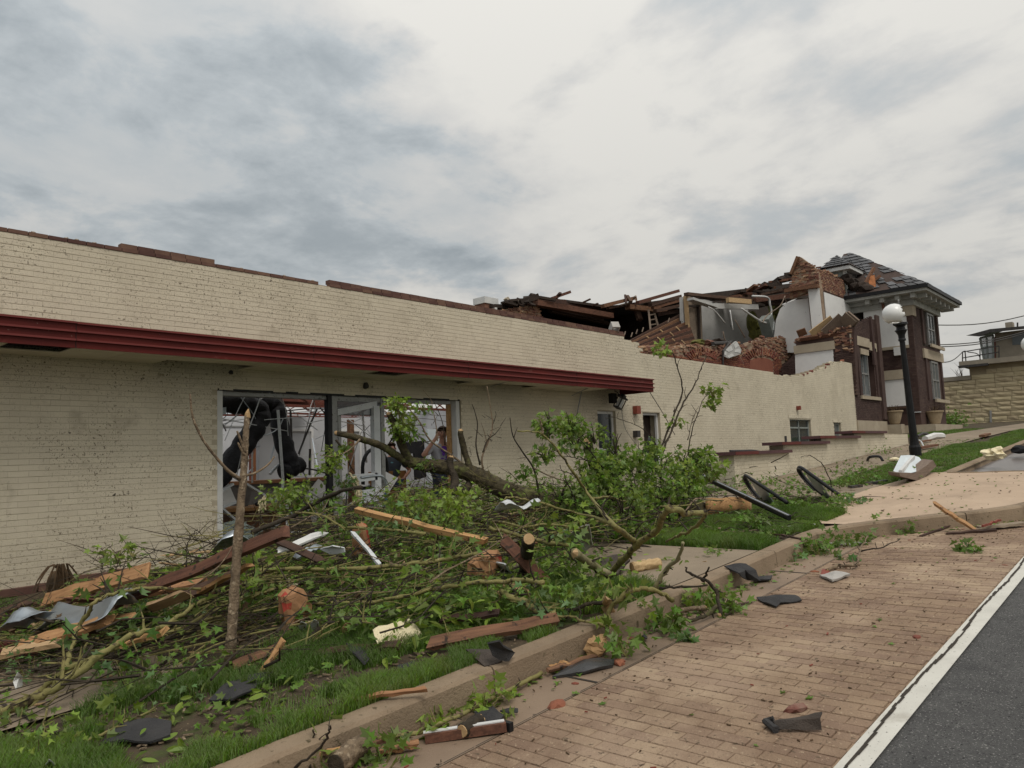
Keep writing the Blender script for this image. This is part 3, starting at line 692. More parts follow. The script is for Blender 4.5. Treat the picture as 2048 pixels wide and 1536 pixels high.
for a, c2, z1 in ((9.6, 10.5, 2.5), (11.0, 11.9, 2.5)):
    q = MB(); q.bx(a, a+.06, 5.56, 5.598, FL, z1); q.bx(c2-.06, c2, 5.56, 5.598, FL, z1); q.bx(a+.06, c2-.06, 5.56, 5.598, z1-.06, z1); q.build('door_frame', 'plaster', inn)
MB().bx(4.2, 4.32, .4, BW-.02, FL, 2.7).build('side_wall', 'plaster_in', inn)
# open-web steel joists and torn deck overhead
for i, y in enumerate((1.3, 3.0, 4.7, 6.4, 8.1)):
    j = MB(); z = 3.18+.03*i; x0_, x1_ = 4.4, 14.2; dz_ = [0, -.1, .05, -.05, 0][i]
    j.beam(V((x0_, y, z)), V((x1_, y, z+dz_)), .07, .07); j.beam(V((x0_, y, z-.32)), V((x1_, y, z-.32+dz_)), .05, .05)
    n = 16
    for k in range(n):
        a = x0_+(x1_-x0_)*k/n; c2 = x0_+(x1_-x0_)*(k+1)/n; zz = dz_*k/n
        j.beam(V((a, y, z-.32+zz if k % 2 else z+zz)), V((c2, y, z+zz if k % 2 else z-.32+zz)), .022)
    j.build('steel_joist', 'rust_steel', inn)
MB().bx(5.0, 10.2, .31, .42, 2.80, 2.90).build('lintel_beam', 'rust_steel', inn)
def corr(P0, U, W, n, amp, m, nm, par):
    b = MB(); U = V(U); W = V(W); nn = U.cross(W).normalized()
    for i in range(n+1):
        o = V(P0)+U*(i/n)+nn*(amp if (i//2) % 2 else 0); b.v += [o, o+W, o+nn*.004+W, o+nn*.004]
    for i in range(n):
        a = i*4; b.f += [[a, a+4, a+5, a+1], [a+3, a+2, a+6, a+7]]
    return b.build(nm, m, par)
corr((6.0, 2.2, 3.05), (2.6, .3, -.12), (.1, 2.6, .3), 24, .05, 'galv', 'roof_deck', inn)
corr((8.2, 5.0, 3.15), (1.9, -.2, .1), (.1, 2.4, .1), 20, .05, 'galv', 'roof_deck', inn)
# bent studs, hangers and ceiling grid
gm = [((434, 862), (540, 786), 1.0, .02, 'white_metal'), ((497, 787), (523, 818), .9, .025, 'white_metal'), ((436, 852), (492, 838), 1.2, .012, 'white_metal'), ((540, 830), (660, 822), 2.2, .02, 'white_metal'),
      ((570, 822), (658, 818), 2.0, .03, 'dark_metal'), ((581, 822), (583, 880), 2.0, .04, 'dark_metal'), ((634, 818), (597, 908), 1.6, .035, 'dark_metal'), ((620, 898), (619, 950), 1.8, .04, 'dark_metal'), ((602, 936), (656, 948), 1.5, .035, 'dark_metal'), ((540, 948), (568, 922), 1.2, .05, 'white_metal'),
      ((434, 850), (455, 840), .9, .02, 'alu'), ((440, 842), (452, 862), .8, .02, 'alu'), ((770, 825), (858, 888), 2.4, .045, 'alu'), ((725, 825), (733, 925), 2.2, .04, 'alu'), ((770, 830), (905, 832), 3.5, .02, 'alu'), ((815, 835), (905, 845), 3.2, .02, 'alu'), ((765, 842), (812, 826), 3.0, .02, 'alu')]
for i, (a, c2, y, w, m) in enumerate(gm):
    p, q = Yp(*a, y), Yp(*c2, y+.15); md = (p+q)/2+V((0, 0, .02)); MB().tube(cr_spline([p, md, q], 3), w*.5, 4).build('bent_stud', m, inn)
MB().tube(cr_spline([Yp(478, 790, .8), Yp(510, 835, .9), Yp(512, 858, .9), Yp(530, 870, .9), Yp(555, 858, .9), Yp(566, 838, .9)], 5), .009, 5).build('loose_wire', 'galv', inn)
MB().tube(cr_spline([Yp(640, 815, 1.2), Yp(655, 832, 1.2), Yp(668, 836, 1.2), Yp(695, 822, 1.2)], 5), .012, 5).build('loose_wire', 'dark_metal', inn)
rn = random.Random(808)
for i in range(46):
    x = rn.uniform(5.4, 9.6); y = rn.uniform(.45, 3.2); z = rn.uniform(1.2, 2.75) if i % 3 else rn.uniform(.6, 1.4); a = V((x, y, z)); d_ = V((rn.gauss(0, 1), rn.gauss(0, .5), rn.gauss(-.2, .7))).normalized()*rn.uniform(.4, 1.6); q = a+d_; q.y = max(.4, q.y); q.z = max(.6, min(2.8, q.z))
    MB().beam(a, q, rn.choice((.018, .025, .03)), .012).build('ceiling_grid_strip', rn.choice(('white_metal', 'alu', 'white_metal', 'galv')), inn)
for i in range(9):
    x = rn.uniform(5.4, 9.4); y = rn.uniform(.6, 2.4); MB().box((x, y, rn.uniform(.7, 1.25)), (.6, .012, rn.uniform(.25, .6)), Matrix.Rotation(rn.uniform(-1, 1), 3, 'Y') @ Matrix.Rotation(rn.uniform(-.8, .8), 3, 'X')).build('fallen_ceiling_tile', rn.choice(('plaster', 'plaster_grey', 'partition')), inn)
for i in range(14):
    x = rn.uniform(5.4, 9.6); y = rn.uniform(.5, 2.6); p = V((x, y, 2.85)); MB().tube(cr_spline([p, p+V((rn.gauss(0, .15), 0, -rn.uniform(.2, .5))), p+V((rn.gauss(0, .3), 0, -rn.uniform(.5, 1.1)))], 4), .006, 4).build('hanging_wire', 'dark_metal' if i % 2 else 'white_metal', inn)
# flexible duct with black jacket, two fallen arms
du = T('black_duct', 'fat black wrapped air duct hanging broken behind the left window bay', 'air duct', Yp(450, 1050, 1.0))
def duct(pts, y, r, nm, fl=True):
    P_ = cr_spline([Yp(a, c2, yy) for a, c2, yy in pts], 6); rad = [r*(1+.07*math.sin(i*1.3)+.05*mnoise.noise(V((i*.6, y, 1)))) for i in range(len(P_))]
    return MB().tube(P_, rad, 14, jit=.03, seed=int(r*1e3)).build(nm, 'duct', du, smooth=True)
duct([(425, 806, 1.0), (470, 806, 1.0), (500, 812, 1.05), (520, 826, 1.05), (512, 852, 1.0), (490, 885, 1.0), (462, 925, .95), (430, 962, .9)], 1.0, .165, 'duct_arm')
duct([(505, 803, 1.35), (545, 808, 1.35), (556, 830, 1.3), (563, 870, 1.25), (575, 910, 1.2), (583, 938, 1.15)], 1.3, .15, 'duct_arm')
duct([(566, 946, 1.12), (584, 937, 1.15), (600, 928, 1.2)], 1.15, .135, 'duct_end')
MB().bx(*(lambda p: (p.x-.3, p.x+.02, .85, 1.2, p.z-.18, p.z+.18))(Yp(440, 806, 1.0))).build('duct_sleeve', 'galv', du)
# counter, desk, fallen panels
c0, c1 = Yp(450, 968, 2.4), Yp(668, 952, 2.4)
ct = T('reception_counter', 'long grey panelled counter with dark red brown top', 'counter', (c0.x, 2.6, FL))
MB().bx(c0.x, c1.x, 2.42, 3.0, FL, c0.z-.03).build('panel', 'partition', ct); MB().bx(c0.x-.05, c1.x+.1, 2.36, 3.05, c0.z-.028, c0.z+.03).build('top', 'counter', ct)
d0 = Yp(455, 1018, 1.1); d1 = Yp(600, 1012, 1.1)
dk = T('wooden_desk', 'wooden desk with curved edge standing in front of the counter', 'desk', (d0.x, 1.3, FL))
poly = [V((d0.x, 1.1, 0)), V((d0.x+.25, 1.0, 0)), V((d0.x+.9, 1.0, 0)), V((d1.x, 1.12, 0)), V((d1.x, 1.8, 0)), V((d0.x, 1.8, 0))]
MB().prism([V((p.x, p.y, d0.z)) for p in poly], (0, 0, -.05)).build('desk_top', 'desk_wood', dk); MB().bx(d0.x+.15, d1.x-.1, 1.25, 1.7, FL, d0.z-.052).build('pedestal', 'counter', dk)
MB().blob(Yp(520, 1008, 1.3), (.1, .08, .04), 4, 2).build('cloth_scrap', 'cloth_black', label='small black cloth lying on the wooden desk', cat='cloth')
wt = [((455, 945), (560, 1010), .9, .06), ((430, 990), (465, 968), .7, .06), ((430, 1020), (476, 1003), .65, .05), ((434, 1008), (470, 1040), .6, .05), ((545, 1055), (590, 1020), .6, .06), ((552, 1000), (585, 985), .8, .06), ((556, 820), (566, 960), .55, .035), ((566, 960), (560, 1040), .5, .035), ((575, 1058), (574, 1010), .45, .04)]
for i, (a, c2, y, w) in enumerate(wt):
    MB().beam(Yp(*a, y), Yp(*c2, y+.1), w, .03).build('ceiling_track', 'white_metal', label=('long', 'short left', 'low left', 'crossing left', 'slanted', 'small bent', 'tall hanging', 'lower hanging', 'upright')[i]+' white metal ceiling track among the debris in the left window bay', cat='metal track', group='fallen ceiling tracks')
# glass heap at the left jamb
gl = T('broken_glass_pane', 'crazed sheets of broken glass heaped at the left window jamb', 'broken glass', Yp(470, 1090, .1))
for i, pl in enumerate(([(432, 1050), (470, 1040), (525, 1062), (500, 1075), (440, 1085)], [(440, 1080), (515, 1068), (500, 1095), (470, 1105), (436, 1100)], [(470, 1046), (492, 1042), (488, 1060)])):
    MB().prism([Yp(a, c2, .05+.09*i+.002*k) for k, (a, c2) in enumerate(pl)], (.02, .012, 0)).build('glass_shard', 'shard', gl)
# ---- storefront: mullion, door frame, leaning door, jamb
sf = T('storefront_frame', 'battered grey aluminium storefront frame with door hanging crooked', 'door frame', (7.9, .1, FL))
def vb(px0, px1, py, y, z0, z1, m, nm, dpt=.1):
    a, c2 = Yp(px0, py, y), Yp(px1, py, y); return MB().bx(a.x, c2.x, y, y+dpt, z0, z1).build(nm, m, sf)
vb(657, 665, 880, .02, FL, 2.72, 'black_metal', 'mullion'); vb(665.3, 676, 880, .04, FL, 2.72, 'alu', 'mullion_cover')
vb(763, 770, 880, .05, FL, 2.72, 'alu', 'door_post'); vb(749, 761, 880, .0, FL+.1, 2.56, 'white_metal', 'door_stile')
vb(677, 683, 880, .06, FL, 2.5, 'alu', 'door_post')
a, c2 = Yp(676, 880, .05).x, Yp(770, 880, .05).x
MB().bx(a, c2-.08, .05, .14, 2.62, 2.71).build('head_rail', 'alu', sf); MB().bx(a+.02, c2-.1, .07, .08, 2.4, 2.618).build('transom_pane', 'pane', sf)
q = MB(); p0, p1 = Yp(676, 818, .02), Yp(754, 802, .02); q.prism([p0, p1, p1+V((0, 0, -.1)), p0+V((0, 0, -.1))], (0, .05, 0)); q.build('door_rail', 'white_metal', sf)
q = MB(); p0, p1 = Yp(700, 950, .0), Yp(755, 945, .0); q.prism([p0, p1, p1+V((0, 0, -.12)), p0+V((0, 0, -.12))], (0, .05, 0)); q.build('door_rail', 'white_metal', sf)
q = MB(); p0, p1 = Yp(715, 982, -.05), Yp(770, 975, -.05); q.prism([p0, p1, p1+V((0, 0, -.2)), p0+V((0, 0, -.2))], (0, .05, 0)); q.build('door_rail', 'white_metal', sf)
MB().bx(9.80, 9.885, .02, .15, FL, 2.722).build('white_jamb', 'white_paint', sf)
MB().bx(5.215, 5.30, .02, .26, FL, 2.722).build('white_jamb', 'white_paint', sf)
MB().bx(5.22, 9.88, -.004, .05, 2.70, 2.728).build('head_trim', 'black_metal', sf); MB().bx(5.3, 9.7, .06, .2, 2.64, 2.698).build('head_plate', 'alu', sf)
MB().bx(9.76, 9.80, .16, .25, FL+.55, 2.68).build('wood_stud', 'timber_new', sf)
p = Yp(705, 900, 2.4); MB().bx(p.x-.05, p.x+.05, 2.4, 2.5, FL, 2.5).build('standing_stud', 'timber_red', label='upright reddish wooden stud standing alone inside the doorway', cat='wood stud')
p = Yp(885, 880, 3.0); MB().bx(p.x-.45, p.x+.4, 3.0, 3.06, p.z-.9, p.z+.25).build('white_board', 'plastic_white', label='pale white board standing behind the man in the grey shirt', cat='board')
q = MB(); c = Yp(836, 915, 3.2); q.prism([c+V((-.3, 0, .35)), c+V((.2, 0, .38)), c+V((.24, 0, -.45)), c+V((-.08, 0, -.5)), c+V((-.1, 0, .1)), c+V((-.3, 0, .08))], (0, .06, 0))
q.build('hanging_shirt', 'cloth_black', label='black shirt hanging on the white wall left of the man on the phone', cat='shirt')
# chair, hand truck, cartons at the doorway
ch = T('tube_cart', 'silver tube hand cart standing in the doorway', 'cart', Yp(770, 1015, -.3))
q = MB()
for yy in (-.35, -.0): q.tube(cr_spline([Yp(722, 955, yy), Yp(755, 951, yy), Yp(768, 955, yy), Yp(773, 968, yy), Yp(773, 990, yy), Yp(772, 1018, yy)], 4), .02, 7)
q.build('tube_frame', 'galv', ch); MB().tube([Yp(772, 985, -.36), Yp(772, 1018, -.36)], .024, 7).build('leg', 'blue_steel', ch); MB().beam(Yp(725, 1014, -.2), Yp(770, 1014, -.2), .3, .02).build('shelf', 'galv', ch)
oc = T('office_chair', 'black office chair behind the door', 'chair', Yp(755, 1000, 1.4)); c = Yp(750, 935, 1.4)
q = MB(); q.tube(cr_spline([c+V((-.28, 0, -.3)), c+V((-.27, 0, .1)), c+V((-.1, 0, .32)), c+V((.15, 0, .3)), c+V((.28, 0, .05)), c+V((.25, 0, -.3))], 4), .035, 7); q.build('back_hoop', 'black_metal', oc)
MB().box(c+V((0, 0, -.38)), (.5, .45, .08)).build('seat', 'cloth_black', oc); MB().bx(c.x-.04, c.x+.04, 1.36, 1.44, FL, c.z-.42).build('pedestal', 'black_metal', oc)
for i, (px, py, y, s_, m, lb) in enumerate(((815, 1005, .3, .35, 'paper_bag', 'brown carton standing low behind the fallen limb near the two people'), (790, 960, 1.6, .45, 'desk_wood', 'light brown carton behind the woman at the doorway'), (870, 1010, .2, .3, 'paper_bag', 'dark brown carton right of the fallen limb in the doorway'))):
    p = Yp(px, py, y); o = MB().box((p.x, y+s_/2, p.z-.05), (s_*1.3, s_, s_), Matrix.Rotation(R(8*i), 3, 'Z')).build('carton', m, label=lb, cat='carton')
# insulation caught on twigs
def shred(pts, y, w, lb, seed):
    b = MB(); P_ = cr_spline([Yp(a, c2, y) for a, c2 in pts], 4); rn = random.Random(seed); m_ = len(P_)
    for i in range(15):
        a = rn.randrange(0, max(1, m_-5)); z_ = rn.randrange(min(m_-1, a+4), m_); o_ = V((rn.gauss(0, w*.42), rn.gauss(0, w*.3), 0)); q = [p+o_*(1+.3*rn.random())+V((rn.uniform(-.01, .01), 0, rn.uniform(-.015, .015))) for p in P_[a:z_+1]]; r = w*rn.uniform(.1, .3); n = len(q)
        b.tube(q, [r*(.35+.65*math.sin(math.pi*(k+.6)/n)) for k in range(n)], 6, jit=.4, seed=seed+i)
    return b.build('insulation_shred', 'fibre', smooth=False, label=lb, cat='insulation')
shred([(697, 944), (705, 955), (712, 970), (716, 990), (713, 1004), (706, 1008)], -1.0, .085, 'large torn strip of yellow insulation snagged on a twig before the door', 3)
shred([(528, 993), (522, 1003), (525, 1015), (521, 1028)], -.5, .06, 'small shred of pale insulation hanging on a twig near the black duct', 5)

# ------------------------------------------------------------------ people
def skin(name, joints, bones, m, parent, sub=2, root=None):
    me = bpy.data.meshes.new(name); b = bmesh.new(); ly = b.verts.layers.skin.verify(); d = {}
    for k, (p, r) in joints.items():
        v = b.verts.new(p); d[k] = v; v[ly].radius = (r, r) if not isinstance(r, tuple) else r; v[ly].use_root = (k == (root or next(iter(joints))))
    for a, c2 in bones: b.edges.new((d[a], d[c2]))
    b.to_mesh(me); b.free(); o = bpy.data.objects.new(name+'_tmp', me); col.objects.link(o)
    s_ = o.modifiers.new('s', 'SKIN'); s_.use_smooth_shade = True; s_.branch_smoothing = .3; o.modifiers.new('u', 'SUBSURF').levels = sub
    dg = bpy.context.evaluated_depsgraph_get(); dg.update(); nm = bpy.data.meshes.new_from_object(o.evaluated_get(dg)); bpy.data.objects.remove(o)
    nm.name = name; nm.materials.clear(); nm.materials.append(MT[m]); nm.polygons.foreach_set('use_smooth', [True]*len(nm.polygons))
    o = bpy.data.objects.new(name, nm); col.objects.link(o)
    if parent: attach(o, parent)
    return o
def person(base, face, ht, label, shirt, pr, rh, lh, leanx=0):
    """base on the floor, face = yaw the figure looks along, rh / lh = elbow, wrist (local: x right-hand side, y forward, z up in heights)"""
    Mz = Matrix.Rotation(face, 3, 'Z'); t = T('person', label, 'person', base); k = ht/1.8
    def W(x, y, z): return V(base) + Mz @ V((x*k*(1.1 if z < 1.55 else 1), y*k, z*k))
    # local axes: +y forward, +x to the figure's right
    J = {'hip': (W(0, 0, .98), .13*k), 'waist': (W(0, 0, 1.14), .115*k), 'chest': (W(0, .01, 1.34), .13*k), 'neckb': (W(0, 0, 1.49), .085*k), 'neck': (W(0, .01, 1.56), .058*k),
         'skull': (W(0, .02, 1.67), .098*k), 'crown': (W(0, .01, 1.74), .08*k), 'jaw': (W(0, .06, 1.615), .06*k)}
    B = [('hip', 'waist'), ('waist', 'chest'), ('chest', 'neckb'), ('neckb', 'neck'), ('neck', 'skull'), ('skull', 'crown'), ('skull', 'jaw')]
    for s_, (el, wr), n in ((1, rh, 'r'), (-1, lh, 'l')):
        J['sh'+n] = (W(s_*.19, 0, 1.43), .068*k); J['el'+n] = (W(*el), .048*k); J['wr'+n] = (W(*wr), .032*k)
        e_, w_ = V(el), V(wr); hd = w_ + (w_-e_).normalized()*.07; J['pm'+n] = (W(*hd), .036*k)
        B += [('chest', 'sh'+n), ('sh'+n, 'el'+n), ('el'+n, 'wr'+n), ('wr'+n, 'pm'+n)]
        d_ = (w_-e_).normalized(); sd_ = d_.cross(V((0, 1, 0))).normalized() if abs(d_.y) < .9 else V((1, 0, 0)); cu = d_.cross(sd_)
        for i in range(4):
            f0 = hd + sd_*(.03-.02*i); ln = (.075, .085, .08, .062)[i]; a1 = f0 + d_*ln*.55+cu*.012; a2 = a1 + d_*ln*.45+cu*.028
            J[f'f{n}{i}'] = (W(*(f0+d_*.015)), .011*k); J[f'g{n}{i}'] = (W(*a1), .0095*k); J[f'h{n}{i}'] = (W(*a2), .0075*k)
            B += [('pm'+n, f'f{n}{i}'), (f'f{n}{i}', f'g{n}{i}'), (f'g{n}{i}', f'h{n}{i}')]
        th = w_ + d_*.03 + sd_*.035; J['t'+n] = (W(*th), .012*k); J['u'+n] = (W(*(th+sd_*.03+d_*.04)), .0095*k); B += [('wr'+n, 't'+n), ('t'+n, 'u'+n)]
        J['th'+n] = (W(s_*.10, 0, .88), .098*k); J['kn'+n] = (W(s_*.11, .02, .50), .062*k); J['an'+n] = (W(s_*.115, -.02, .09), .042*k); J['to'+n] = (W(s_*.125, .15, .03), .036*k)
        B += [('hip', 'th'+n), ('th'+n, 'kn'+n), ('kn'+n, 'an'+n), ('an'+n, 'to'+n)]
    skin('body', J, B, 'skin', t)
    C = {}; CB = []
    for q, r in (('hip', .175), ('waist', .168), ('chest', .195), ('neckb', .088)): C[q] = (J[q][0] + (V((0, 0, -.05)) if q == 'hip' else V((0, 0, 0))), r*k)
    CB = [('hip', 'waist'), ('waist', 'chest'), ('chest', 'neckb')]
    for n in 'rl': C['sh'+n] = (J['sh'+n][0], .086*k); C['sl'+n] = (J['sh'+n][0].lerp(J['el'+n][0], .72), .074*k); CB += [('chest', 'sh'+n), ('sh'+n, 'sl'+n)]
    skin('shirt', C, CB, shirt, t)
    Cj = {'hip': (W(0, 0, .95), .165*k)}; cb_ = []
    for n in 'rl': Cj['th'+n] = (J['th'+n][0], .108*k); Cj['kn'+n] = (J['kn'+n][0], .078*k); Cj['an'+n] = (J['an'+n][0], .068*k); cb_ += [('hip', 'th'+n), ('th'+n, 'kn'+n), ('kn'+n, 'an'+n)]
    skin('jeans', Cj, cb_, 'jeans', t)
    hb = MB()      # cap of hair over the skull, open at the face
    vs, fs = ico(3); ctr = W(0, .01, 1.70); keep = []
    for f_ in fs:
        c3 = sum((vs[i] for i in f_), V())/3
        if c3.z > .72 or (c3.y < .25 and c3.z > .3) or (c3.y < -.25 and c3.z > -.5): keep.append(f_)
    hb.add([ctr + Mz @ V((p.x*.103*k, p.y*.118*k, p.z*.112*k))*(1+.05*mnoise.noise(p*5)) for p in vs], keep); hb.build('hair', 'hair', t, smooth=True)
    fb = MB(); fb.blob(W(0, .122, 1.66), (.014*k, .024*k, .024*k), 1, 1, .1, 1, Mz); fb.blob(W(.1, .0, 1.66), (.012*k, .02*k, .032*k), 1, 1, .1, 1, Mz); fb.blob(W(-.1, .0, 1.66), (.012*k, .02*k, .032*k), 1, 1, .1, 1, Mz); fb.build('nose_and_ears', 'skin', t, smooth=True)
    eb = MB()
    for s_ in (-1, 1): eb.box(W(s_*.034, .108, 1.685), (.026*k, .01*k, .009*k), Mz); eb.box(W(s_*.034, .109, 1.706), (.036*k, .01*k, .006*k), Mz)
    eb.box(W(0, .115, 1.614), (.045*k, .008*k, .008*k), Mz); eb.build('eyes_and_mouth', 'hair', t)
    # print on the chest
    pb = MB()
    for x, z, a, c2 in pr: 
        pb.lathe(W(x, .185, z), [(0, .0), (a*k, 0), (a*k, .012)], 10, Mz @ Matrix.Diagonal((1, 1, c2)) .to_3x3() @ Matrix.Rotation(R(-90), 3, 'X'))
    if pr: pb.build('shirt_print', 'print_purple' if shirt == 'tee_grey' else 'print_cyan', t)
    return t
pb = Yp(887, 950, .45)
person((pb.x, .45, FL), R(150), 1.84, 'person in grey shirt with purple print holding a phone to the ear', 'tee_grey',
       [(.02, 1.38, .062, 1), (-.045, 1.36, .04, 1), (.03, 1.30, .025, 1.6), (-.05, 1.24, .05, .6), (-.02, 1.19, .04, .5), (.05, 1.22, .03, .5)], ((.36, .12, 1.27), (.16, .13, 1.58)), ((-.30, -.02, 1.16), (-.30, .1, .92)))
ph = V((pb.x, .45, FL)) + Matrix.Rotation(R(150), 3, 'Z') @ (V((.125, .07, 1.64))*1.84/1.8)
MB().box(ph, (.012, .07, .14), Matrix.Rotation(R(150), 3, 'Z')).build('phone', 'black_metal', label='dark phone held to the ear of the person in the grey shirt', cat='phone')
pb = Yp(784, 950, 1.7)
person((pb.x, 1.7, FL), R(158), 1.60, 'person in dark navy shirt standing behind the door with a hand on the hip', 'tee_navy',
       [(.05, 1.36, .03, .5)], ((.30, -.06, 1.16), (.27, .1, .92)), ((-.40, -.08, 1.18), (-.22, .06, 1.0)))
# ------------------------------------------------------------------ ruined red brick building behind
ru = T('ruined_brick_building', 'collapsed two storey red brick building with torn roof timbers and exposed white rooms', 'building', (30, 4, 2))
def trace(poly, axis, val, th, m, nm, par=ru, **k):
    f = Xp if axis == 'x' else Yp; e = (th, 0, 0) if axis == 'x' else (0, th, 0)
    return MB().prism([f(a, c, val) for a, c in poly], e).build(nm, m, par, **k)
def inpoly(u, z, poly):
    r = False; j = len(poly)-1
    for i in range(len(poly)):
        (a, c), (d, e) = poly[i], poly[j]
        if (c > z) != (e > z) and u < (d-a)*(z-c)/(e-c)+a: r = not r
        j = i
    return r
def brickface(poly_px, axis, val, m, par, rough=.004, seed=1, dep=.012, cham=.004, bl=.21, bh=.072, gap=.012):
    f = Xp if axis == 'x' else Yp; ix = 1 if axis == 'x' else 0
    pl = [f(a, c, val) for a, c in poly_px]; uv = [(p[ix], p.z) for p in pl]
    u0, u1, z0, z1 = min(q[0] for q in uv), max(q[0] for q in uv), min(q[1] for q in uv), max(q[1] for q in uv)
    cs = brick_cells(u0, u1, z0, z1, bl, bh, lambda a, c, y0, y1: inpoly((a+c)/2, (y0+y1)/2, uv))
    if not cs: return
    rg = np.random.default_rng(seed); o = np.abs(rg.normal(0, rough, len(cs)))
    if axis == 'y': O, U, Nn = (0, val, 0), (1, 0, 0), (0, -1, 0)
    else: O, U, Nn = (val, 0, 0), (0, 1, 0), (-1, 0, 0)
    return brick_mesh('brickwork', cs, O, U, Nn, dep, gap, m, par, cham=cham, jit=rough*.6, seed=seed, out=o+dep-rough)
# -- left wing: roof timbers over a black attic
YA = 8.0
lw = trace([(940, 690), (950, 618), (985, 622), (1030, 616), (1072, 610), (1080, 625), (1083, 660), (1095, 720)], 'y', YA, .35, 'mortar', 'gable_stub')
brickface([(940, 690), (950, 618), (985, 622), (1030, 616), (1074, 609), (1082, 625), (1086, 660), (1096, 720)], 'y', YA, 'rubble_brick', lw, .02, 4)
cpt = T('chimney_stub', 'short brick chimney stub with white metal cap on the roof edge', 'chimney', Yp(978, 622, YA+.5))
p = Yp(978, 610, YA+.5); MB().bx(p.x-.32, p.x+.32, YA+.4, YA+.9, p.z-.5, p.z+.02).build('stack', 'rubble_brick', cpt); MB().bx(p.x-.36, p.x+.36, YA+.36, YA+.94, p.z+.022, p.z+.25).build('cap', 'white_paint', cpt)
MB().bx(p.x-.02, p.x+.1, YA+.2, YA+.36, p.z-.7, p.z-.1).build('vent_pipe', 'white_paint', cpt)
# attic shell: back, floor and torn deck above, cavity's shade painted in near-black
A0, A1 = Yp(1078, 604, YA), Yp(1392, 596, YA-2.5)
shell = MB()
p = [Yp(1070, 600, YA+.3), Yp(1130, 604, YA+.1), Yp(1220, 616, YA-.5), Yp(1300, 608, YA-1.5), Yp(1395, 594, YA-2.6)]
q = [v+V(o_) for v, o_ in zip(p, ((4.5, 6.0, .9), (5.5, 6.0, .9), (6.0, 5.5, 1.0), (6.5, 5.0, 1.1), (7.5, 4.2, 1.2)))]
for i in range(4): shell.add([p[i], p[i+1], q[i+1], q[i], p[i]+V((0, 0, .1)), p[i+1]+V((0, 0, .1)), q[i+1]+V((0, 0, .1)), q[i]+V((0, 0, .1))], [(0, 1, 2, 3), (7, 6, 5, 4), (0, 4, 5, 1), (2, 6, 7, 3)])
shell.build('roof_deck', 'char_shade', ru)
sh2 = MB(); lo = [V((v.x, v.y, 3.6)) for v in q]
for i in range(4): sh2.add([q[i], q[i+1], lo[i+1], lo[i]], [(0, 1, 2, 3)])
sh2.add([p[0], q[0], lo[0], V((p[0].x, p[0].y, 3.6))], [(0, 1, 2, 3)]); sh2.build('attic_wall', 'char_shade', ru)
mid = MB(); zf = Yp(1200, 668, YA).z-.6; mid.bx(p[0].x+.4, 33, YA+.6, YA+7, zf-.2, zf).build('attic_floor', 'char_shade', ru)
tb = [((1060, 604), (1222, 632), 7.9, .26, 'timber_red'), ((1075, 597), (1225, 622), 8.3, .22, 'timber_dark'), ((1085, 612), (1205, 640), 8.2, .16, 'timber_dark'), ((1100, 622), (1230, 650), 9.0, .16, 'timber_dark'), ((1075, 636), (1160, 655), 8.6, .12, 'timber_dark'), ((1040, 606), (1075, 593), 8.0, .25, 'char_shade'), ((1060, 592), (1110, 600), 7.9, .12, 'char_shade'),
      ((1103, 597), (1140, 584), 7.7, .13, 'timber_red'), ((1112, 596), (1121, 586), 7.7, .1, 'timber_dark'), ((1166, 605), (1181, 598), 7.7, .07, 'timber_dark'), ((1185, 611), (1196, 607), 7.7, .07, 'timber_dark'),
      ((1205, 612), (1270, 596), 6.8, .18, 'timber_red'), ((1215, 616), (1300, 602), 6.8, .12, 'timber_dark'), ((1234, 612), (1262, 604), 6.7, .06, 'timber_grey'), ((1250, 590), (1252, 606), 6.6, .07, 'timber_dark'), ((1254, 592), (1262, 604), 6.6, .12, 'timber_dark'), ((1262, 602), (1271, 593), 6.6, .06, 'timber_grey'), ((1271, 592), (1274, 607), 6.6, .06, 'timber_grey'),
      ((1255, 614), (1330, 622), 6.6, .24, 'timber_red'), ((1270, 612), (1280, 640), 7.2, .2, 'timber_dark'), ((1275, 605), (1356, 582), 5.8, .15, 'timber_red'), ((1300, 610), (1360, 593), 5.8, .17, 'timber_dark'), ((1305, 616), (1362, 600), 5.8, .14, 'timber_red'), ((1310, 622), (1366, 610), 5.8, .16, 'timber_dark'), ((1320, 628), (1380, 618), 5.9, .2, 'timber_dark'), ((1335, 617), (1370, 614), 5.7, .06, 'plaster_grey')]
for a, c2, y, w, m in tb: MB().beam(Yp(*a, y), Yp(*c2, y-.3), w*1.1, w*.8).build('roof_timber', m, ru)
rn = random.Random(14)
for i in range(22):
    u = rn.random(); MB().box(Yp(1012+62*u+rn.uniform(-4, 4), 612-20*u*rn.random()-4, 8.0+rn.uniform(-.2, .4)), (rn.uniform(.15, .6), .25, rn.uniform(.03, .12)), Matrix.Rotation(rn.uniform(0, 3), 3, 'Z') @ Matrix.Rotation(rn.uniform(-.9, .9), 3, 'Y')).build('torn_roofing', 'char_shade' if i % 5 else 'limestone', ru)
MB().prism([Yp(a, c2, 8.2) for a, c2 in ((985, 608), (1040, 609), (1075, 602), (1075, 612), (1020, 618), (985, 614))], (.3, 1.5, 0)).build('torn_roofing', 'char_shade', ru)
# ladder
ld = T('ladder', 'old wooden ladder leaning in the dark attic opening', 'ladder', Yp(1310, 660, 5.9))
for a, c2 in (((1297, 620), (1301, 660)), ((1307, 618), (1317, 655))): MB().beam(Yp(*a, 5.9), Yp(*c2, 5.75), .07).build('stile', 'timber_grey', ld)
for y0, y1 in ((640, 638), (650, 648), (630, 628)): MB().beam(Yp(1299, y0, 5.85), Yp(1311, y1, 5.85), .045).build('rung', 'timber_grey', ld)
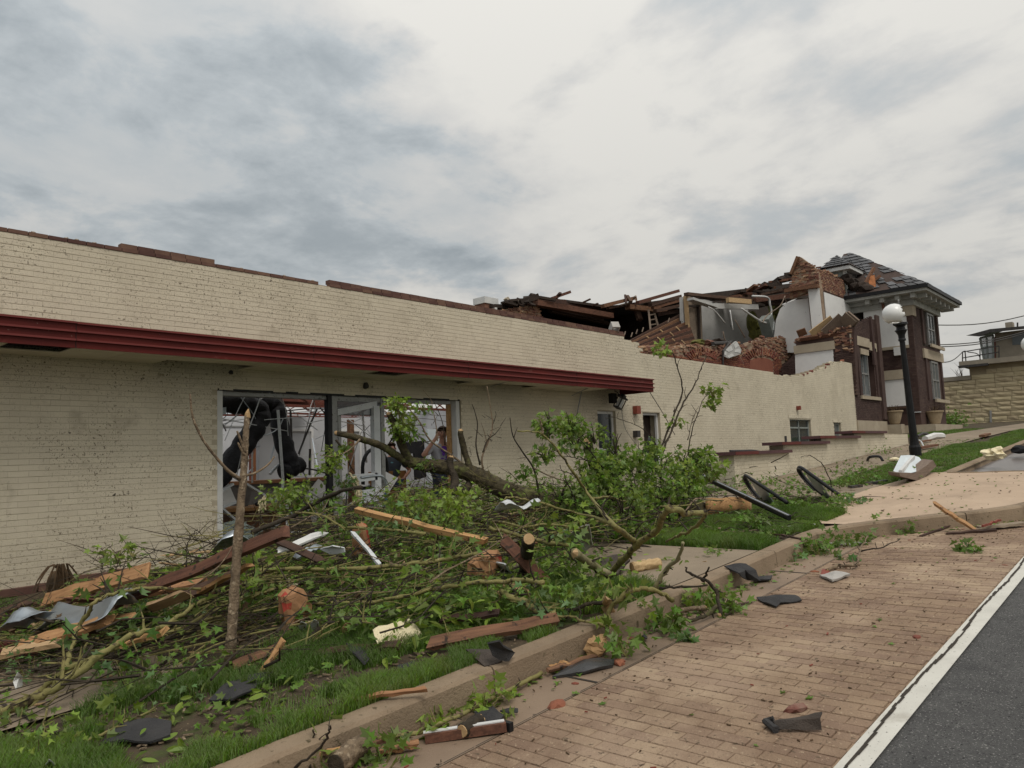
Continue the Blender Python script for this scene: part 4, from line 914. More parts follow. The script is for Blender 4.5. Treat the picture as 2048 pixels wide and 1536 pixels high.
# fallen floor: parallel joists with bridging
ff = T('fallen_floor', 'collapsed floor of parallel brown joists sloping behind the stepped wall end', 'floor', Yp(1330, 690, 5.0))
for i in range(11):
    t = i/10; a = V((1252+62*t, 690+12*t)); c2 = V((1370+22*t, 628+62*t)); y = 5.6-1.2*t
    MB().beam(Yp(a.x, a.y, y), Yp(c2.x, c2.y, y-.35), .07, .2).build('joist', 'timber_red' if i % 2 else 'timber_dark', ff)
for t, k in ((.22, .3), (.22, .55), (.45, .4), (.45, .65), (.7, .35), (.7, .6), (.85, .75), (.35, .8)):
    p = V((1252+62*t, 690+12*t)).lerp(V((1370+22*t, 628+62*t)), k); y = 5.6-1.2*t-.35*k; MB().box(Yp(p.x, p.y, y-.08), (.36, .03, .05), Matrix.Rotation(R(25), 3, 'Y')).build('bridging', 'timber_pale', ff)
for px, py in ((1272, 668), (1284, 664), (1262, 674), (1336, 645), (1248, 672)): MB().beam(Yp(px, py, 5.2), Yp(px+3, py-9, 5.2), .03).build('splinter', 'timber_grey', ff)
# -- middle: exposed upper room
YM = 5.2
MB().beam(Yp(1378, 688, YM-.4), Yp(1371, 592, YM-.4), .13, .14).build('door_post', 'timber_pale', ru)
MB().beam(Yp(1366, 676, YM-.2), Yp(1364, 595, YM-.2), .16, .14).build('door_post', 'plaster_grey', ru)
trace([(1376, 592), (1402, 600), (1406, 690), (1382, 692)], 'y', YM, .12, 'timber_grey', 'lath_wall')
MB().beam(Yp(1400, 690, YM-.1), Yp(1396, 612, YM-.1), .08, .1).build('door_stud', 'char_shade', ru); MB().beam(Yp(1376, 612, YM-.1), Yp(1398, 612, YM-.1), .1, .08).build('door_stud', 'char_shade', ru)
trace([(1398, 596), (1458, 612), (1462, 694), (1404, 692)], 'y', YM+.5, .12, 'plaster_grey', 'room_wall')
trace([(1458, 610), (1496, 615), (1500, 698), (1461, 694)], 'y', YM+.52, .12, 'plaster_grey', 'room_wall')
trace([(1380, 590), (1640, 560), (1660, 700), (1380, 700)], 'y', 11, .1, 'char_shade', 'dark_gap_sheet')  # near-black plane that paints the shade of the gap behind the room
wp = trace([(1544, 705), (1552, 640), (1560, 618), (1572, 606), (1590, 600), (1616, 597), (1628, 705)], 'x', 32.9, .12, 'plaster', 'room_wall')
cl = [((1372, 588), (1545, 606), 4.6, .2, .12, 'timber_dark'), ((1395, 594), (1520, 600), 4.9, .4, .1, 'timber_dark'), ((1450, 600), (1560, 584), 5.0, .35, .12, 'timber_dark'), ((1480, 601), (1525, 612), 4.5, .3, .12, 'char_shade'), ((1425, 612), (1515, 614), 4.4, .1, .22, 'plaster_grey'), ((1380, 598), (1430, 614), 4.4, .3, .1, 'plaster_grey'), ((1510, 600), (1625, 585), 4.2, .12, .22, 'timber_red'), ((1500, 592), (1615, 573), 4.8, .5, .14, 'timber_red'), ((1455, 600), (1500, 604), 4.1, .16, .2, 'timber_pale'), ((1520, 590), (1600, 570), 4.2, .1, .1, 'timber_dark'), ((1517, 608), (1600, 602), 4.6, .3, .26, 'timber_dark')]
for a, c2, y, w, h, m in cl: MB().beam(Yp(*a, y), Yp(*c2, y-.3), w, h).build('ceiling_timber', m, ru)
rn = random.Random(21)
for i in range(13):
    t = i/12; p = Yp(1440+140*t, 600-42*t+rn.uniform(-3, 3), 5.4-t*1.5); MB().box(p, (.3, .9, .1), Matrix.Rotation(rn.uniform(-.5, .5), 3, 'Z') @ Matrix.Rotation(rn.uniform(-.4, .4), 3, 'X')).build('rafter_end', 'timber_red' if i % 3 else 'char_shade', ru)
for i in range(10):
    t = i/9; MB().box(Yp(1535+55*t, 573-24*t+rn.uniform(-3, 2), 4.2), (.5, .4, .12), Matrix.Rotation(rn.uniform(0, 3), 3, 'Z') @ Matrix.Rotation(rn.uniform(-.7, .7), 3, 'Y')).build('torn_roofing', 'char_shade', ru)
for i, pl in enumerate(([(1505, 592), (1535, 595), (1540, 610), (1543, 625), (1538, 642), (1527, 645), (1505, 632), (1483, 617)], [(1417, 614), (1430, 622), (1450, 646)], [(1460, 620), (1466, 660)], [(1617, 540), (1610, 570), (1590, 598), (1565, 610)], [(1570, 592), (1560, 612), (1535, 630), (1525, 645)], [(1568, 595), (1578, 615), (1585, 640), (1605, 665)], [(1446, 663), (1450, 680), (1458, 692)], [(1470, 640), (1490, 675)])):
    MB().tube(cr_spline([Yp(a, c2, 3.9-.1*i) for a, c2 in pl], 4), .045 if i in (0, 3) else .025, 6).build('hanging_conduit', 'white_paint' if i < 4 else 'timber_grey', ru, smooth=True)
for i, (px, py, s_) in enumerate(((1510, 660, .5), (1565, 622, .4), (1558, 630, .3), (1548, 618, .3), (1505, 645, .45))): MB().blob(Yp(px, py, 4.8), (s_*.6, .3, s_), i, 2, .7, 2).build('torn_insulation', 'moss_insul', ru)
# filing cabinet and bin bags in the room
fc = T('metal_cabinet', 'tilted green grey metal cabinet in the exposed upper room', 'cabinet', Yp(1540, 672, 4.0)); p = Yp(1537, 658, 4.0)
MB().box(p, (.55, .5, 1.15), Matrix.Rotation(R(-30), 3, 'Y')).build('case', 'frame_green', fc); MB().beam(p+V((.05, -.26, .3)), p+V((-.12, -.26, -.1)), .03).build('handle', 'white_metal', fc)
b = MB(); b.blob(Yp(1562, 664, 3.8), (.42, .35, .3), 3, 2, .4); b.blob(Yp(1555, 668, 3.7), (.35, .35, .25), 5, 2, .4); b.build('rubbish_bag', 'cloth_black', label='black rubbish bags heaped beside the tilted cabinet', cat='bag')
MB().box(Yp(1569, 666, 3.6), (.2, .3, .5), Matrix.Rotation(R(30), 3, 'Y')).build('white_crate', 'white_paint', label='small white striped box beside the black bags upstairs', cat='box')
# -- red brick south wall with arches, torn top
YS = 3.0
top = [(1262, 690), (1280, 696), (1300, 694), (1312, 700), (1330, 694), (1345, 698), (1362, 690), (1380, 693), (1402, 690), (1420, 694), (1436, 690), (1452, 692), (1470, 688), (1488, 692), (1492, 702), (1502, 700), (1505, 684), (1520, 680), (1530, 676), (1545, 679), (1560, 676), (1590, 674), (1608, 672)]
sw = trace([(1262, 780)]+top+[(1610, 700), (1586, 710), (1575, 722), (1562, 730), (1564, 790)], 'y', YS, .4, 'mortar', 'south_wall')
brickface([(1262, 712), (1300, 712)]+top[4:]+[(1608, 690), (1586, 708), (1575, 722), (1562, 720), (1505, 712), (1440, 718), (1380, 716), (1330, 710), (1262, 712)], 'y', YS, 'rubble_brick', sw, .035, 6)
brickface([(1262, 712), (1330, 710), (1380, 716), (1440, 718), (1500, 712), (1500, 780), (1262, 780)], 'y', YS, 'red_brick', sw, .004, 7)
brickface([(1546, 716), (1562, 720), (1563, 790), (1547, 790)], 'y', YS, 'red_brick', sw, .004, 8)
trace([(1500, 722), (1512, 716), (1526, 715), (1540, 719), (1546, 724), (1548, 790), (1500, 790)], 'y', YS-.03, .1, 'infill', 'arch_infill', sw)
for cx, cy, r in ((1523, 745, 33), (1405, 742, 30)):
    ab = MB(); 
    for ring in (0, 1):
        for k in range(-7, 8):
            a = k/7*R(43); rr_ = r+3.5+ring*8; p = Yp(cx+rr_*math.sin(a), cy-rr_*math.cos(a)*.95+ (cx-1500)*0, YS-.02); p2 = Yp(cx+(rr_+7)*math.sin(a), cy-(rr_+7)*math.cos(a)*.95, YS-.02); ab.beam(p+V((0, -.004, 0)), p2+V((0, -.004, 0)), .05, .05, up=V((0, -1, 0)))
    ab.build('arch_brick', 'red_brick', sw, kind='stuff')
mc = T('mosaic_panel', 'broken white paper covered panel lying on the torn brick wall', 'panel', Yp(1463, 715, YS-.3))
pl = [(1449, 700), (1463, 690), (1473, 682), (1478, 690), (1483, 700), (1481, 708), (1468, 713), (1457, 717), (1448, 712)]
MB().prism([Yp(a, c2, YS-.2) for a, c2 in pl], (.05, .1, 0)).build('board', 'plaster_grey', mc)
for i, q in enumerate(([(1451, 700), (1463, 692), (1466, 700), (1458, 704)], [(1468, 690), (1475, 684), (1478, 692), (1470, 697)], [(1472, 698), (1481, 699), (1481, 706), (1470, 704)], [(1455, 713), (1464, 707), (1469, 711), (1458, 716)], [(1449, 704), (1453, 702), (1453, 711), (1449, 710)])):
    MB().prism([Yp(a, c2, YS-.215) for a, c2 in q], (0, .01, 0)).build('paper_piece', 'white_paint', mc)
MB().tube([Yp(1446, 730, YS-.2), Yp(1446, 702, YS-.25), Yp(1462, 682, YS-.1)], .04, 5).build('bent_rod', 'dark_metal', label='dark bent rod hooked over the torn brick wall', cat='rod')
MB().tube([Yp(1426, 687, YS-.1), Yp(1462, 686, YS+.1)], .07, 7).build('fallen_pipe', 'dark_metal', label='grey pipe with white end lying on the torn wall top', cat='pipe')
for i, (px, py, s_) in enumerate(((1438, 683, .35), (1395, 685, .3), (1415, 686, .3))): MB().blob(Yp(px, py, YS+.3), (s_, .25, .12), i, 2, .6).build('rubble_lump', ('char_shade', 'moss_insul', 'rubble_brick')[i], ru)
rn = random.Random(31); b = MB()
for px, py in top:
    for k in range(4): b.box(Yp(px+rn.uniform(-9, 9), py+rn.uniform(-3, 3), YS+rn.uniform(0, .3)), (.2, .1, .065), Matrix.Rotation(rn.uniform(-.5, .5), 3, 'Z') @ Matrix.Rotation(rn.uniform(-.15, .15), 3, 'Y'))
b.build('brick_rubble', 'rubble_brick', sw, kind='stuff')
b = MB()
for i in range(46): b.box(Yp(rn.uniform(1278, 1342), rn.uniform(694, 712), 1.2+rn.uniform(0, 1)), (.2, .1, .065), Matrix.Rotation(rn.uniform(0, 6), 3, 'Z') @ Matrix.Rotation(rn.uniform(-.7, .7), 3, 'X'))
b.build('brick_rubble', 'rubble_brick', sw, kind='stuff')
# -- bay A: west face and south face
XA = 31.9
aw = trace([(1562, 790), (1562, 735), (1576, 722), (1592, 708), (1592, 680), (1640, 672), (1680, 662), (1703, 654), (1708, 654), (1712, 790)], 'x', XA, .35, 'dark_joint', 'bay_west_wall')
brickface([(1562, 790), (1562, 738), (1576, 724), (1591, 712), (1591, 790)], 'x', XA, 'dark_brick', aw, .004, 11, gap=.01)
brickface([(1667, 790), (1667, 700), (1709, 700), (1712, 790)], 'x', XA, 'dark_brick', aw, .008, 12, gap=.01)
brickface([(1668, 704), (1668, 676), (1680, 662), (1704, 655), (1708, 704)], 'x', XA, 'rubble_brick', aw, .05, 13)
trace([(1587, 692), (1668, 681), (1669, 698), (1588, 708)], 'x', XA-.08, .12, 'limestone', 'lintel', aw)
trace([(1590, 708), (1666, 699), (1670, 790), (1592, 790)], 'x', XA-.03, .05, 'plaster', 'boarded_panel', aw)
b = MB()
for i in range(90):
    t = rn.random(); px = 1592+112*t; py = 682-26*t+rn.uniform(-5, 3); b.box(Xp(px, py, XA+rn.uniform(-.05, .6)), (.2, .1, .065), Matrix.Rotation(rn.uniform(0, 6), 3, 'Z') @ Matrix.Rotation(rn.uniform(-.9, .9), 3, 'X'))
b.build('brick_rubble', 'rubble_brick', aw, kind='stuff')
for i, (a, c2, w) in enumerate((((1600, 678), (1690, 665), .14), ((1625, 672), (1668, 640), .5), ((1650, 668), (1686, 635), .5), ((1684, 633), (1706, 652), .6), ((1690, 632), (1712, 650), .6), ((1595, 668), (1612, 662), .3))):
    MB().beam(Xp(*a, XA-.1+.03*i), Xp(*c2, XA+.1), .07 if i else .2, w, up=V((-.6, 0, 1))).build('fallen_roof_board', ('timber_red', 'timber_pale', 'timber_grey', 'timber_grey', 'timber_grey', 'timber_red')[i], ru)
xr = Yp(1772, 850, 0).x; zA0 = 2.62
as_ = MB(); ztop = 7.05; wx0, wx1, wz0, wz1 = 33.0, 34.75, 3.66, 5.55
as_.bx(XA+.36, wx0, .0, .35, 1.9, 6.5); as_.bx(wx1, xr, .0, .35, 1.9, ztop); as_.bx(wx0, wx1, .0, .35, 1.9, wz0); as_.bx(wx0, wx1, .0, .35, wz1, 6.75)
as_.bx(XA+.002, XA+.359, .002, .35, 1.9, 6.3)
aso = as_.build('bay_south_wall', 'dark_joint', ru)
def amask(a, c2, z, z1):
    m = (a+c2)/2; k = (z+z1)/2
    if wx0-.05 < m < wx1+.05 and wz0-.1 < k < wz1+.05: return False
    if 5.68 < k < 6.1 and m < 35.2: return False
    return zA0 < k < 6.35+.7*min(1, max(0, (m-XA)/2.5))
cs = brick_cells(XA-.01, xr, 2.6, 7.1, .21, .072, amask); brick_mesh('brickwork', cs, (0, 0, 0), (1, 0, 0), (0, -1, 0), .01, .01, 'dark_brick', aso, seed=14)
MB().bx(XA-.02, xr+.02, -.06, -.001, 1.8, zA0).build('plinth', 'limestone', aso)
def bwin(x0, x1, z0, z1, y, par, blind='pane_far'):
    w = MB(); d = .12; w.bx(x0, x0+.08, y+d, y+d+.07, z0, z1); w.bx(x1-.08, x1, y+d, y+d+.07, z0, z1); w.bx(x0+.08, x1-.08, y+d, y+d+.07, z1-.08, z1); w.bx(x0+.08, x1-.08, y+d, y+d+.07, (z0+z1)/2-.03, (z0+z1)/2+.03); w.bx(x0+.08, x1-.08, y+d, y+d+.07, z0, z0+.08); w.bx((x0+x1)/2-.03, (x0+x1)/2+.03, y+d+.01, y+d+.06, z0+.08, z1-.08)
    o = w.build('window', 'alu', par); MB().bx(x0+.08, x1-.08, y+d+.04, y+d+.05, z0+.08, z1-.08).build('pane', blind, o)
    MB().bx(x0-.5, x1+.7, y-.09, y-.012, z0-.16, z0-.02).build('sill', 'limestone', o); return o
bwin(wx0+.1, wx1-.35, wz0, wz1, 0, ru)
for x0_ in (wx0-.42, wx1+.12): # brick mullion piers with reveals either side
    MB().bx(x0_, x0_+.22, -.05, -.011, wz0-.02, wz1+.2).build('brick_pier', 'dark_brick', ru)
    MB().bx(x0_+.225, x0_+.3, -.014, -.0115, wz0, wz1+.1).build('pier_reveal', 'timber_red', ru)
MB().bx(XA-.03, 34.2, -.07, -.011, 5.70, 6.08).build('stone_band', 'limestone', ru); MB().bx(34.2, 35.2, -.05, -.0112, 5.62, 5.98).build('stone_band', 'limestone', ru); MB().bx(33.0, 34.0, -.06, -.0114, 5.36, 5.6).build('lintel', 'limestone', ru)
MB().bx(34.55, 34.75, -.1, -.012, 5.0, 7.1).build('corner_pier', 'dark_brick', ru); MB().bx(35.3, xr, -.1, -.012, 2.7, 7.25).build('corner_pier', 'dark_brick', ru)
# -- upper wall set back: brick above, plaster below, and its gable return
YU = 32.4*10/Yp(1632, 560, 0).x-10      # the return stands just inside the bay's west wall
p0 = Xp(1725, 640, 36.6).y
uw = trace([(1633, 537), (1655, 547), (1675, 556), (1700, 575), (1726, 590), (1732, 690), (1656, 695), (1645, 690)], 'y', YU, .3, 'timber_dark', 'upper_wall')
brickface([(1632, 536), (1655, 547), (1675, 557), (1700, 576), (1725, 590), (1726, 611), (1690, 598), (1650, 583), (1632, 578)], 'y', YU, 'rubble_brick', uw, .01, 15, bl=.22)
trace([(1648, 584), (1690, 599), (1723, 612), (1731, 690), (1658, 690)], 'y', YU-.03, .028, 'plaster', 'plaster_face', uw)
gx = Yp(1632, 560, YU).x
gb = trace([(1580, 598), (1585, 545), (1592, 513), (1599, 513), (1632, 537), (1640, 576), (1653, 700), (1627, 700), (1616, 583)], 'x', gx, .3, 'mortar', 'gable_return')
brickface([(1580, 578), (1586, 546), (1592, 518), (1600, 514), (1633, 537), (1640, 578), (1612, 582), (1580, 600)], 'x', gx, 'rubble_brick', gb, .03, 16)
trace([(1616, 579), (1638, 576), (1651, 695), (1628, 695)], 'x', gx-.04, .05, 'plaster', 'plaster_face', gb)
MB().beam(Xp(1582, 548, gx-.1), Xp(1596, 513, gx-.1), .14, .12).build('barge_board', 'timber_red', ru); MB().beam(Xp(1570, 582, gx-.15), Xp(1636, 572, gx-.15), .2, .14).build('wall_plate', 'timber_red', ru)
b = MB()
for i in range(46):
    t = rn.random(); b.box(Yp(1634+60*t+rn.uniform(-2, 2), 537+30*t+rn.uniform(-4, 3), YU+rn.uniform(0, .3)), (.2, .1, .065), Matrix.Rotation(rn.uniform(0, 6), 3, 'Z') @ Matrix.Rotation(rn.uniform(-.6, .6), 3, 'X'))
b.build('brick_rubble', 'rubble_brick', uw, kind='stuff')
# -- block B: standing corner with cornice and slate hip roof
XB, YB = 36.6, -1.2; xBe = Yp(1889, 800, YB).x; ze = Xp(1831, 600, XB).z+.1
bw_ = MB(); bw_.bx(XB, XB+.4, YB, .8, 1.9, ze); bw_.bx(XB+.4, xBe, YB, YB+.4, 1.9, ze); bw_.bx(xBe-.4, xBe, YB+.4, 8, 1.9, ze); bbo = bw_.build('corner_wall', 'dark_joint', ru)
B1 = [(Xp(*q, XB).y, Xp(*q, XB).z) for q in ((1738, 612), (1806, 592), (1812, 692), (1742, 700))]
pA = (1734, 1808, 608, 694); pB = (1768, 1816, 757, 813)
def zy(px, py): v = Xp(px, py, XB); return v.y, v.z
def bmask(a, c2, z, z1):
    m, k = (a+c2)/2, (z+z1)/2
    yA0, zA_1 = zy(1812, 615); _, zA_0 = zy(1812, 690); yB0, zb1 = zy(1816, 757); _, zb0 = zy(1816, 811)
    if m > yA0 and zA_0 < k < zA_1+.4: return False
    if m > yB0 and zb0-.05 < k < zb1+.45: return False
    return k > 2.9
cs = brick_cells(YB, .8, 2.7, ze, .21, .072, bmask); brick_mesh('brickwork', cs, (XB, 0, 0), (0, 1, 0), (-1, 0, 0), .01, .01, 'dark_brick', bbo, seed=17)
yA0, zA_1 = zy(1812, 615); _, zA_0 = zy(1812, 690); yB0, zb1 = zy(1816, 757); _, zb0 = zy(1816, 811)
MB().bx(XB-.03, XB-.001, yA0+.02, .78, zA_0, zA_1+.38).build('boarded_panel', 'plaster', bbo); MB().bx(XB-.04, XB-.002, yB0+.02, .78, zb0, zb1-.01).build('boarded_panel', 'plaster', bbo)
MB().bx(XB-.09, XB-.002, yB0+.01, .78, zb1+.002, zb1+.42).build('lintel', 'limestone', bbo); MB().bx(XB-.08, XB-.0, yA0+.01, .78, zA_0-.14, zA_0-.004).build('sill', 'limestone', bbo); MB().bx(XB-.08, XB-.002, yB0+.01, .78, zb0-.12, zb0-.004).build('sill', 'timber_dark', bbo)
MB().bx(XB-.12, XB-.002, yA0+.5, .78, zA_1+.385, ze-.1).build('frieze_board', 'cornice', bbo)
p = Xp(1796, 704, XB-.1); MB().bx(XB-.3, XB-.012, p.y-.22, p.y+.12, p.z-.16, p.z+.2).build('wall_unit', 'white_paint', bbo)
wx = [(37.7, 39.6)]
def smask(a, c2, z, z1):
    m, k = (a+c2)/2, (z+z1)/2
    if 37.9 < m < 41.2 and (3.5 < k < 5.5 or 5.95 < k < 7.75): return False
    return k > 2.9
cs = brick_cells(XB, xBe, 2.7, ze, .21, .072, smask); brick_mesh('brickwork', cs, (0, YB, 0), (1, 0, 0), (0, -1, 0), .01, .01, 'dark_brick', bbo, seed=18)
for z0, z1 in ((3.6, 5.35), (6.1, 7.6)):
    MB().bx(37.9, 41.2, YB-.012, YB-.002, z0-.1, z1+.15).build('painted_recess', 'char_shade' if z0 > 6 else 'dark_joint', bbo)  # flat sheets on the wall; the upper opening's darkness is painted on
    o = bwin(38.9, 40.1, z0, z1, YB-.2, ru, 'pane_far' if z0 < 6 else 'pane')
    for x0_ in (38.0, 40.7): MB().bx(x0_, x0_+.25, YB-.08, YB-.013, z0-.02, z1+.15).build('brick_pier', 'dark_brick', ru)
MB().bx(37.8, 41.3, YB-.09, YB-.014, 5.42, 5.85).build('stone_band', 'limestone', ru)
MB().bx(XB-.05, XB+.5, YB-.06, YB-.001, ze-.75, ze-.25).build('capital', 'limestone', ru); MB().bx(XB-.06, XB-.011, YB-.05, YB+.45, ze-.75, ze-.25).build('capital', 'limestone', ru)
MB().bx(XB-.05, XB-.012, YB-.03, YB+.5, 2.95, 2.99).build('pipe_rail', 'white_metal', ru)
# stone base course and ledge
zl2 = Yp(1871, 849, YB-.3).z; zl1 = Yp(1790, 849, -.3).z
MB().bx(XB-.3, xBe+.3, YB-.6, YB-.012, 1.6, zl2).build('base_ledge', 'limestone', ru); MB().bx(xr+.03, XB-.304, -.6, 1.2, 1.6, zl1).build('base_ledge', 'limestone', ru); MB().bx(XB-.302, XB-.002, YB-.01, 1.1, 1.6, zl2-.003).build('base_ledge', 'limestone', ru)
# cornice: soffit, fascia, gutter, modillions
ov = .85; zc_ = ze+.12; ex0, ex1, ey0, ey1 = XB-ov, xBe+ov, YB-ov, 8.8
def ring(d, z0, z1, m, nm, par):
    b = MB(); b.bx(ex0+d, ex0+d+.12, ey0+d, 1.6, z0, z1); b.bx(ex0+d+.12, ex1-d, ey0+d, ey0+d+.12, z0, z1); b.bx(ex1-d-.12, ex1-d, ey0+d+.12, 2.4, z0, z1); return b.build(nm, m, par)
co = MB().bx(ex0+.02, ex1-.02, ey0+.02, 1.55, zc_, zc_+.06).build('cornice', 'cornice', ru)
ring(.0, zc_+.005, zc_+.2, 'cornice', 'fascia_board', co); ring(-.09, zc_+.12, zc_+.27, 'black_metal', 'gutter', co); ring(ov-.14, zc_-.42, zc_-.002, 'cornice', 'bed_mould', co); ring(ov-.3, zc_-.16, zc_-.003, 'cornice', 'bed_mould', co)
for i in range(9): x = ex0+.6+i*.82; MB().bx(x, x+.2, ey0+.16, YB-.155, zc_-.2, zc_-.004).build('modillion', 'cornice', co) if x < ex1-.4 else None
for i in range(4): y = ey0+.5+i*.62; MB().bx(ex0+.16, XB-.155, y, y+.18, zc_-.2, zc_-.004).build('modillion', 'cornice', co) if y < 1.3 else None
zr = zc_+.24; ap = Yp(1748, 531, 2.2); sl_ = (ap.z-zr)/((ap.y-ey0)); cx_ = ap.x
r2 = V((ex1-(ap.y-ey0), ap.y, ap.z)); r1 = V((ex0+(ap.y-ey0)*1.0, ap.y, ap.z))
if r2.x < r1.x+.5: r2.x = r1.x+.5
c00, c10, c11, c01 = V((ex0-.05, ey0-.05, zr)), V((ex1+.05, ey0-.05, zr)), V((ex1+.05, 2.5, zr)), V((ex0-.05, 2.5, zr))
ro = MB().add([c00, c10, r2, r1, c11, c01, V((r1.x, 2.5, r1.z)), V((r2.x, 2.5, r2.z))], [(0, 1, 2, 3), (1, 4, 7, 2), (5, 0, 3, 6), (3, 2, 7, 6)]).build('roof', 'roof_under', ru)
rn = random.Random(8); 
def slates(a, c2, d, e, rows, nper, drop, nm='slate'):
    """quad a-b eave, d-e ridge; staggered slates as geometry"""
    n = (c2-a).cross(e-a).normalized(); n = n if n.z > 0 else -n; b = MB()
    for i in range(rows):
        t0, t1 = i/rows, (i+1.25)/rows; l0, r0 = a.lerp(e, t0), c2.lerp(d, t0); l1, r1_ = a.lerp(e, min(1, t1)), c2.lerp(d, min(1, t1)); w = (r0-l0).length; k = max(1, int(w/.34))
        for j in range(k):
            u0, u1 = (j+(.5 if i % 2 else 0))/k+.006, (j+1+(.5 if i % 2 else 0))/k-.006; u1 = min(u1, 1)
            if u0 >= 1 or drop(i/rows, (u0+u1)/2): continue
            q = n*(.03+rn.uniform(0, .015)); h = n*.012
            b.add([l0.lerp(r0, u0)+q+h*1.6, l0.lerp(r0, u1)+q+h*1.6, l1.lerp(r1_, u1)+h, l1.lerp(r1_, u0)+h, l0.lerp(r0, u0)+q, l0.lerp(r0, u1)+q], [(0, 1, 2, 3), (4, 5, 1, 0)])
    return b.build(nm, 'slate', ro, kind='stuff')
slates(c00, c10, r2, r1, 14, 10, lambda t, u: (.15 < t < .75 and .04 < u < .62 and rn.random() < .82) or rn.random() < .06)
slates(c01, c00, r1, V((r1.x, 2.5, r1.z)), 14, 10, lambda t, u: (t < .45 and u < .88 and rn.random() < .55) or (t > .2 and t < .6 and u > .75 and rn.random() < .6) or rn.random() < .05)
q = Xp(1742, 572, ex0+.5); MB().prism([q+V((-.2, -.25, -.1)), q+V((-.2, .25, -.1)), q+V((.1, .2, .45)), q+V((.1, -.15, .5))], (.06, 0, .02)).build('copper_flashing', 'copper', ru)
for a, c2 in (((1730, 568), (1748, 536)), ((1725, 575), (1760, 552))): MB().beam(Xp(*a, ex0+.3), Xp(*c2, ex0+1.0), .12).build('broken_rafter', 'timber_red', ru)
MB().beam(Xp(1768, 620, XB-.3), Xp(1762, 590, XB-.3), .1).build('hanging_rafter', 'timber_red', ru)
b = MB()
for i in range(26): t = rn.random(); b.blob(Xp(1680+70*t, 552+34*t+rn.uniform(-4, 6), ex0+.2+rn.uniform(0, .6)), (.3, .3, .2), i, 1, .6)
b.build('charred_eave', 'char_shade', ru)
# dormer
XD = 36.0; dm = MB()
yl, yr_, zb, zt = Xp(1655, 545, XD).y, Xp(1691, 545, XD).y, Xp(1691, 556, XD).z, Xp(1691, 534, XD).z
do = dm.bx(XD, XD+1.6, yr_, yl, zb-1.2, zt).build('dormer', 'frame_green', ru)
for y in (yr_, yl-.1): MB().bx(XD-.03, XD-.002, y, y+.1, zb-.3, zt).build('corner_board', 'white_paint', do)
for x in (XD+.0, XD+1.45): MB().bx(x, x+.12, yr_-.03, yr_-.002, zb-.5, zt).build('corner_board', 'white_paint', do)
MB().bx(XD+.2, XD+1.4, yr_-.012, yr_-.003, zb-.4, zt-.15).build('louvre', 'partition', do)
e0, e1, e2, e3 = V((XD-.3, yr_-.3, zt)), V((XD+2.0, yr_-.3, zt)), V((XD+2.0, yl+.3, zt)), V((XD-.3, yl+.3, zt)); pk = Xp(1672, 512, XD+.85)
MB().add([e0, e1, e2, e3, pk, e0-V((0, 0, .16)), e1-V((0, 0, .16)), e2-V((0, 0, .16)), e3-V((0, 0, .16))], [(3, 2, 1, 0)]+[(5, 6, 1, 0), (8, 5, 0, 3), (6, 7, 2, 1), (7, 8, 3, 2), (8, 7, 6, 5)]).build('dormer_eave', 'white_paint', do)
MB().add([e0+V((-.05, -.05, .01)), e1+V((.05, -.05, .01)), e2, e3+V((-.05, 0, .01)), pk+V((0, 0, .02))], [(0, 1, 4), (1, 2, 4), (2, 3, 4), (3, 0, 4)]).build('dormer_roof', 'roof_under', do)
ro_keep = ro; ro = do
slates(e3+V((-.06, 0, .03)), e0+V((-.06, -.06, .03)), pk+V((0, -.02, .03)), pk+V((0, .02, .03)), 6, 6, lambda t, u: rn.random() < .06); slates(e0+V((-.06, -.06, .03)), e1+V((.05, -.06, .03)), pk+V((.02, 0, .03)), pk+V((-.02, 0, .03)), 6, 6, lambda t, u: rn.random() < .5)
ro = ro_keep
# planters on the ledge
for i, (px, py, y, lb) in enumerate(((1790, 848, -.3, 'round tan planter bowl on the stone ledge below the white boarded opening'), (1871, 848, YB-.3, 'round tan planter bowl at the right corner of the brick house'))):
    p = Yp(px, py, y); pz = max(p.z, 2.705 if i == 0 else 2.4); t = T('planter', lb, 'planter', (p.x, y, p.z), 'planters on the house ledge'); s_ = 1.0
    MB().lathe((p.x, y, p.z), [(.17, 0), (.2, .03), (.28, .3), (.33, .5), (.37, .52), (.37, .58), (.31, .58), (.3, .5)], 20).build('bowl', 'terracotta', t, smooth=False)
    b = MB(); [b.tube([V((p.x+rn.uniform(-.2, .2), y+rn.uniform(-.2, .2), p.z+.5)), V((p.x+rn.uniform(-.35, .35), y+rn.uniform(-.3, .3), p.z+.7+rn.random()*.15))], [.02, .005], 4) for _ in range(14)]; b.build('dry_plant', 'dead_leaf', t)

# ------------------------------------------------------------------ stone wall with guard tower, far right
XT = 58.0
tw = T('stone_perimeter_wall', 'high rough limestone block wall beyond the brick house', 'wall', (XT, -12, gz(XT)))
def xy(px, py, X=XT): v = Xp(px, py, X); return v.y, v.z
yL, zL = xy(1880, 765); yM, zM = xy(1928, 738); yRt = -24; zb_ = gz(XT)-.2; zT = xy(1990, 720)[1]-.25; z1_ = xy(1885, 764)[1]
MB().bx(XT, XT+1, yM-.3, yL+8, zb_, z1_).build('wall_core', 'stone_joint', tw); MB().bx(XT+.002, XT+1, yRt, yM-.301, zb_, zT).build('wall_core', 'stone_joint', tw)
MB().bx(XT-.12, XT+1.1, yM-.35, yL+8, z1_+.002, z1_+.28).build('wall_cap', 'tower_wall', tw)
cs = []; z = zb_+.1; r = 0; rn = random.Random(5)
while z < zT-.02:
    h = .31; y = yRt + rn.uniform(0, .6)
    while y < yL+2:
        l = rn.uniform(.55, 1.3)
        if z+h < (zT if y+l < yM-.2 else z1_)+.02: cs.append((y, y+l, z, min(z+h, zT)))
        y += l
    z += h; r += 1
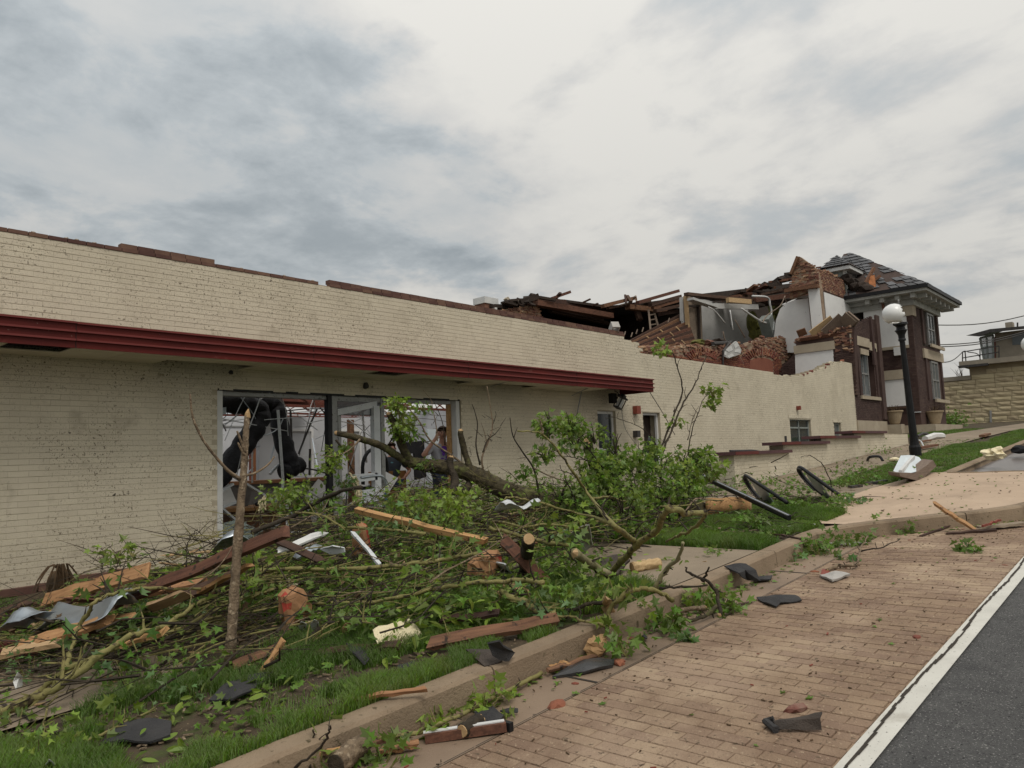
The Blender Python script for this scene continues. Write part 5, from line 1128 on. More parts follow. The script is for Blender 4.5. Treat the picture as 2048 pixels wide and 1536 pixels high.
bank = {}; frm = V((XT, 0, 0))
for a, c2, z0, z1 in cs:
    if a > yL+.6 or a < -20: continue
    key = (round((c2-a)/.15), rn.randrange(3))
    if key not in bank:
        w, h = (key[0]*.15)/2-.014, (z1-z0)/2-.014; me = bpy.data.meshes.new('stone'); g_ = MB(); vs = []
        for i in range(4):
            for j in range(3): vs.append(V((-(0 if i in (0, 3) or j in (0, 2) and False else rn.uniform(.04, .085)) - .02, -w+2*w*i/3, -h+2*h*j/2)) if not (i in (0, 3) or j in (0, 2)) else V((-.03-rn.uniform(0, .03), -w+2*w*i/3, -h+2*h*j/2)))
        f_ = [[i*3+j, i*3+j+1, (i+1)*3+j+1, (i+1)*3+j] for i in range(3) for j in range(2)]
        k0 = len(vs); bd = [0, 3, 6, 9, 10, 11, 8, 5, 2, 1]; vs += [V((.02, vs[i].y, vs[i].z)) for i in bd]; f_ += [[bd[i], bd[(i+1) % 10], k0+(i+1) % 10, k0+i] for i in range(10)]
        me.from_pydata([tuple(v) for v in vs], [], f_); me.materials.append(MT['stone_block']); bank[key] = me
    o = inst('stone', bank[key], V((XT, (a+c2)/2, (z0+z1)/2)), tw, Matrix.Diagonal((1, ((c2-a)/(key[0]*.15)), 1)).to_3x3())
MB().tube([Xp(1982, 852, XT-.2), Xp(1981, 821, XT-.2)], .07, 6).build('drain_pipe', 'alu', tw)
gt = T('guard_tower', 'small stucco guard tower cabin with railed walkway on the stone wall', 'tower', (XT+2, -13, zT))
MB().bx(XT-.6, XT+5, yRt, yM+.15, zT, zT+.32).build('walkway_slab', 'tower_wall', gt); MB().bx(XT-.62, XT-.3, yM-1.5, yM+.2, zT-.1, zT+.05).build('bracket', 'dark_metal', gt)
def tp(px, py, d=0): return Xp(px, py, XT+d)
zs = zT+.33; yc0 = xy(1975, 700)[0]
MB().prism([V((XT+.4, xy(1987, 700)[0], zs)), V((XT+.4, -24, zs)), V((XT+.4, -24, xy(2020, 662)[1])), V((XT+.4, xy(1987, 668)[0], xy(1987, 668)[1]+.1))], (3.5, 0, 0)).build('cabin_wall', 'tower_wall', gt)
g_ = MB()
P4 = [tp(1960, 676, .4), tp(1986, 670, .4), tp(1987, 718, .4), tp(1968, 720, .4)]
for a, c2 in zip(P4, P4[1:]+P4[:1]): g_.beam(a, c2, .12)
g_.beam(tp(1973, 673, .4), tp(1976, 720, .4), .1); g_.beam(tp(1962, 696, .4), tp(1987, 692, .4), .1); g_.build('slanted_window_frame', 'frame_green', gt)
MB().prism([tp(1962, 677, .45), tp(1986, 672, .45), tp(1987, 695, .45), tp(1966, 697, .45)], (.02, 0, 0)).build('pane', 'skyglass', gt); MB().prism([tp(1966, 698, .45), tp(1987, 695, .45), tp(1987, 718, .45), tp(1969, 720, .45)], (.03, 0, 0)).build('panel', 'white_metal', gt)
MB().prism([tp(2024, 668, .36), tp(2060, 664, .36), tp(2060, 688, .36), tp(2025, 690, .36)], (.03, 0, 0)).build('pane', 'pane_far', gt); MB().prism([tp(1988, 674, .37), tp(1991, 674, .37), tp(1992, 717, .37), tp(1988, 717, .37)], (.03, 0, 0)).build('trim', 'rust_steel', gt)
MB().prism([tp(1932, 671, -.6), tp(1980, 658, -.6), tp(2070, 650, -.6), tp(2070, 656, -.6), tp(1980, 665, -.6), tp(1958, 673, -.6)], (5, 0, .6)).build('roof', 'dark_metal', gt)
MB().bx(XT+.8, XT+1.5, *sorted((xy(2006, 650)[0], xy(2021, 650)[0])), xy(2010, 655)[1], xy(2010, 642)[1]).build('chimney', 'tower_wall', gt); MB().tube([tp(2035, 655, .5), tp(2035, 645, .5)], .05, 5).build('vent', 'dark_metal', gt)
g_ = MB(); rl = [(1925, 704), (1960, 698), (1998, 692)]; lo_ = [(1925, 728), (1960, 722), (1998, 716)]; md = [(1925, 716), (1960, 710), (1998, 704)]
for ln in (rl, md): 
    for a, c2 in zip(ln, ln[1:]): g_.beam(tp(*a, -.5), tp(*c2, -.5), .06)
for a, c2 in zip(rl, lo_): g_.beam(tp(*a, -.5), tp(*c2, -.5), .06)
g_.beam(tp(1925, 704, -.5), tp(1930, 702, .6), .06); g_.beam(tp(1930, 702, .6), tp(1932, 724, .6), .06); g_.tube(cr_spline([tp(1935, 704, -.5), tp(1955, 708, -.5), tp(1962, 722, -.5)], 4), .03, 5); g_.build('railing', 'dark_metal', gt)
b = MB(); rn = random.Random(3)
for i in range(9): p = tp(1914+rn.uniform(-4, 10), 752-i*2, 1); b.tube([tp(1925, 760, 1), p, p+V((0, rn.uniform(-.4, .4), .4))], [.03, .015, .005], 4)
b.build('wall_top_weed', 'dead_leaf', label='thin bare weed growing on top of the stone wall step', cat='weed')
for i, (a, c2, lb) in enumerate((((1866, 650), (2070, 626), 'topmost single overhead cable right of the brick house'), ((1866, 690), (2070, 657), 'upper of the paired overhead cables right of the brick house'), ((1866, 694), (2070, 661), 'lower of the paired overhead cables right of the brick house'), ((1876, 724), (1925, 704), 'short cable running down from the guard tower railing'))):
    p, q = Xp(*a, 47), Xp(*c2, 52 if i < 3 else 57); MB().tube([p.lerp(q, t/8)+V((0, 0, -.25*math.sin(math.pi*t/8))) for t in range(9)], .028, 5).build('overhead_cable', 'dark_metal', label=lb, cat='cable')
for i, px in enumerate((1889, 1903)): MB().tube([Xp(px, 768, XT+.3), Xp(px, 755, XT+.3)], .05, 5).build('wall_spike', 'dark_metal', label=('left' if i == 0 else 'right')+' thin iron spike on the low part of the stone wall', cat='spike')

# ------------------------------------------------------------------ street lamps
def lamp(base, top, gc, lb, broken=True):
    t = T('street_lamp', lb, 'street lamp', base); d = (top-base); M = rot_to(d, V((0, 1, 0))); L_ = d.length; n = 12
    Mz = Matrix((M.col[1], M.col[2], M.col[0])).transposed()
    MB().lathe(base, [(.13, -.1), (.13, .25), (.11, .3), (.098, .38), (.088, .5), (.08, L_*.4), (.06, L_*.86), (.085, L_*.865), (.085, L_*.875), (.07, L_*.885)], n, Mz).build('post', 'black_metal', t, smooth=False)
    MB().lathe(base, [(.07, L_*.8851), (.078, L_*.91), (.12, L_*.935), (.14, L_*.942), (.10, L_*.95), (.09, L_*.965), (.11, L_*.975), (.16, L_*.985), (.15, L_), (.09, L_*1.002)], 14, Mz).build('capital', 'black_metal', t)
    vs, fs = ico(3); r = .255; keep = []
    for f_ in fs:
        c3 = sum((vs[i] for i in f_), V())/3; side = c3.dot(V((.62, -.72, .1)))
        if c3.z < -.86 or (broken and side > .40 + .18*mnoise.noise(c3*3)): continue
        keep.append(f_)
    b = MB().add([gc + V((p.x*r, p.y*r, p.z*r*.93)) for p in vs], keep); o = b.build('globe', 'globe', t, smooth=True)
    md = o.modifiers.new('thick', 'SOLIDIFY'); md.thickness = .012
    MB().tube([top, gc+V((.08, -.1, .32))], .02, 6).build('lamp_stem', 'alu', t); MB().lathe(top+V((0, 0, .02)), [(.06, 0), (.06, .16), (.03, .2)], 10).build('lamp_holder', 'galv', t)
    return t
bs = G(1832, 915); tp_ = Yp(1800, 645, bs.y); lamp(bs, tp_, Yp(1788, 628, bs.y), 'black street lamp with broken white globe beside the sidewalk')
b2 = V((24.5, -6.05, gz(24.5)+.15)); gc2 = Xp(2064, 688, 24.5); lamp(V((24.5, gc2.y, b2.z)), gc2-V((0, 0, .29)), gc2, 'second street lamp whose globe just enters the right edge', False)
# ------------------------------------------------------------------ leaves, branches
_h = [(.46, .02), (.22, .22), (.57, .50), (.20, .55)]
LEAF = np.array([(0, 0, 0)] + [(x, y, .22*x-.18*y*y) for x, y in _h] + [(0, 1, -.2)] + [(-x, y, .22*x-.18*y*y) for x, y in _h])
LF = np.array([(0, 1, 2, 3, 4, 5), (0, 5, 9, 8, 7, 6)])
NARROW = np.array([(0, 0, 0)] + [(x, y, .3*x-.25*y*y) for x, y in [(.13, .15), (.2, .45), (.16, .7), (.07, .88)]] + [(0, 1, -.25)] + [(-x, y, .3*x-.25*y*y) for x, y in [(.13, .15), (.2, .45), (.16, .7), (.07, .88)]])
def nrm(a): return a/np.maximum(np.linalg.norm(a, axis=1, keepdims=True), 1e-6)
def leaves(pos, dirs, size, m, parent=None, seed=0, name='foliage', shape=None, flat=.5, **k):
    rg = np.random.default_rng(seed); n = len(pos); y = nrm(dirs); up = np.array((0, 0, 1.))*flat*2 + rg.normal(0, .8, (n, 3)); x = nrm(np.cross(y, up)); z = np.cross(x, y)
    Lf = LEAF if shape is None else shape
    v = pos[:, None, :] + size[:, None, None]*(Lf[None, :, 0, None]*x[:, None] + Lf[None, :, 1, None]*y[:, None] + Lf[None, :, 2, None]*z[:, None]*rg.uniform(-.4, 2.6, (n, 1, 1)))*1.0
    f = (np.arange(n)[:, None, None]*10 + LF[None]).reshape(-1, 6)
    return npmesh(name, v.reshape(-1, 3), f, m, parent, kind='stuff', **k)
def branch(pts, r0, r1, m, label, nl=0, tw=0, twl=.25, lm='leaf', ls=.075, rng=(.3, 1), seed=None, group=None, brk=True, grav=.35, n=7, cat='branch', name='fallen_branch', tm=None, wig=.009, up=.35, shape=None, jit=.08):
    seed = seed if seed is not None else (hash(label) % 9973 if False else sum(ord(c) for c in label)); rn = random.Random(seed)
    P_ = cr_spline([PT(p) for p in pts], 5); P_ = [p + V((rn.uniform(-1, 1), rn.uniform(-1, 1), rn.uniform(-1, 1)))*wig*(0 if i in (0, len(P_)-1) else 1) for i, p in enumerate(P_)]
    k = len(P_); r0 *= .82; r1 *= .8; rad = [(r0+(r1-r0)*i/(k-1))*(1.22 if i % 5 == 0 else 1)*rn.uniform(.9, 1.08) for i in range(k)]; spur = MB()
    for i in range(2, k-1):
        if rn.random() < .55: sd_ = V((rn.gauss(0, 1), rn.gauss(0, 1), rn.gauss(.3, 1))).normalized(); spur.tube([P_[i], P_[i]+sd_*rad[i]*2.2, P_[i]+sd_*rad[i]*rn.uniform(2.6, 5)], [rad[i]*.45, rad[i]*.3, rad[i]*.12], 4)
    t = T(name, label, cat, P_[0], group)
    MB().tube(P_, rad, n, jit=jit, seed=seed).build('stem', m, t, smooth=True)
    if spur.v: spur.build('spurs', tm or 'bark_dark', t, kind='stuff')
    if brk:
        d = (P_[0]-P_[1]).normalized(); MB().tube([P_[0]-d*.004, P_[0]+d*r0*.3, P_[0]+d*r0*.9], [r0*.98, r0*.8, r0*.15], 6, jit=.35, seed=seed).build('broken_end', 'wood_break', t)
    if tw or nl:
        tb_ = MB(); tips = []
        for i in range(tw):
            u = rn.uniform(*rng); j = min(k-2, int(u*(k-1))); p = P_[j]; d = (P_[j+1]-P_[j]).normalized(); s_ = V((rn.uniform(-1, 1), rn.uniform(-1, 1), rn.uniform(-.4, 1)+up)).normalized(); d = (d*.6+s_).normalized()
            l = twl*rn.uniform(.4, 1.2); q = p+d*l*.5+V((rn.uniform(-.03, .03),)*3); e_ = q+(d+V((rn.uniform(-.5, .5), rn.uniform(-.5, .5), rn.uniform(-.4, .3)))).normalized()*l*.6
            tb_.tube([p, q, e_], [rad[j]*.4+.002, rad[j]*.26+.002, .0022], 4); tips += [(q, d), (e_, d), (e_, d)]
        if tw: tb_.build('twigs', tm or m, t, kind='stuff')
        if nl:
            if not tips: tips = [(P_[int(rn.uniform(*rng)*(k-1))], V((0, 0, 1))) for _ in range(10)]
            ps, ds, sz = [], [], []
            for i in range(nl):
                q, d = rn.choice(tips); o = V((rn.gauss(0, 1), rn.gauss(0, 1), rn.gauss(0, .8)))*twl*.26; ps.append(q+o); v = o.normalized()*.8+d*.5+V((rn.uniform(-.6, .6), rn.uniform(-.6, .6), rn.uniform(-.6, .3)-grav)); ds.append(v); sz.append(ls*rn.uniform(.55, 1.25))
            leaves(np.array(ps), np.array(ds), np.array(sz), lm, t, seed, shape=shape)
    return t
def spray(c, r, n, label, lm='leaf', ls=.075, seed=0, stems=9, flat=.5, group=None, shape=None, sq=.7, cat='branch', name='leafy_spray', root=None):
    """bunch of leaves on thin stems"""
    c = PT(c) if not isinstance(c, V) else c; rn = random.Random(seed+len(label)*7); t = T(name, label, cat, c-V((0, 0, r*.5)), group); tb_ = MB(); tips = []; rt = root or c-V((0, 0, r*.8))
    for i in range(stems):
        d = V((rn.gauss(0, 1), rn.gauss(0, 1), rn.gauss(.1, .7))).normalized()*r*rn.uniform(.5, 1); d.z *= sq; e_ = c+d; tb_.tube([rt, rt.lerp(e_, .5)+V((0, 0, .06*r)), e_], [.007, .005, .002], 4); tips.append((e_, d)); tips.append((rt.lerp(e_, .65), d))
    tb_.build('stems', 'bark_green', t, kind='stuff'); ps, ds, sz = [], [], []
    for i in range(n):
        q, d = rn.choice(tips); o = V((rn.gauss(0, 1), rn.gauss(0, 1), rn.gauss(0, .7)))*r*.28; ps.append(q+o); ds.append(o.normalized()*.7+d.normalized()*.6+V((0, 0, rn.uniform(-.9, .1)))); sz.append(ls*rn.uniform(.55, 1.25))
    leaves(np.array(ps), np.array(ds), np.array(sz), lm, t, seed, shape=shape, flat=flat); return t
# the big fallen limb lying from the kerb lawn into the doorway
ft = T('fallen_tree', 'large fallen tree limb with mossy bark lying from the lawn into the doorway', 'tree', G(1300, 1045))
tp0 = [(1475, 1046, -4.9), (1400, 1032, -4.7), (1320, 1024, -4.4), (1230, 1016, -4.0), (1140, 1010, -3.6), (1060, 998, -3.1), (1000, 975, -2.7), (950, 950, -2.4), (900, 936, -2.15), (850, 930, -1.9), (818, 924, -1.75)]
P_ = cr_spline([PT(p) for p in tp0], 6); k = len(P_)
P_ = cr_spline(P_, 3); k = len(P_); MB().tube(P_, [(.20-.125*i/(k-1))*(1+.10*mnoise.noise(V((i*.35, 0, 0)))) for i in range(k)], 36, jit=.03, seed=5, ridge=.16).build('trunk', 'bark_moss', ft, smooth=True)
lm_ = [([(820, 926, -1.75), (795, 912, -1.7), (765, 893, -1.65), (735, 882, -1.6), (700, 872, -1.5), (673, 866, -1.4)], .058, .035), ([(822, 926, -1.75), (808, 900, -1.75), (795, 868, -1.75), (785, 842, -1.75), (778, 828, -1.75)], .066, .036), ([(1225, 995, -4.0), (1205, 962, -4.0), (1186, 925, -4.0), (1178, 900, -4.05), (1175, 882, -4.1)], .075, .06),
      ([(968, 960, -2.5), (945, 945, -2.4), (930, 905, -2.3), (922, 872, -2.3), (921, 862, -2.3)], .05, .036), ([(905, 985, -2.4), (910, 960, -2.3), (900, 930, -2.2), (902, 915, -2.2)], .06, .04), ([(930, 1065, -2.6), (925, 1020, -2.5), (930, 985, -2.4), (945, 955, -2.3)], .05, .05)]
for i, (pp, a, c2) in enumerate(lm_):
    q = cr_spline([PT(p) for p in pp], 5); q = cr_spline(q, 3); MB().tube(q, [a+(c2-a)*j/(len(q)-1) for j in range(len(q))], 18, jit=.04, seed=i, ridge=.2).build('limb', 'bark_moss' if i < 4 else 'bark_dark', ft, smooth=True)
    d = (q[-1]-q[-2]).normalized(); MB().tube([q[-1]-d*.004, q[-1]+d*.008, q[-1]+d*.03], [c2*.97, c2*.85, c2*.3], 8, jit=.35).build('broken_end', 'wood_break', ft)
thin = [([(720, 878, -1.6), (705, 895, -1.6), (690, 905, -1.6), (665, 913, -1.6), (640, 910, -1.6)], .014), ([(672, 880, -1.45), (690, 905, -1.45), (700, 930, -1.4), (710, 945, -1.4)], .014), ([(790, 868, -1.7), (778, 887, -1.7), (775, 888, -1.7)], .012), ([(948, 945, -2.3), (905, 912, -2.2), (860, 880, -2.1), (840, 845, -2.05), (815, 815, -2.0), (795, 805, -2.0)], .016), ([(862, 882, -2.1), (850, 885, -2.1), (840, 895, -2.1)], .008), ([(845, 850, -2.05), (825, 850, -2.05), (808, 846, -2.05)], .008), ([(875, 882, -2.1), (872, 850, -2.1), (865, 815, -2.1), (862, 800, -2.1), (846, 780, -2.1)], .009), ([(890, 890, -2.1), (886, 850, -2.1), (876, 820, -2.1), (868, 805, -2.1)], .009),
      ([(850, 942, -2.0), (880, 930, -2.1), (900, 915, -2.2), (905, 905, -2.2)], .02), ([(968, 948, -2.5), (964, 915, -2.5), (978, 880, -2.5), (985, 850, -2.5), (980, 810, -2.5), (974, 772, -2.5)], .017), ([(960, 930, -2.5), (952, 890, -2.5), (955, 850, -2.5), (950, 825, -2.5), (944, 808, -2.5)], .014), ([(966, 905, -2.5), (975, 880, -2.5), (990, 868, -2.5), (1001, 855, -2.5)], .014), ([(975, 890, -2.5), (968, 862, -2.5), (962, 845, -2.5)], .008), ([(985, 850, -2.5), (992, 830, -2.5), (990, 822, -2.5)], .008),
      ([(1080, 1008, -3.4), (1076, 975, -3.4), (1066, 935, -3.4), (1046, 905, -3.4), (1026, 872, -3.4), (1020, 835, -3.4)], .018), ([(1066, 935, -3.4), (1095, 950, -3.5), (1130, 962, -3.6), (1155, 965, -3.7)], .011), ([(1028, 875, -3.4), (1032, 862, -3.4), (1035, 855, -3.4)], .008)]
for i, (pp, a) in enumerate(thin):
    q = cr_spline([PT(p) for p in pp], 4); MB().tube(q, [a*(1-.65*j/(len(q)-1)) for j in range(len(q))], 6, jit=.12, seed=i).build('twig', 'bark_dark' if i % 3 else 'bark_tan', ft, smooth=True)
for i, (px, py, y) in enumerate(((975, 880, -2.5), (985, 850, -2.5), (960, 940, -2.5), (870, 840, -2.1), (930, 900, -2.3), (1066, 930, -3.4))):
    rn = random.Random(i); b = MB(); p = PT((px, py, y))
    for j in range(7): s_ = p+V((rn.uniform(-.1, .1), rn.uniform(-.1, .1), rn.uniform(-.2, .2))); d = V((rn.uniform(-1, 1), rn.uniform(-1, 1), rn.uniform(-.3, 1))); b.tube([s_, s_+d*.06, s_+d*.13], [.005, .004, .002], 4)
    b.build('small_twigs', 'bark_dark', ft, kind='stuff')
# leaf tufts on the limb
for i, (px, py, v, r, n, lm) in enumerate(((800, 815, -1.9, .19, 60, 'leaf_light'), (812, 838, -1.9, .2, 70, 'leaf_light'), (800, 862, -1.8, .17, 55, 'leaf_light'), (822, 868, -1.85, .15, 45, 'leaf'), (790, 800, -1.9, .13, 35, 'leaf_light'), (846, 812, -2.0, .1, 20, 'leaf'), (668, 900, -1.5, .17, 45, 'leaf_light'), (655, 925, -1.5, .18, 50, 'leaf_light'), (690, 890, -1.5, .09, 14, 'leaf'), (850, 925, -2.0, .12, 30, 'leaf'), (690, 965, -1.3, .15, 40, 'leaf_blue'), (600, 985, -1.3, .25, 80, 'leaf_light'), (640, 1000, -1.5, .25, 80, 'leaf'), (585, 1010, -1.2, .2, 60, 'leaf_light'))):
    spray((px, py, v), r, int(n*2.0), ('light green tuft at the top of the limb by the door', 'light green tuft just below the topmost one by the door', 'drooping light green tuft beside the upright limb', 'small green tuft right of the upright limb', 'smallest green tuft under the door head', 'tiny green tuft above the man on the phone', 'light green tuft left of the door mullion', 'lower light green tuft left of the door mullion', 'tiny green tuft on the limb at the doorway', 'green tuft on the limb between the two people', 'bluish green tuft beside the torn insulation strip', 'light green spray in front of the black duct end', 'green spray left of the doorway rubble', 'light green spray low in the left window bay')[i], lm, .058, i, 8, shape=NARROW*np.array((1.5, 1.15, 1)) if i % 3 == 0 else None)
# sapling in the foreground
sp = T('broken_sapling', 'bare broken sapling trunk standing upright in the foreground lawn', 'tree', G(460, 1345))
YSp = G(460, 1345).y
q = cr_spline([G(458, 1350, -.05)]+[Yp(a, c2, YSp+d) for a, c2, d in ((462, 1280, 0), (468, 1200, .02), (473, 1120, .03), (480, 1030, .05), (487, 950, .06), (491, 890, .06), (494, 832, .07))], 5)
MB().tube(cr_spline(q, 2), [(.037-.019*j/(2*len(q)-2))*(1.3 if j < 3 else 1)*(1+.12*mnoise.noise(V((j*.7, 2, 0)))) for j in range(2*len(q)-1)], 16, jit=.06, seed=3, ridge=.3).build('trunk', 'bark_tan', sp, smooth=True)
MB().tube([q[-1]-V((0, 0, .01)), q[-1]+V((.005, 0, .02)), q[-1]+V((.012, 0, .05))], [.021, .015, .003], 7, jit=.4).build('broken_top', 'wood_break', sp)
for i, (pp, a) in enumerate(([((480, 958), (455, 940), (430, 912), (405, 878), (386, 835), (380, 788)), .012], [((486, 952), (510, 946), (535, 930), (549, 913)), .011], [((490, 905), (482, 882), (474, 862)), .012], [((489, 912), (478, 890), (476, 885)), .009], [((494, 925), (500, 917), (503, 920)), .006], [((475, 1075), (440, 1130), (370, 1185)), .005])):
    q = cr_spline([Yp(a_, b_, YSp+.05) for a_, b_ in pp], 4); MB().tube(q, [a*(1-.5*j/(len(q)-1)) for j in range(len(q))], 6, jit=.15, seed=i).build('side_branch', 'bark_tan', sp, smooth=True)
# pale forked branch in the middle
vb_ = [([(1150, 1106, .42), (1180, 1128, .28), (1218, 1150, .16)], .045, .036, 'bark_pale', 'pale peeling broken limb end lying against the forked branch on the lawn'), ([(1218, 1150, .12), (1245, 1122, .3), (1275, 1090, .5), (1312, 1062, .62), (1325, 1035, .8), (1340, 1017, .92), (1375, 1028, .85), (1412, 1027, .82), (1395, 1050, .68), (1365, 1068, .55), (1333, 1083, .4)], .034, .011, 'bark_green', 'thick green forked branch zigzagging up right of the pale limb'), ([(1276, 1092, .48), (1250, 1068, .62), (1222, 1045, .8), (1182, 995, -5.0), (1147, 945, -4.9), (1118, 905, -4.85), (1085, 868, -4.8), (1035, 862, -4.7)], .026, .010, 'bark_green', 'long straight branch rising left from the fork against the cream wall'), ([(1222, 1045, .8), (1165, 1030, -4.9), (1100, 1012, -4.7), (1050, 998, -4.6), (1013, 995, -4.5), (1008, 1008, -4.5)], .02, .009, 'bark_green', 'low side branch running left above the curled white sheet'), ([(1186, 997, -5.0), (1220, 994, -4.9), (1252, 1003, -4.8), (1296, 1003, -4.75), (1322, 1035, -4.8)], .017, .012, 'bark_green', 'short level branch across the leafy bush'), ([(1370, 1026, -5.2), (1392, 998, -5.15), (1425, 1001, -5.1), (1470, 1000, -5.0), (1530, 995, -5.0)], .015, .006, 'bark_tan', 'brown twig pointing right past the tan roll'), ([(1310, 1178, .05), (1332, 1140, .2), (1355, 1115, .32), (1366, 1085, .45)], .028, .014, 'bark_pale', 'grey broken stick slanting up from the entrance walk'), ([(1318, 1176, .08), (1370, 1175, .08), (1415, 1170, .1)], .013, .009, 'bark_dark', 'dark stick lying over the kerb at the entrance walk'), ([(1440, 1230, -.05), (1430, 1180, .1), (1405, 1158, .2), (1380, 1148, .25), (1370, 1135, .3)], .02, .008, 'bark_dark', 'crooked dark twig hooked over the kerb edge'), ([(1407, 1162, .15), (1418, 1135, .32)], .012, .008, 'bark_dark', 'short dark prong beside the kerb twig'), ([(1085, 868, -4.8), (1082, 848, -4.8), (1080, 840, -4.8)], .014, .01, 'bark_tan', 'short broken tip standing on the long rising branch'), ([(1150, 1000, -4.9), (1132, 960, -4.9), (1120, 930, -4.9)], .007, .004, 'bark_dark', 'thin dark twig beside the long rising branch')]
for i, (pp, a, c2, m, lb) in enumerate(vb_): branch(pp, a, c2, m, lb, tw=4 if i in (1, 2, 3) else 0, twl=.12, seed=i+50, brk=i in (0, 6, 8), tm='bark_dark')
# leafy bush: sprays over the butt of the limb
bush = [(1150, 880, -4.3, .22, 75), (1100, 848, -4.6, .2, 90), (1140, 850, -4.6, .18, 80), (1092, 912, -4.6, .17, 70), (1188, 870, -4.5, .18, 55), (1200, 935, -4.4, .32, 150), (1240, 925, -4.4, .34, 170), (1280, 920, -4.4, .34, 170), (1320, 930, -4.4, .34, 170), (1365, 925, -4.5, .32, 150), (1400, 935, -4.6, .28, 120), (1180, 975, -4.5, .32, 140), (1225, 975, -4.5, .36, 170), (1275, 975, -4.6, .36, 170), (1325, 980, -4.7, .34, 160), (1370, 980, -4.8, .3, 120), (1300, 1040, -4.9, .34, 130), (1250, 1035, -4.9, .34, 130), (1200, 1035, -4.8, .32, 110), (1350, 1050, -5.0, .28, 90), (1150, 985, -4.4, .26, 90), (1310, 895, -4.4, .2, 60), (1230, 890, -4.4, .2, 60), (1405, 915, -4.8, .2, 60), (1120, 985, -4.2, .25, 80), (1290, 1075, -5.2, .3, 90), (1380, 950, -4.9, .25, 90), (1245, 1000, -5.0, .25, 90)]
bt = T('fallen_treetop', 'dense leafy crown of the fallen limb heaped before the small windows', 'tree', G(1270, 1060))
rn = random.Random(77); stb = MB()
for m, sel in (('leaf', 0), ('leaf_light', 1)):
    ps, ds, sz = [], [], []
    for i, (px, py, v, r, n) in enumerate(bush):
        c = PT((px, py, v))
        for j in range(int(n*1.05)):
            d = V((rn.gauss(0, 1), rn.gauss(0, 1), rn.gauss(0, 1))).normalized(); o = d*r*rn.random()**.45; o.z *= .8
            if mnoise.noise((c+o)*4.2) < -.12: continue
            ps.append(c+o); ds.append(d*.7+V((rn.uniform(-.5, .5), rn.uniform(-.5, .5), rn.uniform(-1, .2)))); sz.append(.068*rn.uniform(.6, 1.25))
        if sel == 0:
            for j in range(9): d = V((rn.gauss(0, 1), rn.gauss(0, 1), rn.gauss(0, 1))).normalized()*r*.9; stb.tube([c-V((0, 0, r*.6)), c+d*.4, c+d], [.008, .006, .003], 4)
    leaves(np.array(ps), np.array(ds), np.array(sz), m, bt, 5+sel)
stb.build('twigs', 'bark_dark', bt, kind='stuff')
up_ = [([(1325, 905, -4.5), (1345, 855, -4.5), (1368, 805, -4.5), (1388, 772, -4.5), (1402, 738, -4.5), (1412, 715, -4.5)], .02, 'tall bare stem with broken top right of the door window', 0, None), ([(1318, 910, -4.4), (1340, 850, -4.4), (1362, 795, -4.4), (1364, 765, -4.4), (1352, 725, -4.4), (1345, 700, -4.4)], .02, 'tall dark stem carrying a single leaf tuft above the wall', 1, (1322, 698, -4.4)), ([(1376, 910, -4.6), (1384, 862, -4.6), (1395, 828, -4.6), (1408, 798, -4.6), (1420, 782, -4.6)], .011, 'slender stem with two leaf tufts against the cream wall', 1, (1424, 778, -4.6)), ([(1375, 880, -4.6), (1385, 840, -4.6), (1398, 812, -4.6)], .008, 'short slender twig in front of the cream wall', 0, None), ([(1320, 905, -4.4), (1290, 860, -4.4), (1240, 838, -4.4), (1210, 835, -4.4)], .008, 'thin twig arching left over the leafy crown', 0, None), ([(1205, 935, -4.5), (1175, 895, -4.5), (1140, 865, -4.6), (1118, 855, -4.6)], .01, 'thin twig carrying the leaf tufts left of the window', 0, None), ([(1195, 925, -4.5), (1150, 915, -4.6), (1120, 912, -4.6)], .008, 'thin level twig below the leaf tufts', 0, None)]
for i, (pp, a, lb, n, tf) in enumerate(up_):
    branch(pp, a, a*.35, 'bark_dark', lb, tw=5, twl=.16, seed=i+90, brk=False, rng=(.2, .9), tm='bark_dark')
    if tf: spray(tf, .16, 42, 'leaf tuft at the tip of the '+('tall dark stem above the wall' if i == 1 else 'slender stem against the wall'), 'leaf_light', .09, i, 6)
spray((1420, 805, -4.6), .13, 30, 'lower leaf tuft on the slender stem against the wall', 'leaf_light', .09, 44, 5)
spray((1350, 840, -4.5), .12, 22, 'small leaf tuft halfway up the bare stems', 'leaf_light', .08, 45, 5)
spray((1420, 935, -4.9), .26, 90, 'broad leafy spray at the right edge of the crown', 'leaf_light', .10, 46, 8)
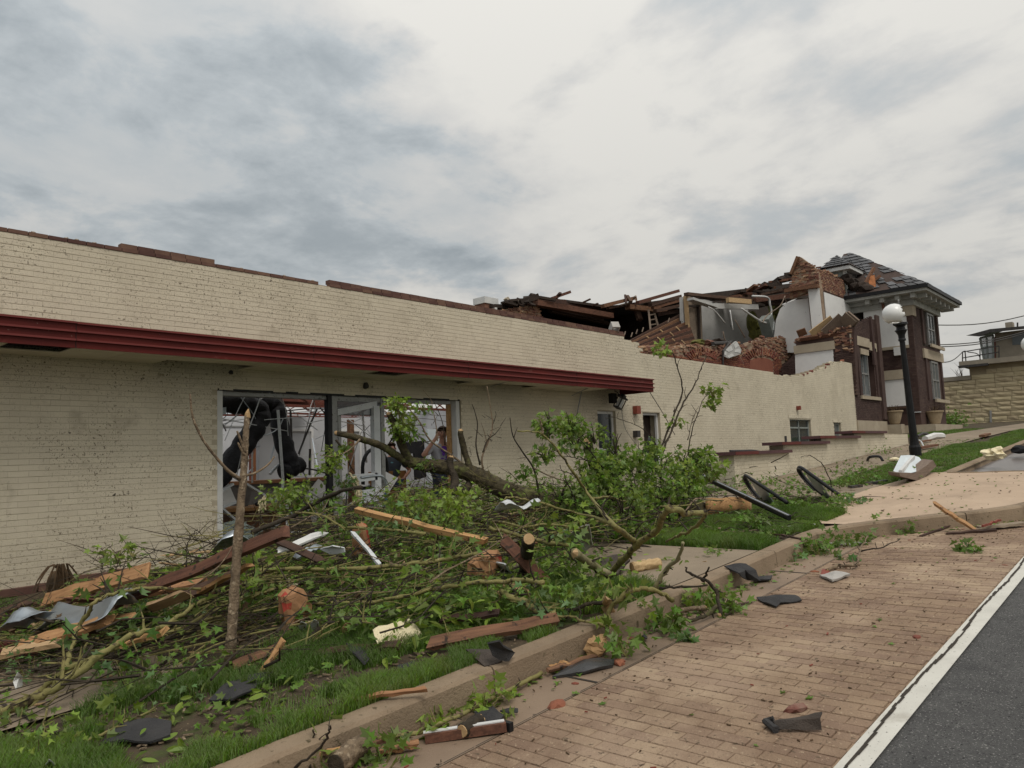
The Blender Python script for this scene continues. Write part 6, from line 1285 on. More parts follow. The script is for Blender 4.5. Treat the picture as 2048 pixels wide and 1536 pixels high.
# long green poles lying across the heap
gp = [([(438, 1135, .42), (520, 1140, .40), (600, 1138, .40), (730, 1136, .42), (840, 1127, .44), (900, 1117, .46), (955, 1108, .5)], .024, .018, 'longest straight green pole lying across the middle of the heap'), ([(630, 1208, .2), (720, 1206, .22), (800, 1193, .26), (880, 1176, .3), (960, 1165, .32), (1040, 1161, .34), (1086, 1165, .36)], .014, .022, 'green pole running under the brown paper bag'), ([(690, 1056, .6), (760, 1058, .58), (850, 1068, .55)], .017, .02, 'short straight green pole in front of the doorway rubble'), ([(980, 1056, .55), (1040, 1070, .5), (1100, 1086, .45), (1160, 1094, .42)], .018, .026, 'thick green pole ending bluntly beside the pale limb'), ([(985, 1043, .6), (1050, 1052, .58), (1110, 1050, .55), (1175, 1062, .5)], .012, .014, 'thin arched green pole left of the pale limb'), ([(1040, 1055, .5), (1080, 1080, .45), (1120, 1086, .4)], .013, .013, 'short green pole behind the sawn stump'), ([(590, 1025, .8), (640, 1030, .75), (690, 1058, .6)], .011, .015, 'bent green pole beside the leafy window spray'), ([(505, 1065, .6), (590, 1030, .7), (660, 990, .9), (722, 975, 1.0)], .03, .022, 'dark bent bough rising towards the doorway'), ([(0, 1424, .05), (60, 1402, .1), (120, 1370, .16), (200, 1312, .25), (262, 1272, .3), (330, 1252, .3), (385, 1212, .35), (432, 1192, .38)], .034, .014, 'thickest green bough entering from the left bottom edge'), ([(128, 1348, .12), (140, 1310, .2), (152, 1268, .3), (170, 1235, .4), (190, 1205, .5), (225, 1188, .52), (300, 1175, .5), (400, 1178, .42), (470, 1160, .4), (560, 1120, .4)], .02, .010, 'arched green branch curving over the crumpled sheet metal'), ([(60, 1398, .05), (150, 1330, .2), (250, 1290, .22), (350, 1262, .2), (440, 1215, .25), (540, 1180, .28), (600, 1160, .3)], .02, .012, 'green branch lying along the thick left bough'), ([(20, 1415, .03), (130, 1350, .12), (220, 1300, .18), (300, 1270, .2)], .014, .01, 'thin green branch beside the thick left bough'), ([(300, 1290, .1), (400, 1245, .12), (480, 1225, .14), (560, 1205, .18), (610, 1195, .2)], .016, .01, 'green branch passing behind the sapling foot'), ([(440, 1205, .3), (480, 1200, .3), (500, 1160, .4), (530, 1140, .42)], .012, .008, 'crooked green branch behind the sapling'), ([(1000, 1185, .2), (1045, 1203, .15), (1075, 1222, .1), (1112, 1228, .08)], .03, .034, 'thick green stub with torn yellow end near the kerb'), ([(990, 1206, .1), (1010, 1190, .15), (1060, 1188, .2)], .014, .01, 'dark twig behind the torn stub'), ([(1345, 1200, .06), (1305, 1180, .2), (1270, 1180, .22), (1240, 1195, .18), (1220, 1222, .08), (1216, 1250, .0)], .02, .018, 'arched green branch bridging the kerb'), ([(1210, 1252, .02), (1160, 1238, .06), (1100, 1232, .08), (1005, 1240, .06)], .012, .009, 'slim branch lying level behind the kerb'), ([(1130, 1222, .08), (1200, 1205, .1), (1265, 1190, .1)], .018, .014, 'dark bough lying behind the arched kerb branch'), ([(610, 1290, .08), (640, 1255, .15), (690, 1238, .2), (740, 1232, .18), (800, 1215, .18)], .02, .012, 'dark bent pipe-like branch near the white paper scraps'), ([(560, 1310, .05), (620, 1290, .08), (680, 1262, .1)], .018, .012, 'lichen grey branch on the lawn left of the foam')]
for i, (pp, a, c2, lb) in enumerate(gp):
    dk = 'dark' in lb or 'lichen' in lb; branch(pp, a, c2, 'bark_dark' if dk else 'bark_green', lb, nl=0 if dk else 26, tw=7, twl=.2, seed=i+120, brk=i in (0, 1, 3, 14, 16), tm='bark_dark' if i % 2 else 'bark_green', lm=('leaf', 'leaf_light', 'leaf_blue')[i % 3], ls=.08)
sb = [([(1082, 1346, -.12), (1040, 1366, -.1), (960, 1408, -.09), (880, 1448, -.09), (820, 1468, -.10), (740, 1475, -.10), (668, 1470, -.08)], .017, .012, 'bark_green', 'long green branch lying in the gutter along the kerb', 30), ([(1655, 1142, -.13), (1680, 1131, -.11), (1712, 1130, -.10), (1720, 1102, -.06), (1736, 1072, .02)], .022, .01, 'bark_tan', 'forked brown branch lying on the brick lane', 0), ([(1722, 1102, -.08), (1760, 1095, -.06), (1800, 1078, -.03)], .01, .005, 'bark_dark', 'thin side twig of the branch on the brick lane', 0), ([(1410, 1215, -.1), (1360, 1222, -.1), (1340, 1240, -.11)], .024, .018, 'bark_tan', 'short thick stick in the gutter below the kerb twig', 0), ([(1445, 1200, -.08), (1420, 1225, -.1), (1380, 1240, -.11), (1350, 1235, -.11)], .02, .014, 'bark_moss', 'mossy stick lying in the gutter', 0), ([(590, 1536, .0), (640, 1495, .1), (655, 1470, .2), (662, 1452, .25)], .008, .005, 'bark_dark', 'dark twig leaning on the kerb at the bottom', 0), ([(620, 1536, -.1), (640, 1500, -.05), (632, 1480, .0), (626, 1460, .06)], .008, .005, 'bark_dark', 'dark forked twig in the gutter at the bottom', 0), ([(230, 1470, .03), (265, 1440, .05), (310, 1420, .06)], .01, .008, 'bark_green', 'small green stick in the lawn', 0), ([(125, 1500, .03), (200, 1470, .03), (255, 1440, .05)], .011, .006, 'bark_green', 'small stick with pale torn end in the lawn', 6), ([(190, 1405, .03), (240, 1375, .04), (290, 1355, .05)], .008, .006, 'bark_dark', 'dark stick lying on the bare soil', 0), ([(1665, 995, -5.8), (1660, 962, -5.8), (1645, 930, -5.8), (1622, 912, -5.8), (1602, 914, -5.8)], .011, .005, 'bark_dark', 'thin arched twig standing by the black hoop', 0), ([(1480, 1060, .03), (1560, 1075, .05), (1600, 1065, .06)], .012, .006, 'bark_dark', 'thin stick lying on the lawn near the white strip', 0), ([(215, 1190, .2), (205, 1150, .35), (208, 1110, .5), (225, 1088, .6)], .007, .003, 'bark_dark', 'thin upright twig with leaves before the left wall', 8), ([(225, 1190, .2), (230, 1150, .35), (240, 1110, .5), (262, 1095, .55)], .006, .003, 'bark_dark', 'second thin upright twig before the left wall', 8), ([(372, 1135, .4), (375, 1090, -3.0), (385, 1070, -3.0), (395, 1058, -3.0)], .008, .004, 'bark_dark', 'thin dark twig standing against the left wall', 0)]
for i, (pp, a, c2, m, lb, nl) in enumerate(sb): branch(pp, a, c2, m, lb, nl=nl, tw=3 if i < 3 or nl else 1, twl=.1, seed=i+170, brk=i in (0, 1, 3, 8), lm='leaf_light', ls=.08)
# distinct leafy sprays on the ground
gs = [((330, 1210, .2), .26, 70, 'leaf_blue', 'bluish maple leaves in front of the crumpled sheet metal'), ((290, 1240, .15), .22, 55, 'leaf', 'maple leaves hanging over the left boughs'), ((340, 1330, .1), .30, 90, 'leaf', 'dark maple leaf clump left of the sapling foot'), ((270, 1345, .1), .26, 60, 'leaf', 'maple leaf clump on the walk left of the sapling'), ((390, 1355, .08), .2, 45, 'leaf_blue', 'pale maple leaves at the sapling foot'), ((60, 1330, .1), .24, 60, 'leaf_blue', 'maple leaves near the left edge by the white scrap'), ((80, 1490, .05), .2, 50, 'leaf_light', 'bright maple leaves low at the left bottom'), ((30, 1440, .06), .18, 40, 'leaf', 'maple leaves on the bough at the left bottom edge'), ((235, 1103, -2.2), .14, 14, 'leaf_light', 'few bright maple leaves before the cream wall'), ((265, 1098, -2.2), .1, 8, 'leaf_light', 'two bright maple leaves right beside the upright twigs'), ((320, 1155, .3), .2, 30, 'leaf_light', 'bright leaves over the red plank'), ((730, 1165, .2), .22, 50, 'leaf_light', 'bright maple leaves in the middle heap'), ((700, 1190, .15), .2, 40, 'leaf', 'maple leaves beside the dark hole in the heap'), ((860, 1100, .35), .35, 120, 'leaf', 'dense green spray right of the orange timber'), ((830, 1000, .7), .34, 120, 'leaf_light', 'bright narrow leaf spray below the two people'), ((880, 1010, .75), .34, 120, 'leaf_light', 'bright leaf spray under the mossy limb'), ((790, 1040, .5), .3, 100, 'leaf', 'green spray left of the bright narrow leaves'), ((1165, 1185, .15), .25, 80, 'leaf_light', 'bright ragged leaves below the pale limb'), ((1110, 1195, .12), .25, 80, 'leaf', 'ragged leaf clump left of the orange splinter'), ((980, 1215, .1), .2, 60, 'leaf', 'leaf clump behind the long brown plank'), ((1330, 1235, -.05), .16, 40, 'leaf', 'leaf clump in the gutter below the arched branch'), ((1440, 1200, -.05), .2, 60, 'leaf', 'leaf clump in the gutter at the entrance walk'), ((1400, 1195, -.05), .16, 40, 'leaf_light', 'bright leaves in the gutter beside the draped felt'), ((1560, 1100, -.05), .18, 60, 'leaf_blue', 'leaf drift in the gutter along the curved kerb'), ((1640, 1092, -.05), .18, 60, 'leaf', 'leaf drift farther along the curved kerb'), ((1700, 1075, -.05), .2, 70, 'leaf', 'leaf drift at the kerb nose'), ((1780, 1052, -.06), .2, 70, 'leaf', 'leaf drift under the tan street plank'), ((960, 1400, -.08), .17, 30, 'leaf_light', 'bright maple leaves on the gutter branch'), ((880, 1430, -.08), .15, 26, 'leaf_light', 'bright maple leaf clump at the gutter branch middle'), ((760, 1510, -.1), .16, 30, 'leaf', 'maple leaves in the gutter bottom'), ((640, 1500, -.05), .18, 32, 'leaf_light', 'maple leaves against the kerb at the bottom edge'), ((1250, 1275, -.02), .16, 26, 'leaf', 'leaves hanging down the kerb face below the arched branch'), ((1935, 1100, -.12), .12, 45, 'leaf', 'small flattened leafy twig on the brick lane'), ((1690, 1120, -.13), .07, 16, 'leaf_blue', 'tiny leaf scrap on the lane by the brown branch'), ((1365, 1275, -.13), .08, 22, 'leaf_blue', 'pale leaf scrap on the lane near the gutter joint'), ((1640, 1010, .1), .3, 110, 'leaf', 'leafy heap at the foot of the black hoops'), ((1580, 1010, .1), .25, 80, 'leaf', 'leafy heap between the black hoops'), ((1500, 1040, .1), .2, 50, 'leaf', 'leaves on the lawn by the tan roll'), ((1700, 1000, .06), .2, 60, 'leaf_blue', 'leaf drift on the paved nose edge'), ((1720, 965, .06), .35, 120, 'leaf', 'leafy drift on the lawn left of the white basin'), ((1790, 955, .06), .3, 90, 'leaf', 'leafy drift just before the white basin'), ((1690, 940, .05), .3, 70, 'leaf', 'leaf drift along the far lawn edge'), ((1760, 905, .05), .4, 70, 'leaf', 'leaf drift on the far sidewalk by the lamp'), ((550, 985, -2.0), .25, 70, 'leaf_light', 'light leaf spray above the wooden desk'), ((1050, 940, -3.3), .14, 24, 'leaf', 'small leaf tuft on the thin twig before the wall'), ((1330, 690, 1.0), .01, 1, 'leaf', 'x')]
for i, (c, r, n, lm, lb) in enumerate(gs[:-1]): spray(c, r, int(n*1.6), lb, lm, (.072 if r < .24 else .062)*(.75 if c[1] > 1300 and c[0] < 500 else 1), i+300, 6, flat=.45, sq=.5)
# ------------------------------------------------------------------ ground tangle: what nobody could count
rg = np.random.default_rng(12)
def gzv(x): return np.where(x < 30, .058*x, 1.74+.033*(x-30))
def scatter(n, x0, x1, y0, y1, hmax, thr, fr=.9, off=0.):
    x = rg.uniform(x0, x1, n*4); y = rg.uniform(y0, y1, n*4); k = np.array([mnoise.noise(V((a*fr+off, c*fr, 3.3))) for a, c in zip(x, y)]); s_ = k > thr; s_ &= ~((x < 4.0) & (y > -1.6)); x, y = x[s_][:n], y[s_][:n]
    hm = np.where((x < 6.9) & (y > -2.1), np.minimum(hmax, .16), hmax); return np.c_[x, y, gzv(x)+.155+hm*rg.random(len(x))**1.8]
pos = np.concatenate([scatter(2600, 5.0, 9.4, -3.4, -.5, .72, -.15), scatter(1500, 3.2, 6.3, -6.1, -4.8, .26, -.1), scatter(2600, 2.6, 9.5, -5.0, -.5, .34, .0), scatter(3000, 3.5, 8.8, -4.7, -1.0, .42, -.12), scatter(700, 1.2, 3.2, -5.0, -2.0, .2, .1), scatter(450, 1.2, 8.5, -6.4, -5.0, .06, .1), scatter(1200, 9.2, 14, -5.6, -2.5, .25, -.1)])
d = rg.normal(0, 1, pos.shape); d[:, 2] = rg.uniform(-.7, .3, len(pos)); leaves(pos, d, rg.uniform(.035, .085, len(pos)), 'leaf', None, 3, name='leaf_tangle', flat=.9, label='mass of torn green leaves covering the debris heap')['category'] = 'foliage'
pos = np.concatenate([scatter(2400, 5.2, 9.4, -3.4, -.5, .7, -.1, off=5), scatter(900, 3.4, 6.2, -6.1, -4.8, .24, -.05, off=8), scatter(3800, 3.2, 9.2, -4.8, -.5, .44, -.05, off=7), scatter(300, 1.2, 8.5, -6.3, -5.0, .06, .05, off=9)])
d = rg.normal(0, 1, pos.shape); d[:, 2] = rg.uniform(-.7, .3, len(pos)); leaves(pos, d, rg.uniform(.04, .085, len(pos)), 'leaf_light', None, 4, name='narrow_leaf_tangle', shape=NARROW*np.array((1.2, 1.3, 1)), flat=.7, label='mass of light narrow leaves among the debris heap')['category'] = 'foliage'
tb_ = MB(); rn = random.Random(66)
for i in range(1000):
    x = rn.uniform(1.2, 9.0) if i < 860 else rn.uniform(9, 14); y = rn.uniform(-5.6, -.4); a = rn.gauss(.15, .55)+(math.pi if rn.random() < .4 else 0); l = rn.uniform(.15, .9); h = .15+rn.random()**2*.42; p = V((x, y, gz(x)+h)); dd = V((math.cos(a), math.sin(a), rn.uniform(-.18, .3)))
    if x < 4.4 and y > -2.2: continue
    q = p+dd*l*.5+V((rn.uniform(-.05, .05), rn.uniform(-.05, .05), rn.uniform(-.02, .06))); e_ = q+dd*l*.5+V((rn.uniform(-.08, .08), rn.uniform(-.08, .08), rn.uniform(-.08, .08))); r = rn.uniform(.003, .011); tb_.tube([p, q, e_], [r, r*.8, r*.3], 5)
tb_.build('twig_tangle', 'bark_dark', kind='stuff', label='tangle of thin dark twigs in the debris heap', cat='twigs')
tb_ = MB()
for i in range(230):
    x = rn.uniform(1.2, 8.8); y = rn.uniform(-5.2, -.6); a = rn.gauss(.05, .4); l = rn.uniform(.4, 1.3); h = .18+rn.random()**1.5*.42; p = V((x, y, gz(x)+h)); dd = V((math.cos(a), math.sin(a), rn.uniform(-.1, .12)))
    if x < 4.2 and y > -2.4: continue
    r = rn.uniform(.004, .012); kk = lambda: V((rn.gauss(0, .045), rn.gauss(0, .045), rn.gauss(0, .03)))
    tb_.tube(cr_spline([p, p+dd*l*.3+kk(), p+dd*l*.5+kk(), p+dd*l*.75+kk(), p+dd*l+kk()], 2), [r*(1-.07*q_) for q_ in range(9)], 5, jit=.12)
tb_.build('green_twig_tangle', 'bark_green', kind='stuff', label='tangle of green twigs in the debris heap', cat='twigs')
# litter: leaf scraps along the gutter and lane, splinters and chips in the lawn
def pts_on(n, x0, x1, fy, h, street=True): x = rg.uniform(x0, x1, n); y = np.array([fy(a) for a in x]); return np.c_[x, y, gzv(x)+(0 if street else .15)+h]
pos = np.concatenate([pts_on(420, 1.5, 12, lambda a: kline(a)-abs(rg.normal(0, .09))-.02, .016), pts_on(26, 2, 12, lambda a: rg.uniform(-8.5, max(-8.45, kline(a)-.05)), .018), pts_on(120, 9, 16, lambda a: rg.uniform(-8, -6), .175), pts_on(260, 10, 26, lambda a: rg.uniform(-5.1, -3.7), .175), pts_on(500, 10, 26, lambda a: -5.1+rg.normal(0, .25), .19), pts_on(150, 1, 9, lambda a: rg.uniform(-5, -3.7), .175)])
d = rg.normal(0, 1, pos.shape); d[:, 2] = rg.uniform(-.05, .12, len(pos)); leaves(pos, d, rg.uniform(.02, .06, len(pos)), 'leaf', None, 9, name='leaf_litter', flat=3, label='torn leaves littering the gutter lane and walks')['category'] = 'litter'
def chips(name, m, n, fx, fy, hz, sz, lb, seed):
    r_ = np.random.default_rng(seed); b = MB(); rn = random.Random(seed)
    for i in range(n):
        x = fx(rn); y = fy(rn, x); l = rn.uniform(*sz); b.box((x, y, gz(x)+hz+.006), (l, l*rn.uniform(.15, .4), .006), Matrix.Rotation(rn.uniform(0, 6.3), 3, 'Z') @ Matrix.Rotation(rn.uniform(-.25, .25), 3, 'Y'))
    b.build(name, m, kind='stuff', label=lb, cat='litter')
chips('wood_chips', 'wood_break', 150, lambda r: r.uniform(1.2, 8.5), lambda r, x: r.uniform(-6.4, -.8), .165, (.02, .09), 'pale wood chips scattered over the lawn', 1)
chips('dark_specks', 'dead_leaf', 330, lambda r: r.uniform(1.5, 12), lambda r, x: r.uniform(-8.6, max(-8.55, kline(x)-.02)), .012, (.006, .026), 'dark crumbs scattered over the brick lane', 2)
chips('walk_crumbs', 'dead_leaf', 320, lambda r: r.uniform(9, 26), lambda r, x: r.uniform(-5.2, -3.7), .172, (.015, .06), 'dark crumbs scattered over the sidewalk', 3)
chips('nose_crumbs', 'dead_leaf', 70, lambda r: r.uniform(9.8, 15.4), lambda r, x: r.uniform(-8.2, -6.2), .172, (.012, .05), 'dark crumbs scattered over the paved nose', 4)
chips('lawn_mulch', 'bark_tan', 1500, lambda r: r.uniform(1.0, 8.8), lambda r, x: r.uniform(-6.45, -5.05), .146, (.01, .05), 'brown mulch crumbs on the bare soil', 5)
chips('brick_crumbs', 'red_box', 60, lambda r: r.uniform(2, 11), lambda r, x: r.uniform(-8.4, -5.2), .012 if False else .016, (.012, .03), 'red brick crumbs on the lane', 6)
# ------------------------------------------------------------------ lumber
PLM = {}
def plank(a, c2, w, th, m, label, roll=0, jag=.5, cat='plank', name='plank', group=None):
    p, q = PT(a) if not isinstance(a, V) else a, PT(c2) if not isinstance(c2, V) else c2; d = q-p; L_ = d.length; seed = sum(ord(c) for c in label); rn = random.Random(seed); b = MB(); n = 7
    for i in range(n+1):
        u = i/n; bow = .012*math.sin(math.pi*u)*rn.uniform(-1, 1)
        for y, z in ((-w/2, -th/2), (w/2, -th/2), (w/2, th/2), (-w/2, th/2)):
            x = L_*u + (rn.uniform(-jag, jag)*w*.8 if i in (0, n) else 0); b.v.append(V((x, y+rn.uniform(-.003, .003), z+bow+rn.uniform(-.002, .002))))
    for i in range(n):
        for j in range(4): b.f.append([i*4+j, i*4+(j+1) % 4, (i+1)*4+(j+1) % 4, (i+1)*4+j])
    b.f += [[3, 2, 1, 0], [n*4, n*4+1, n*4+2, n*4+3]]
    me = bpy.data.meshes.new(name); me.from_pydata([tuple(v) for v in b.v], [], b.f); me.materials.append(MT[m]); o = bpy.data.objects.new(name, me); col.objects.link(o)
    o.matrix_basis = Matrix.Translation(p) @ rot_to(d).to_4x4() @ Matrix.Rotation(R(roll), 4, 'X'); return tag(o, label, cat, group)
pk_ = [((92, 1200, .12), (296, 1140, .42), .15, .04, 'timber_new', 'wide new orange board leaning on the heap by the left wall', 55), ((195, 1222, .1), (575, 1062, .75), .10, .045, 'timber_red', 'long dark red plank rising towards the left window', 60), ((40, 1292, .08), (218, 1240, .2), .12, .04, 'timber_new', 'orange beam below the crumpled sheet metal', 30), ((0, 1308, .05), (128, 1282, .1), .13, .04, 'timber_pale', 'pale board end at the left edge', 15), ((110, 1262, .1), (262, 1232, .2), .1, .03, 'timber_new', 'orange splintered board behind the arched branch', 10), ((235, 1290, .1), (330, 1262, .15), .09, .03, 'timber_new', 'small orange board under the left boughs', 20), ((340, 1200, .2), (470, 1150, .35), .12, .04, 'timber_dark', 'dark board behind the sapling', 40), ((250, 1195, .2), (400, 1165, .3), .11, .04, 'timber_new', 'orange board under the long red plank', 20), ((300, 1215, .18), (380, 1185, .3), .12, .03, 'timber_pale', 'pale broken board among the left leaves', -30), ((400, 1185, .25), (500, 1130, .5), .08, .03, 'timber_new', 'thin orange lath behind the sapling', 0), ((430, 1115, .5), (545, 1068, .7), .1, .03, 'timber_red', 'dark red board beside the broken glass', 40), ((858, 1288, .06), (1112, 1238, .08), .13, .045, 'timber_red', 'long red brown plank lying on the lawn near the kerb', 35), ((598, 1312, .05), (800, 1290, .06), .1, .04, 'timber_dark', 'dark plank lying left of the foam slab', 25), ((466, 1332, .04), (572, 1290, .08), .09, .03, 'timber_red', 'dark red plank at the sapling foot', 40), ((523, 1346, .03), (566, 1280, .2), .05, .03, 'timber_new', 'orange splinter leaning right of the sapling', 30), ((698, 1402, .03), (852, 1378, .06), .04, .025, 'timber_new', 'thin orange splinter lying behind the kerb', 20), ((715, 1020, .75), (972, 1082, .45), .085, .06, 'timber_new', 'orange timber slanting down from the doorway', 20), ((1003, 1076, .5), (1086, 1160, .15), .15, .04, 'timber_red', 'dark red plank leaning beside the sawn stump', 50), ((880, 1240, .08), (1000, 1225, .12), .09, .03, 'timber_dark', 'dark plank behind the long red brown plank', 25), ((1000, 1170, .15), (1060, 1178, .14), .12, .03, 'timber_pale', 'short tan board under the brown paper bag', 10), ((1868, 1006, .2), (1952, 1062, -.13), .10, .03, 'timber_new', 'tan board tilted against the kerb on the lane', 30), ((1893, 1068, -.13), (1992, 1060, -.12), .07, .035, 'timber_dark', 'dark wet board under the tilted tan board', 10), ((1842, 1072, -.13), (1905, 1050, -.12), .05, .02, 'timber_dark', 'thin dark lath beside the tilted tan board', 0), ((762, 1500, -.12), (832, 1487, -.11), .07, .03, 'timber_new', 'split orange wood piece in the gutter', 10), ((610, 1518, -.08), (690, 1498, -.05), .035, .025, 'timber_new', 'narrow orange splinter in the gutter bottom', 10), ((700, 1508, -.1), (770, 1480, -.1), .03, .02, 'timber_red', 'red splinter beside the gutter log', 0), ((1095, 1340, -.1), (1190, 1312, -.12), .05, .02, 'timber_red', 'red lath behind the wet black slab', 20), ((1105, 1335, -.11), (1135, 1325, -.11), .09, .015, 'timber_new', 'orange wood flake in the gutter', 10), ((1440, 1222, -.13), (1500, 1205, -.13), .05, .012, 'timber_dark', 'thin brown lath on the gutter pan', 0), ((1648, 1152, -.13), (1652, 1140, -.13), .1, .02, 'red_box', 'red brick sliver beside the grey tile', 0), ((640, 1415, .02), (690, 1400, .05), .02, .015, 'timber_dark', 'dark lath on the kerb lawn', 0), ((540, 1075, .6), (640, 1120, .45), .1, .03, 'timber_dark', 'dark board in front of the doorway rubble', 30), ((560, 1100, .5), (650, 1065, .6), .14, .02, 'white_paint', 'white trim board in front of the doorway', 20), ((705, 1065, .6), (760, 1130, .35), .05, .03, 'white_metal', 'white metal strip bent over the heap', 10), ((590, 1115, .45), (640, 1090, .5), .1, .02, 'galv', 'grey metal flat in the heap', 20), ((1550, 1056, .03), (1630, 1048, .04), .035, .02, 'white_paint', 'white plastic strip on the right lawn', 0), ((1660, 1087, -.12), (1732, 1086, -.12), .035, .02, 'white_paint', 'white plastic strip in the gutter drift', 0), ((0, 1225, .1), (60, 1205, .12), .12, .04, 'timber_dark', 'dark board at the foot of the left wall', 20), ((150, 1185, .1), (110, 1250, .1), .08, .03, 'timber_grey', 'grey lath behind the orange board', 0), ((1540, 1068, .02), (1600, 1078, .02), .04, .03, 'timber_dark', 'small dark block on the right lawn', 0), ((1960, 1055, -.1), (2048, 1046, -.1), .2, .03, 'walk', 'flat tan slab at the right edge of the lane', 0), ((1965, 1052, -.05), (2000, 1040, -.04), .03, .03, 'red_box', 'red stick on the tan slab', 0)]
for i, (a, c2, w, th, m, lb, rl) in enumerate(pk_):
    up_h = .13 if i < 11 else 0; plank((a[0], a[1], a[2]+up_h), (c2[0], c2[1], c2[2]+up_h), w*(.85 if i < 10 else .68), th*.8, m, lb, rl)
# ------------------------------------------------------------------ sheets, felts, bags, lumps
def patch(outl, th, m, label, cat, seed=0, crump=.012, name=None, parent=None, lift=.02):
    """irregular sheet: outline given as sight points at a height, real thickness"""
    P_ = [PT(q) for q in outl]; c = sum(P_, V())/len(P_)+V((0, 0, lift)); b = bmesh.new(); vs = [b.verts.new(p) for p in P_]; cv = b.verts.new(c)
    for i in range(len(vs)): b.faces.new((vs[i], vs[(i+1) % len(vs)], cv))
    bmesh.ops.subdivide_edges(b, edges=b.edges[:], cuts=3, use_grid_fill=True)
    for v in b.verts: v.co += V((mnoise.noise(v.co*9+V((seed, 0, 0)))*crump*.6, mnoise.noise(v.co*9+V((0, seed, 5)))*crump*.6, mnoise.noise(v.co*7+V((seed, 3, 0)))*crump))
    bmesh.ops.recalc_face_normals(b, faces=b.faces[:]); pass
    me = bpy.data.meshes.new(name or cat.replace(' ', '_')); 
    lo_ = V((c.x, c.y, min(v.co.z for v in b.verts))); bmesh.ops.translate(b, verts=b.verts[:], vec=-lo_); b.to_mesh(me); b.free(); me.materials.append(MT[m]); o = bpy.data.objects.new(me.name, me); col.objects.link(o); o.location = lo_
    md = o.modifiers.new('thick', 'SOLIDIFY'); md.thickness = th; md.offset = 0
    if parent: o.location = (0, 0, 0); me.transform(Matrix.Translation(lo_)); attach(o, parent)
    return tag(o, label, None if parent else cat)
fe = [([(418, 1398, .02), (450, 1370, .03), (500, 1352, .04), (548, 1344, .05), (530, 1362, .03), (500, 1385, .02), (462, 1402, .02)], .012, 'felt', 'long strip of black roofing felt right of the sapling foot'), ([(198, 1488, .02), (240, 1450, .04), (300, 1438, .05), (342, 1446, .04), (338, 1470, .03), (300, 1482, .02)], .012, 'felt', 'black roofing felt half hidden in the grass at the bottom left'), ([(932, 1302, .06), (985, 1300, .07), (1005, 1320, .03), (968, 1332, .02)], .012, 'felt_brown', 'brown roofing felt behind the kerb'), ([(975, 1285, .16), (1000, 1282, .18), (1030, 1308, .04), (1018, 1322, .02), (985, 1312, .08)], .012, 'felt', 'black torn felt standing over the brown felt piece'), ([(1104, 1352, -.125), (1135, 1335, -.122), (1160, 1324, -.12), (1200, 1318, -.12), (1228, 1320, -.122), (1226, 1330, -.125), (1170, 1346, -.128)], .02, 'felt_wet', 'wet black slab lying in the gutter'), ([(1448, 1132, .04), (1492, 1128, .04), (1512, 1140, .0), (1520, 1160, -.08), (1495, 1162, -.1), (1478, 1145, .02)], .012, 'felt', 'black felt draped down over the kerb'), ([(1500, 1158, -.12), (1545, 1150, -.12), (1540, 1160, -.125), (1510, 1164, -.125)], .012, 'felt', 'flat black felt piece beside the draped one'), ([(1512, 1194, -.12), (1590, 1190, -.11), (1604, 1200, -.12), (1560, 1206, -.12), (1552, 1214, -.12), (1530, 1204, -.11)], .012, 'felt', 'ragged black felt on the brick lane by the gutter'), ([(948, 1425, -.1), (985, 1412, -.08), (1008, 1430, -.11), (1000, 1440, -.12), (962, 1446, -.12)], .012, 'felt', 'black felt scrap under the gutter branch'), ([(1000, 1425, -.11), (1035, 1415, -.11), (1035, 1422, -.12), (1010, 1428, -.12)], .01, 'felt', 'small black felt scrap at the gutter joint'), ([(692, 1290, .08), (725, 1288, .08), (738, 1320, .03), (730, 1332, .02), (712, 1310, .08)], .01, 'felt', 'black torn felt with white mark left of the foam slab'), ([(700, 1240, .12), (722, 1236, .13), (732, 1270, .06), (705, 1276, .05), (696, 1256, .07)], .01, 'felt_brown', 'grey ribbed felt strip behind the foam slab'), ([(795, 1330, .02), (830, 1322, .02), (828, 1340, .02), (800, 1345, .02)], .01, 'felt', 'small black felt in the kerb grass below the foam slab'), ([(1640, 1150, -.115), (1672, 1144, -.115), (1700, 1150, -.115), (1665, 1162, -.115)], .02, 'concrete_block', 'grey flat tile on the brick lane'), ([(1190, 1120, .12), (1240, 1112, .16), (1260, 1120, .12), (1235, 1150, .04), (1195, 1150, .04)], .03, 'felt_brown', 'dark slab behind the forked branch'), ([(1265, 1290, -.12), (1280, 1270, -.11), (1295, 1278, -.12), (1290, 1268, -.12)], .012, 'felt', 'black felt scrap in the gutter below the arched branch')]
for i, (ol, th, m, lb) in enumerate(fe): patch(ol, th, m, lb, 'roofing felt' if 'felt' in lb else 'slab', i, .02, 'roofing_felt' if 'felt' in lb else 'loose_slab')
# curled felt on the lane
cf = T('curled_felt', 'dark felt piece with rolled left end on the brick lane', 'roofing felt', S(1590, 1450))
patch([(1545, 1445, -.10), (1590, 1436, -.09), (1645, 1428, -.06), (1640, 1440, -.08), (1642, 1464, -.135), (1600, 1464, -.135), (1556, 1462, -.13)], .012, 'felt_brown', None, 'felt', 3, .02, 'sheet', cf)
MB().tube([S(1552, 1460, .03), S(1532, 1443, .04), S(1548, 1440, .05)], .02, 8, jit=.1).build('rolled_end', 'felt', cf)
def lump(c, d, m, label, cat, seed=0, amp=.35, sub=2, rot=0, name=None, flat=False):
    p = PT(c); o = MB().blob(p+V((0, 0, d[2]*.7)), d, seed, sub, amp, 1.7, Matrix.Rotation(R(rot), 3, 'Z')).build(name or cat.replace(' ', '_'), m, label=label, cat=cat); return o
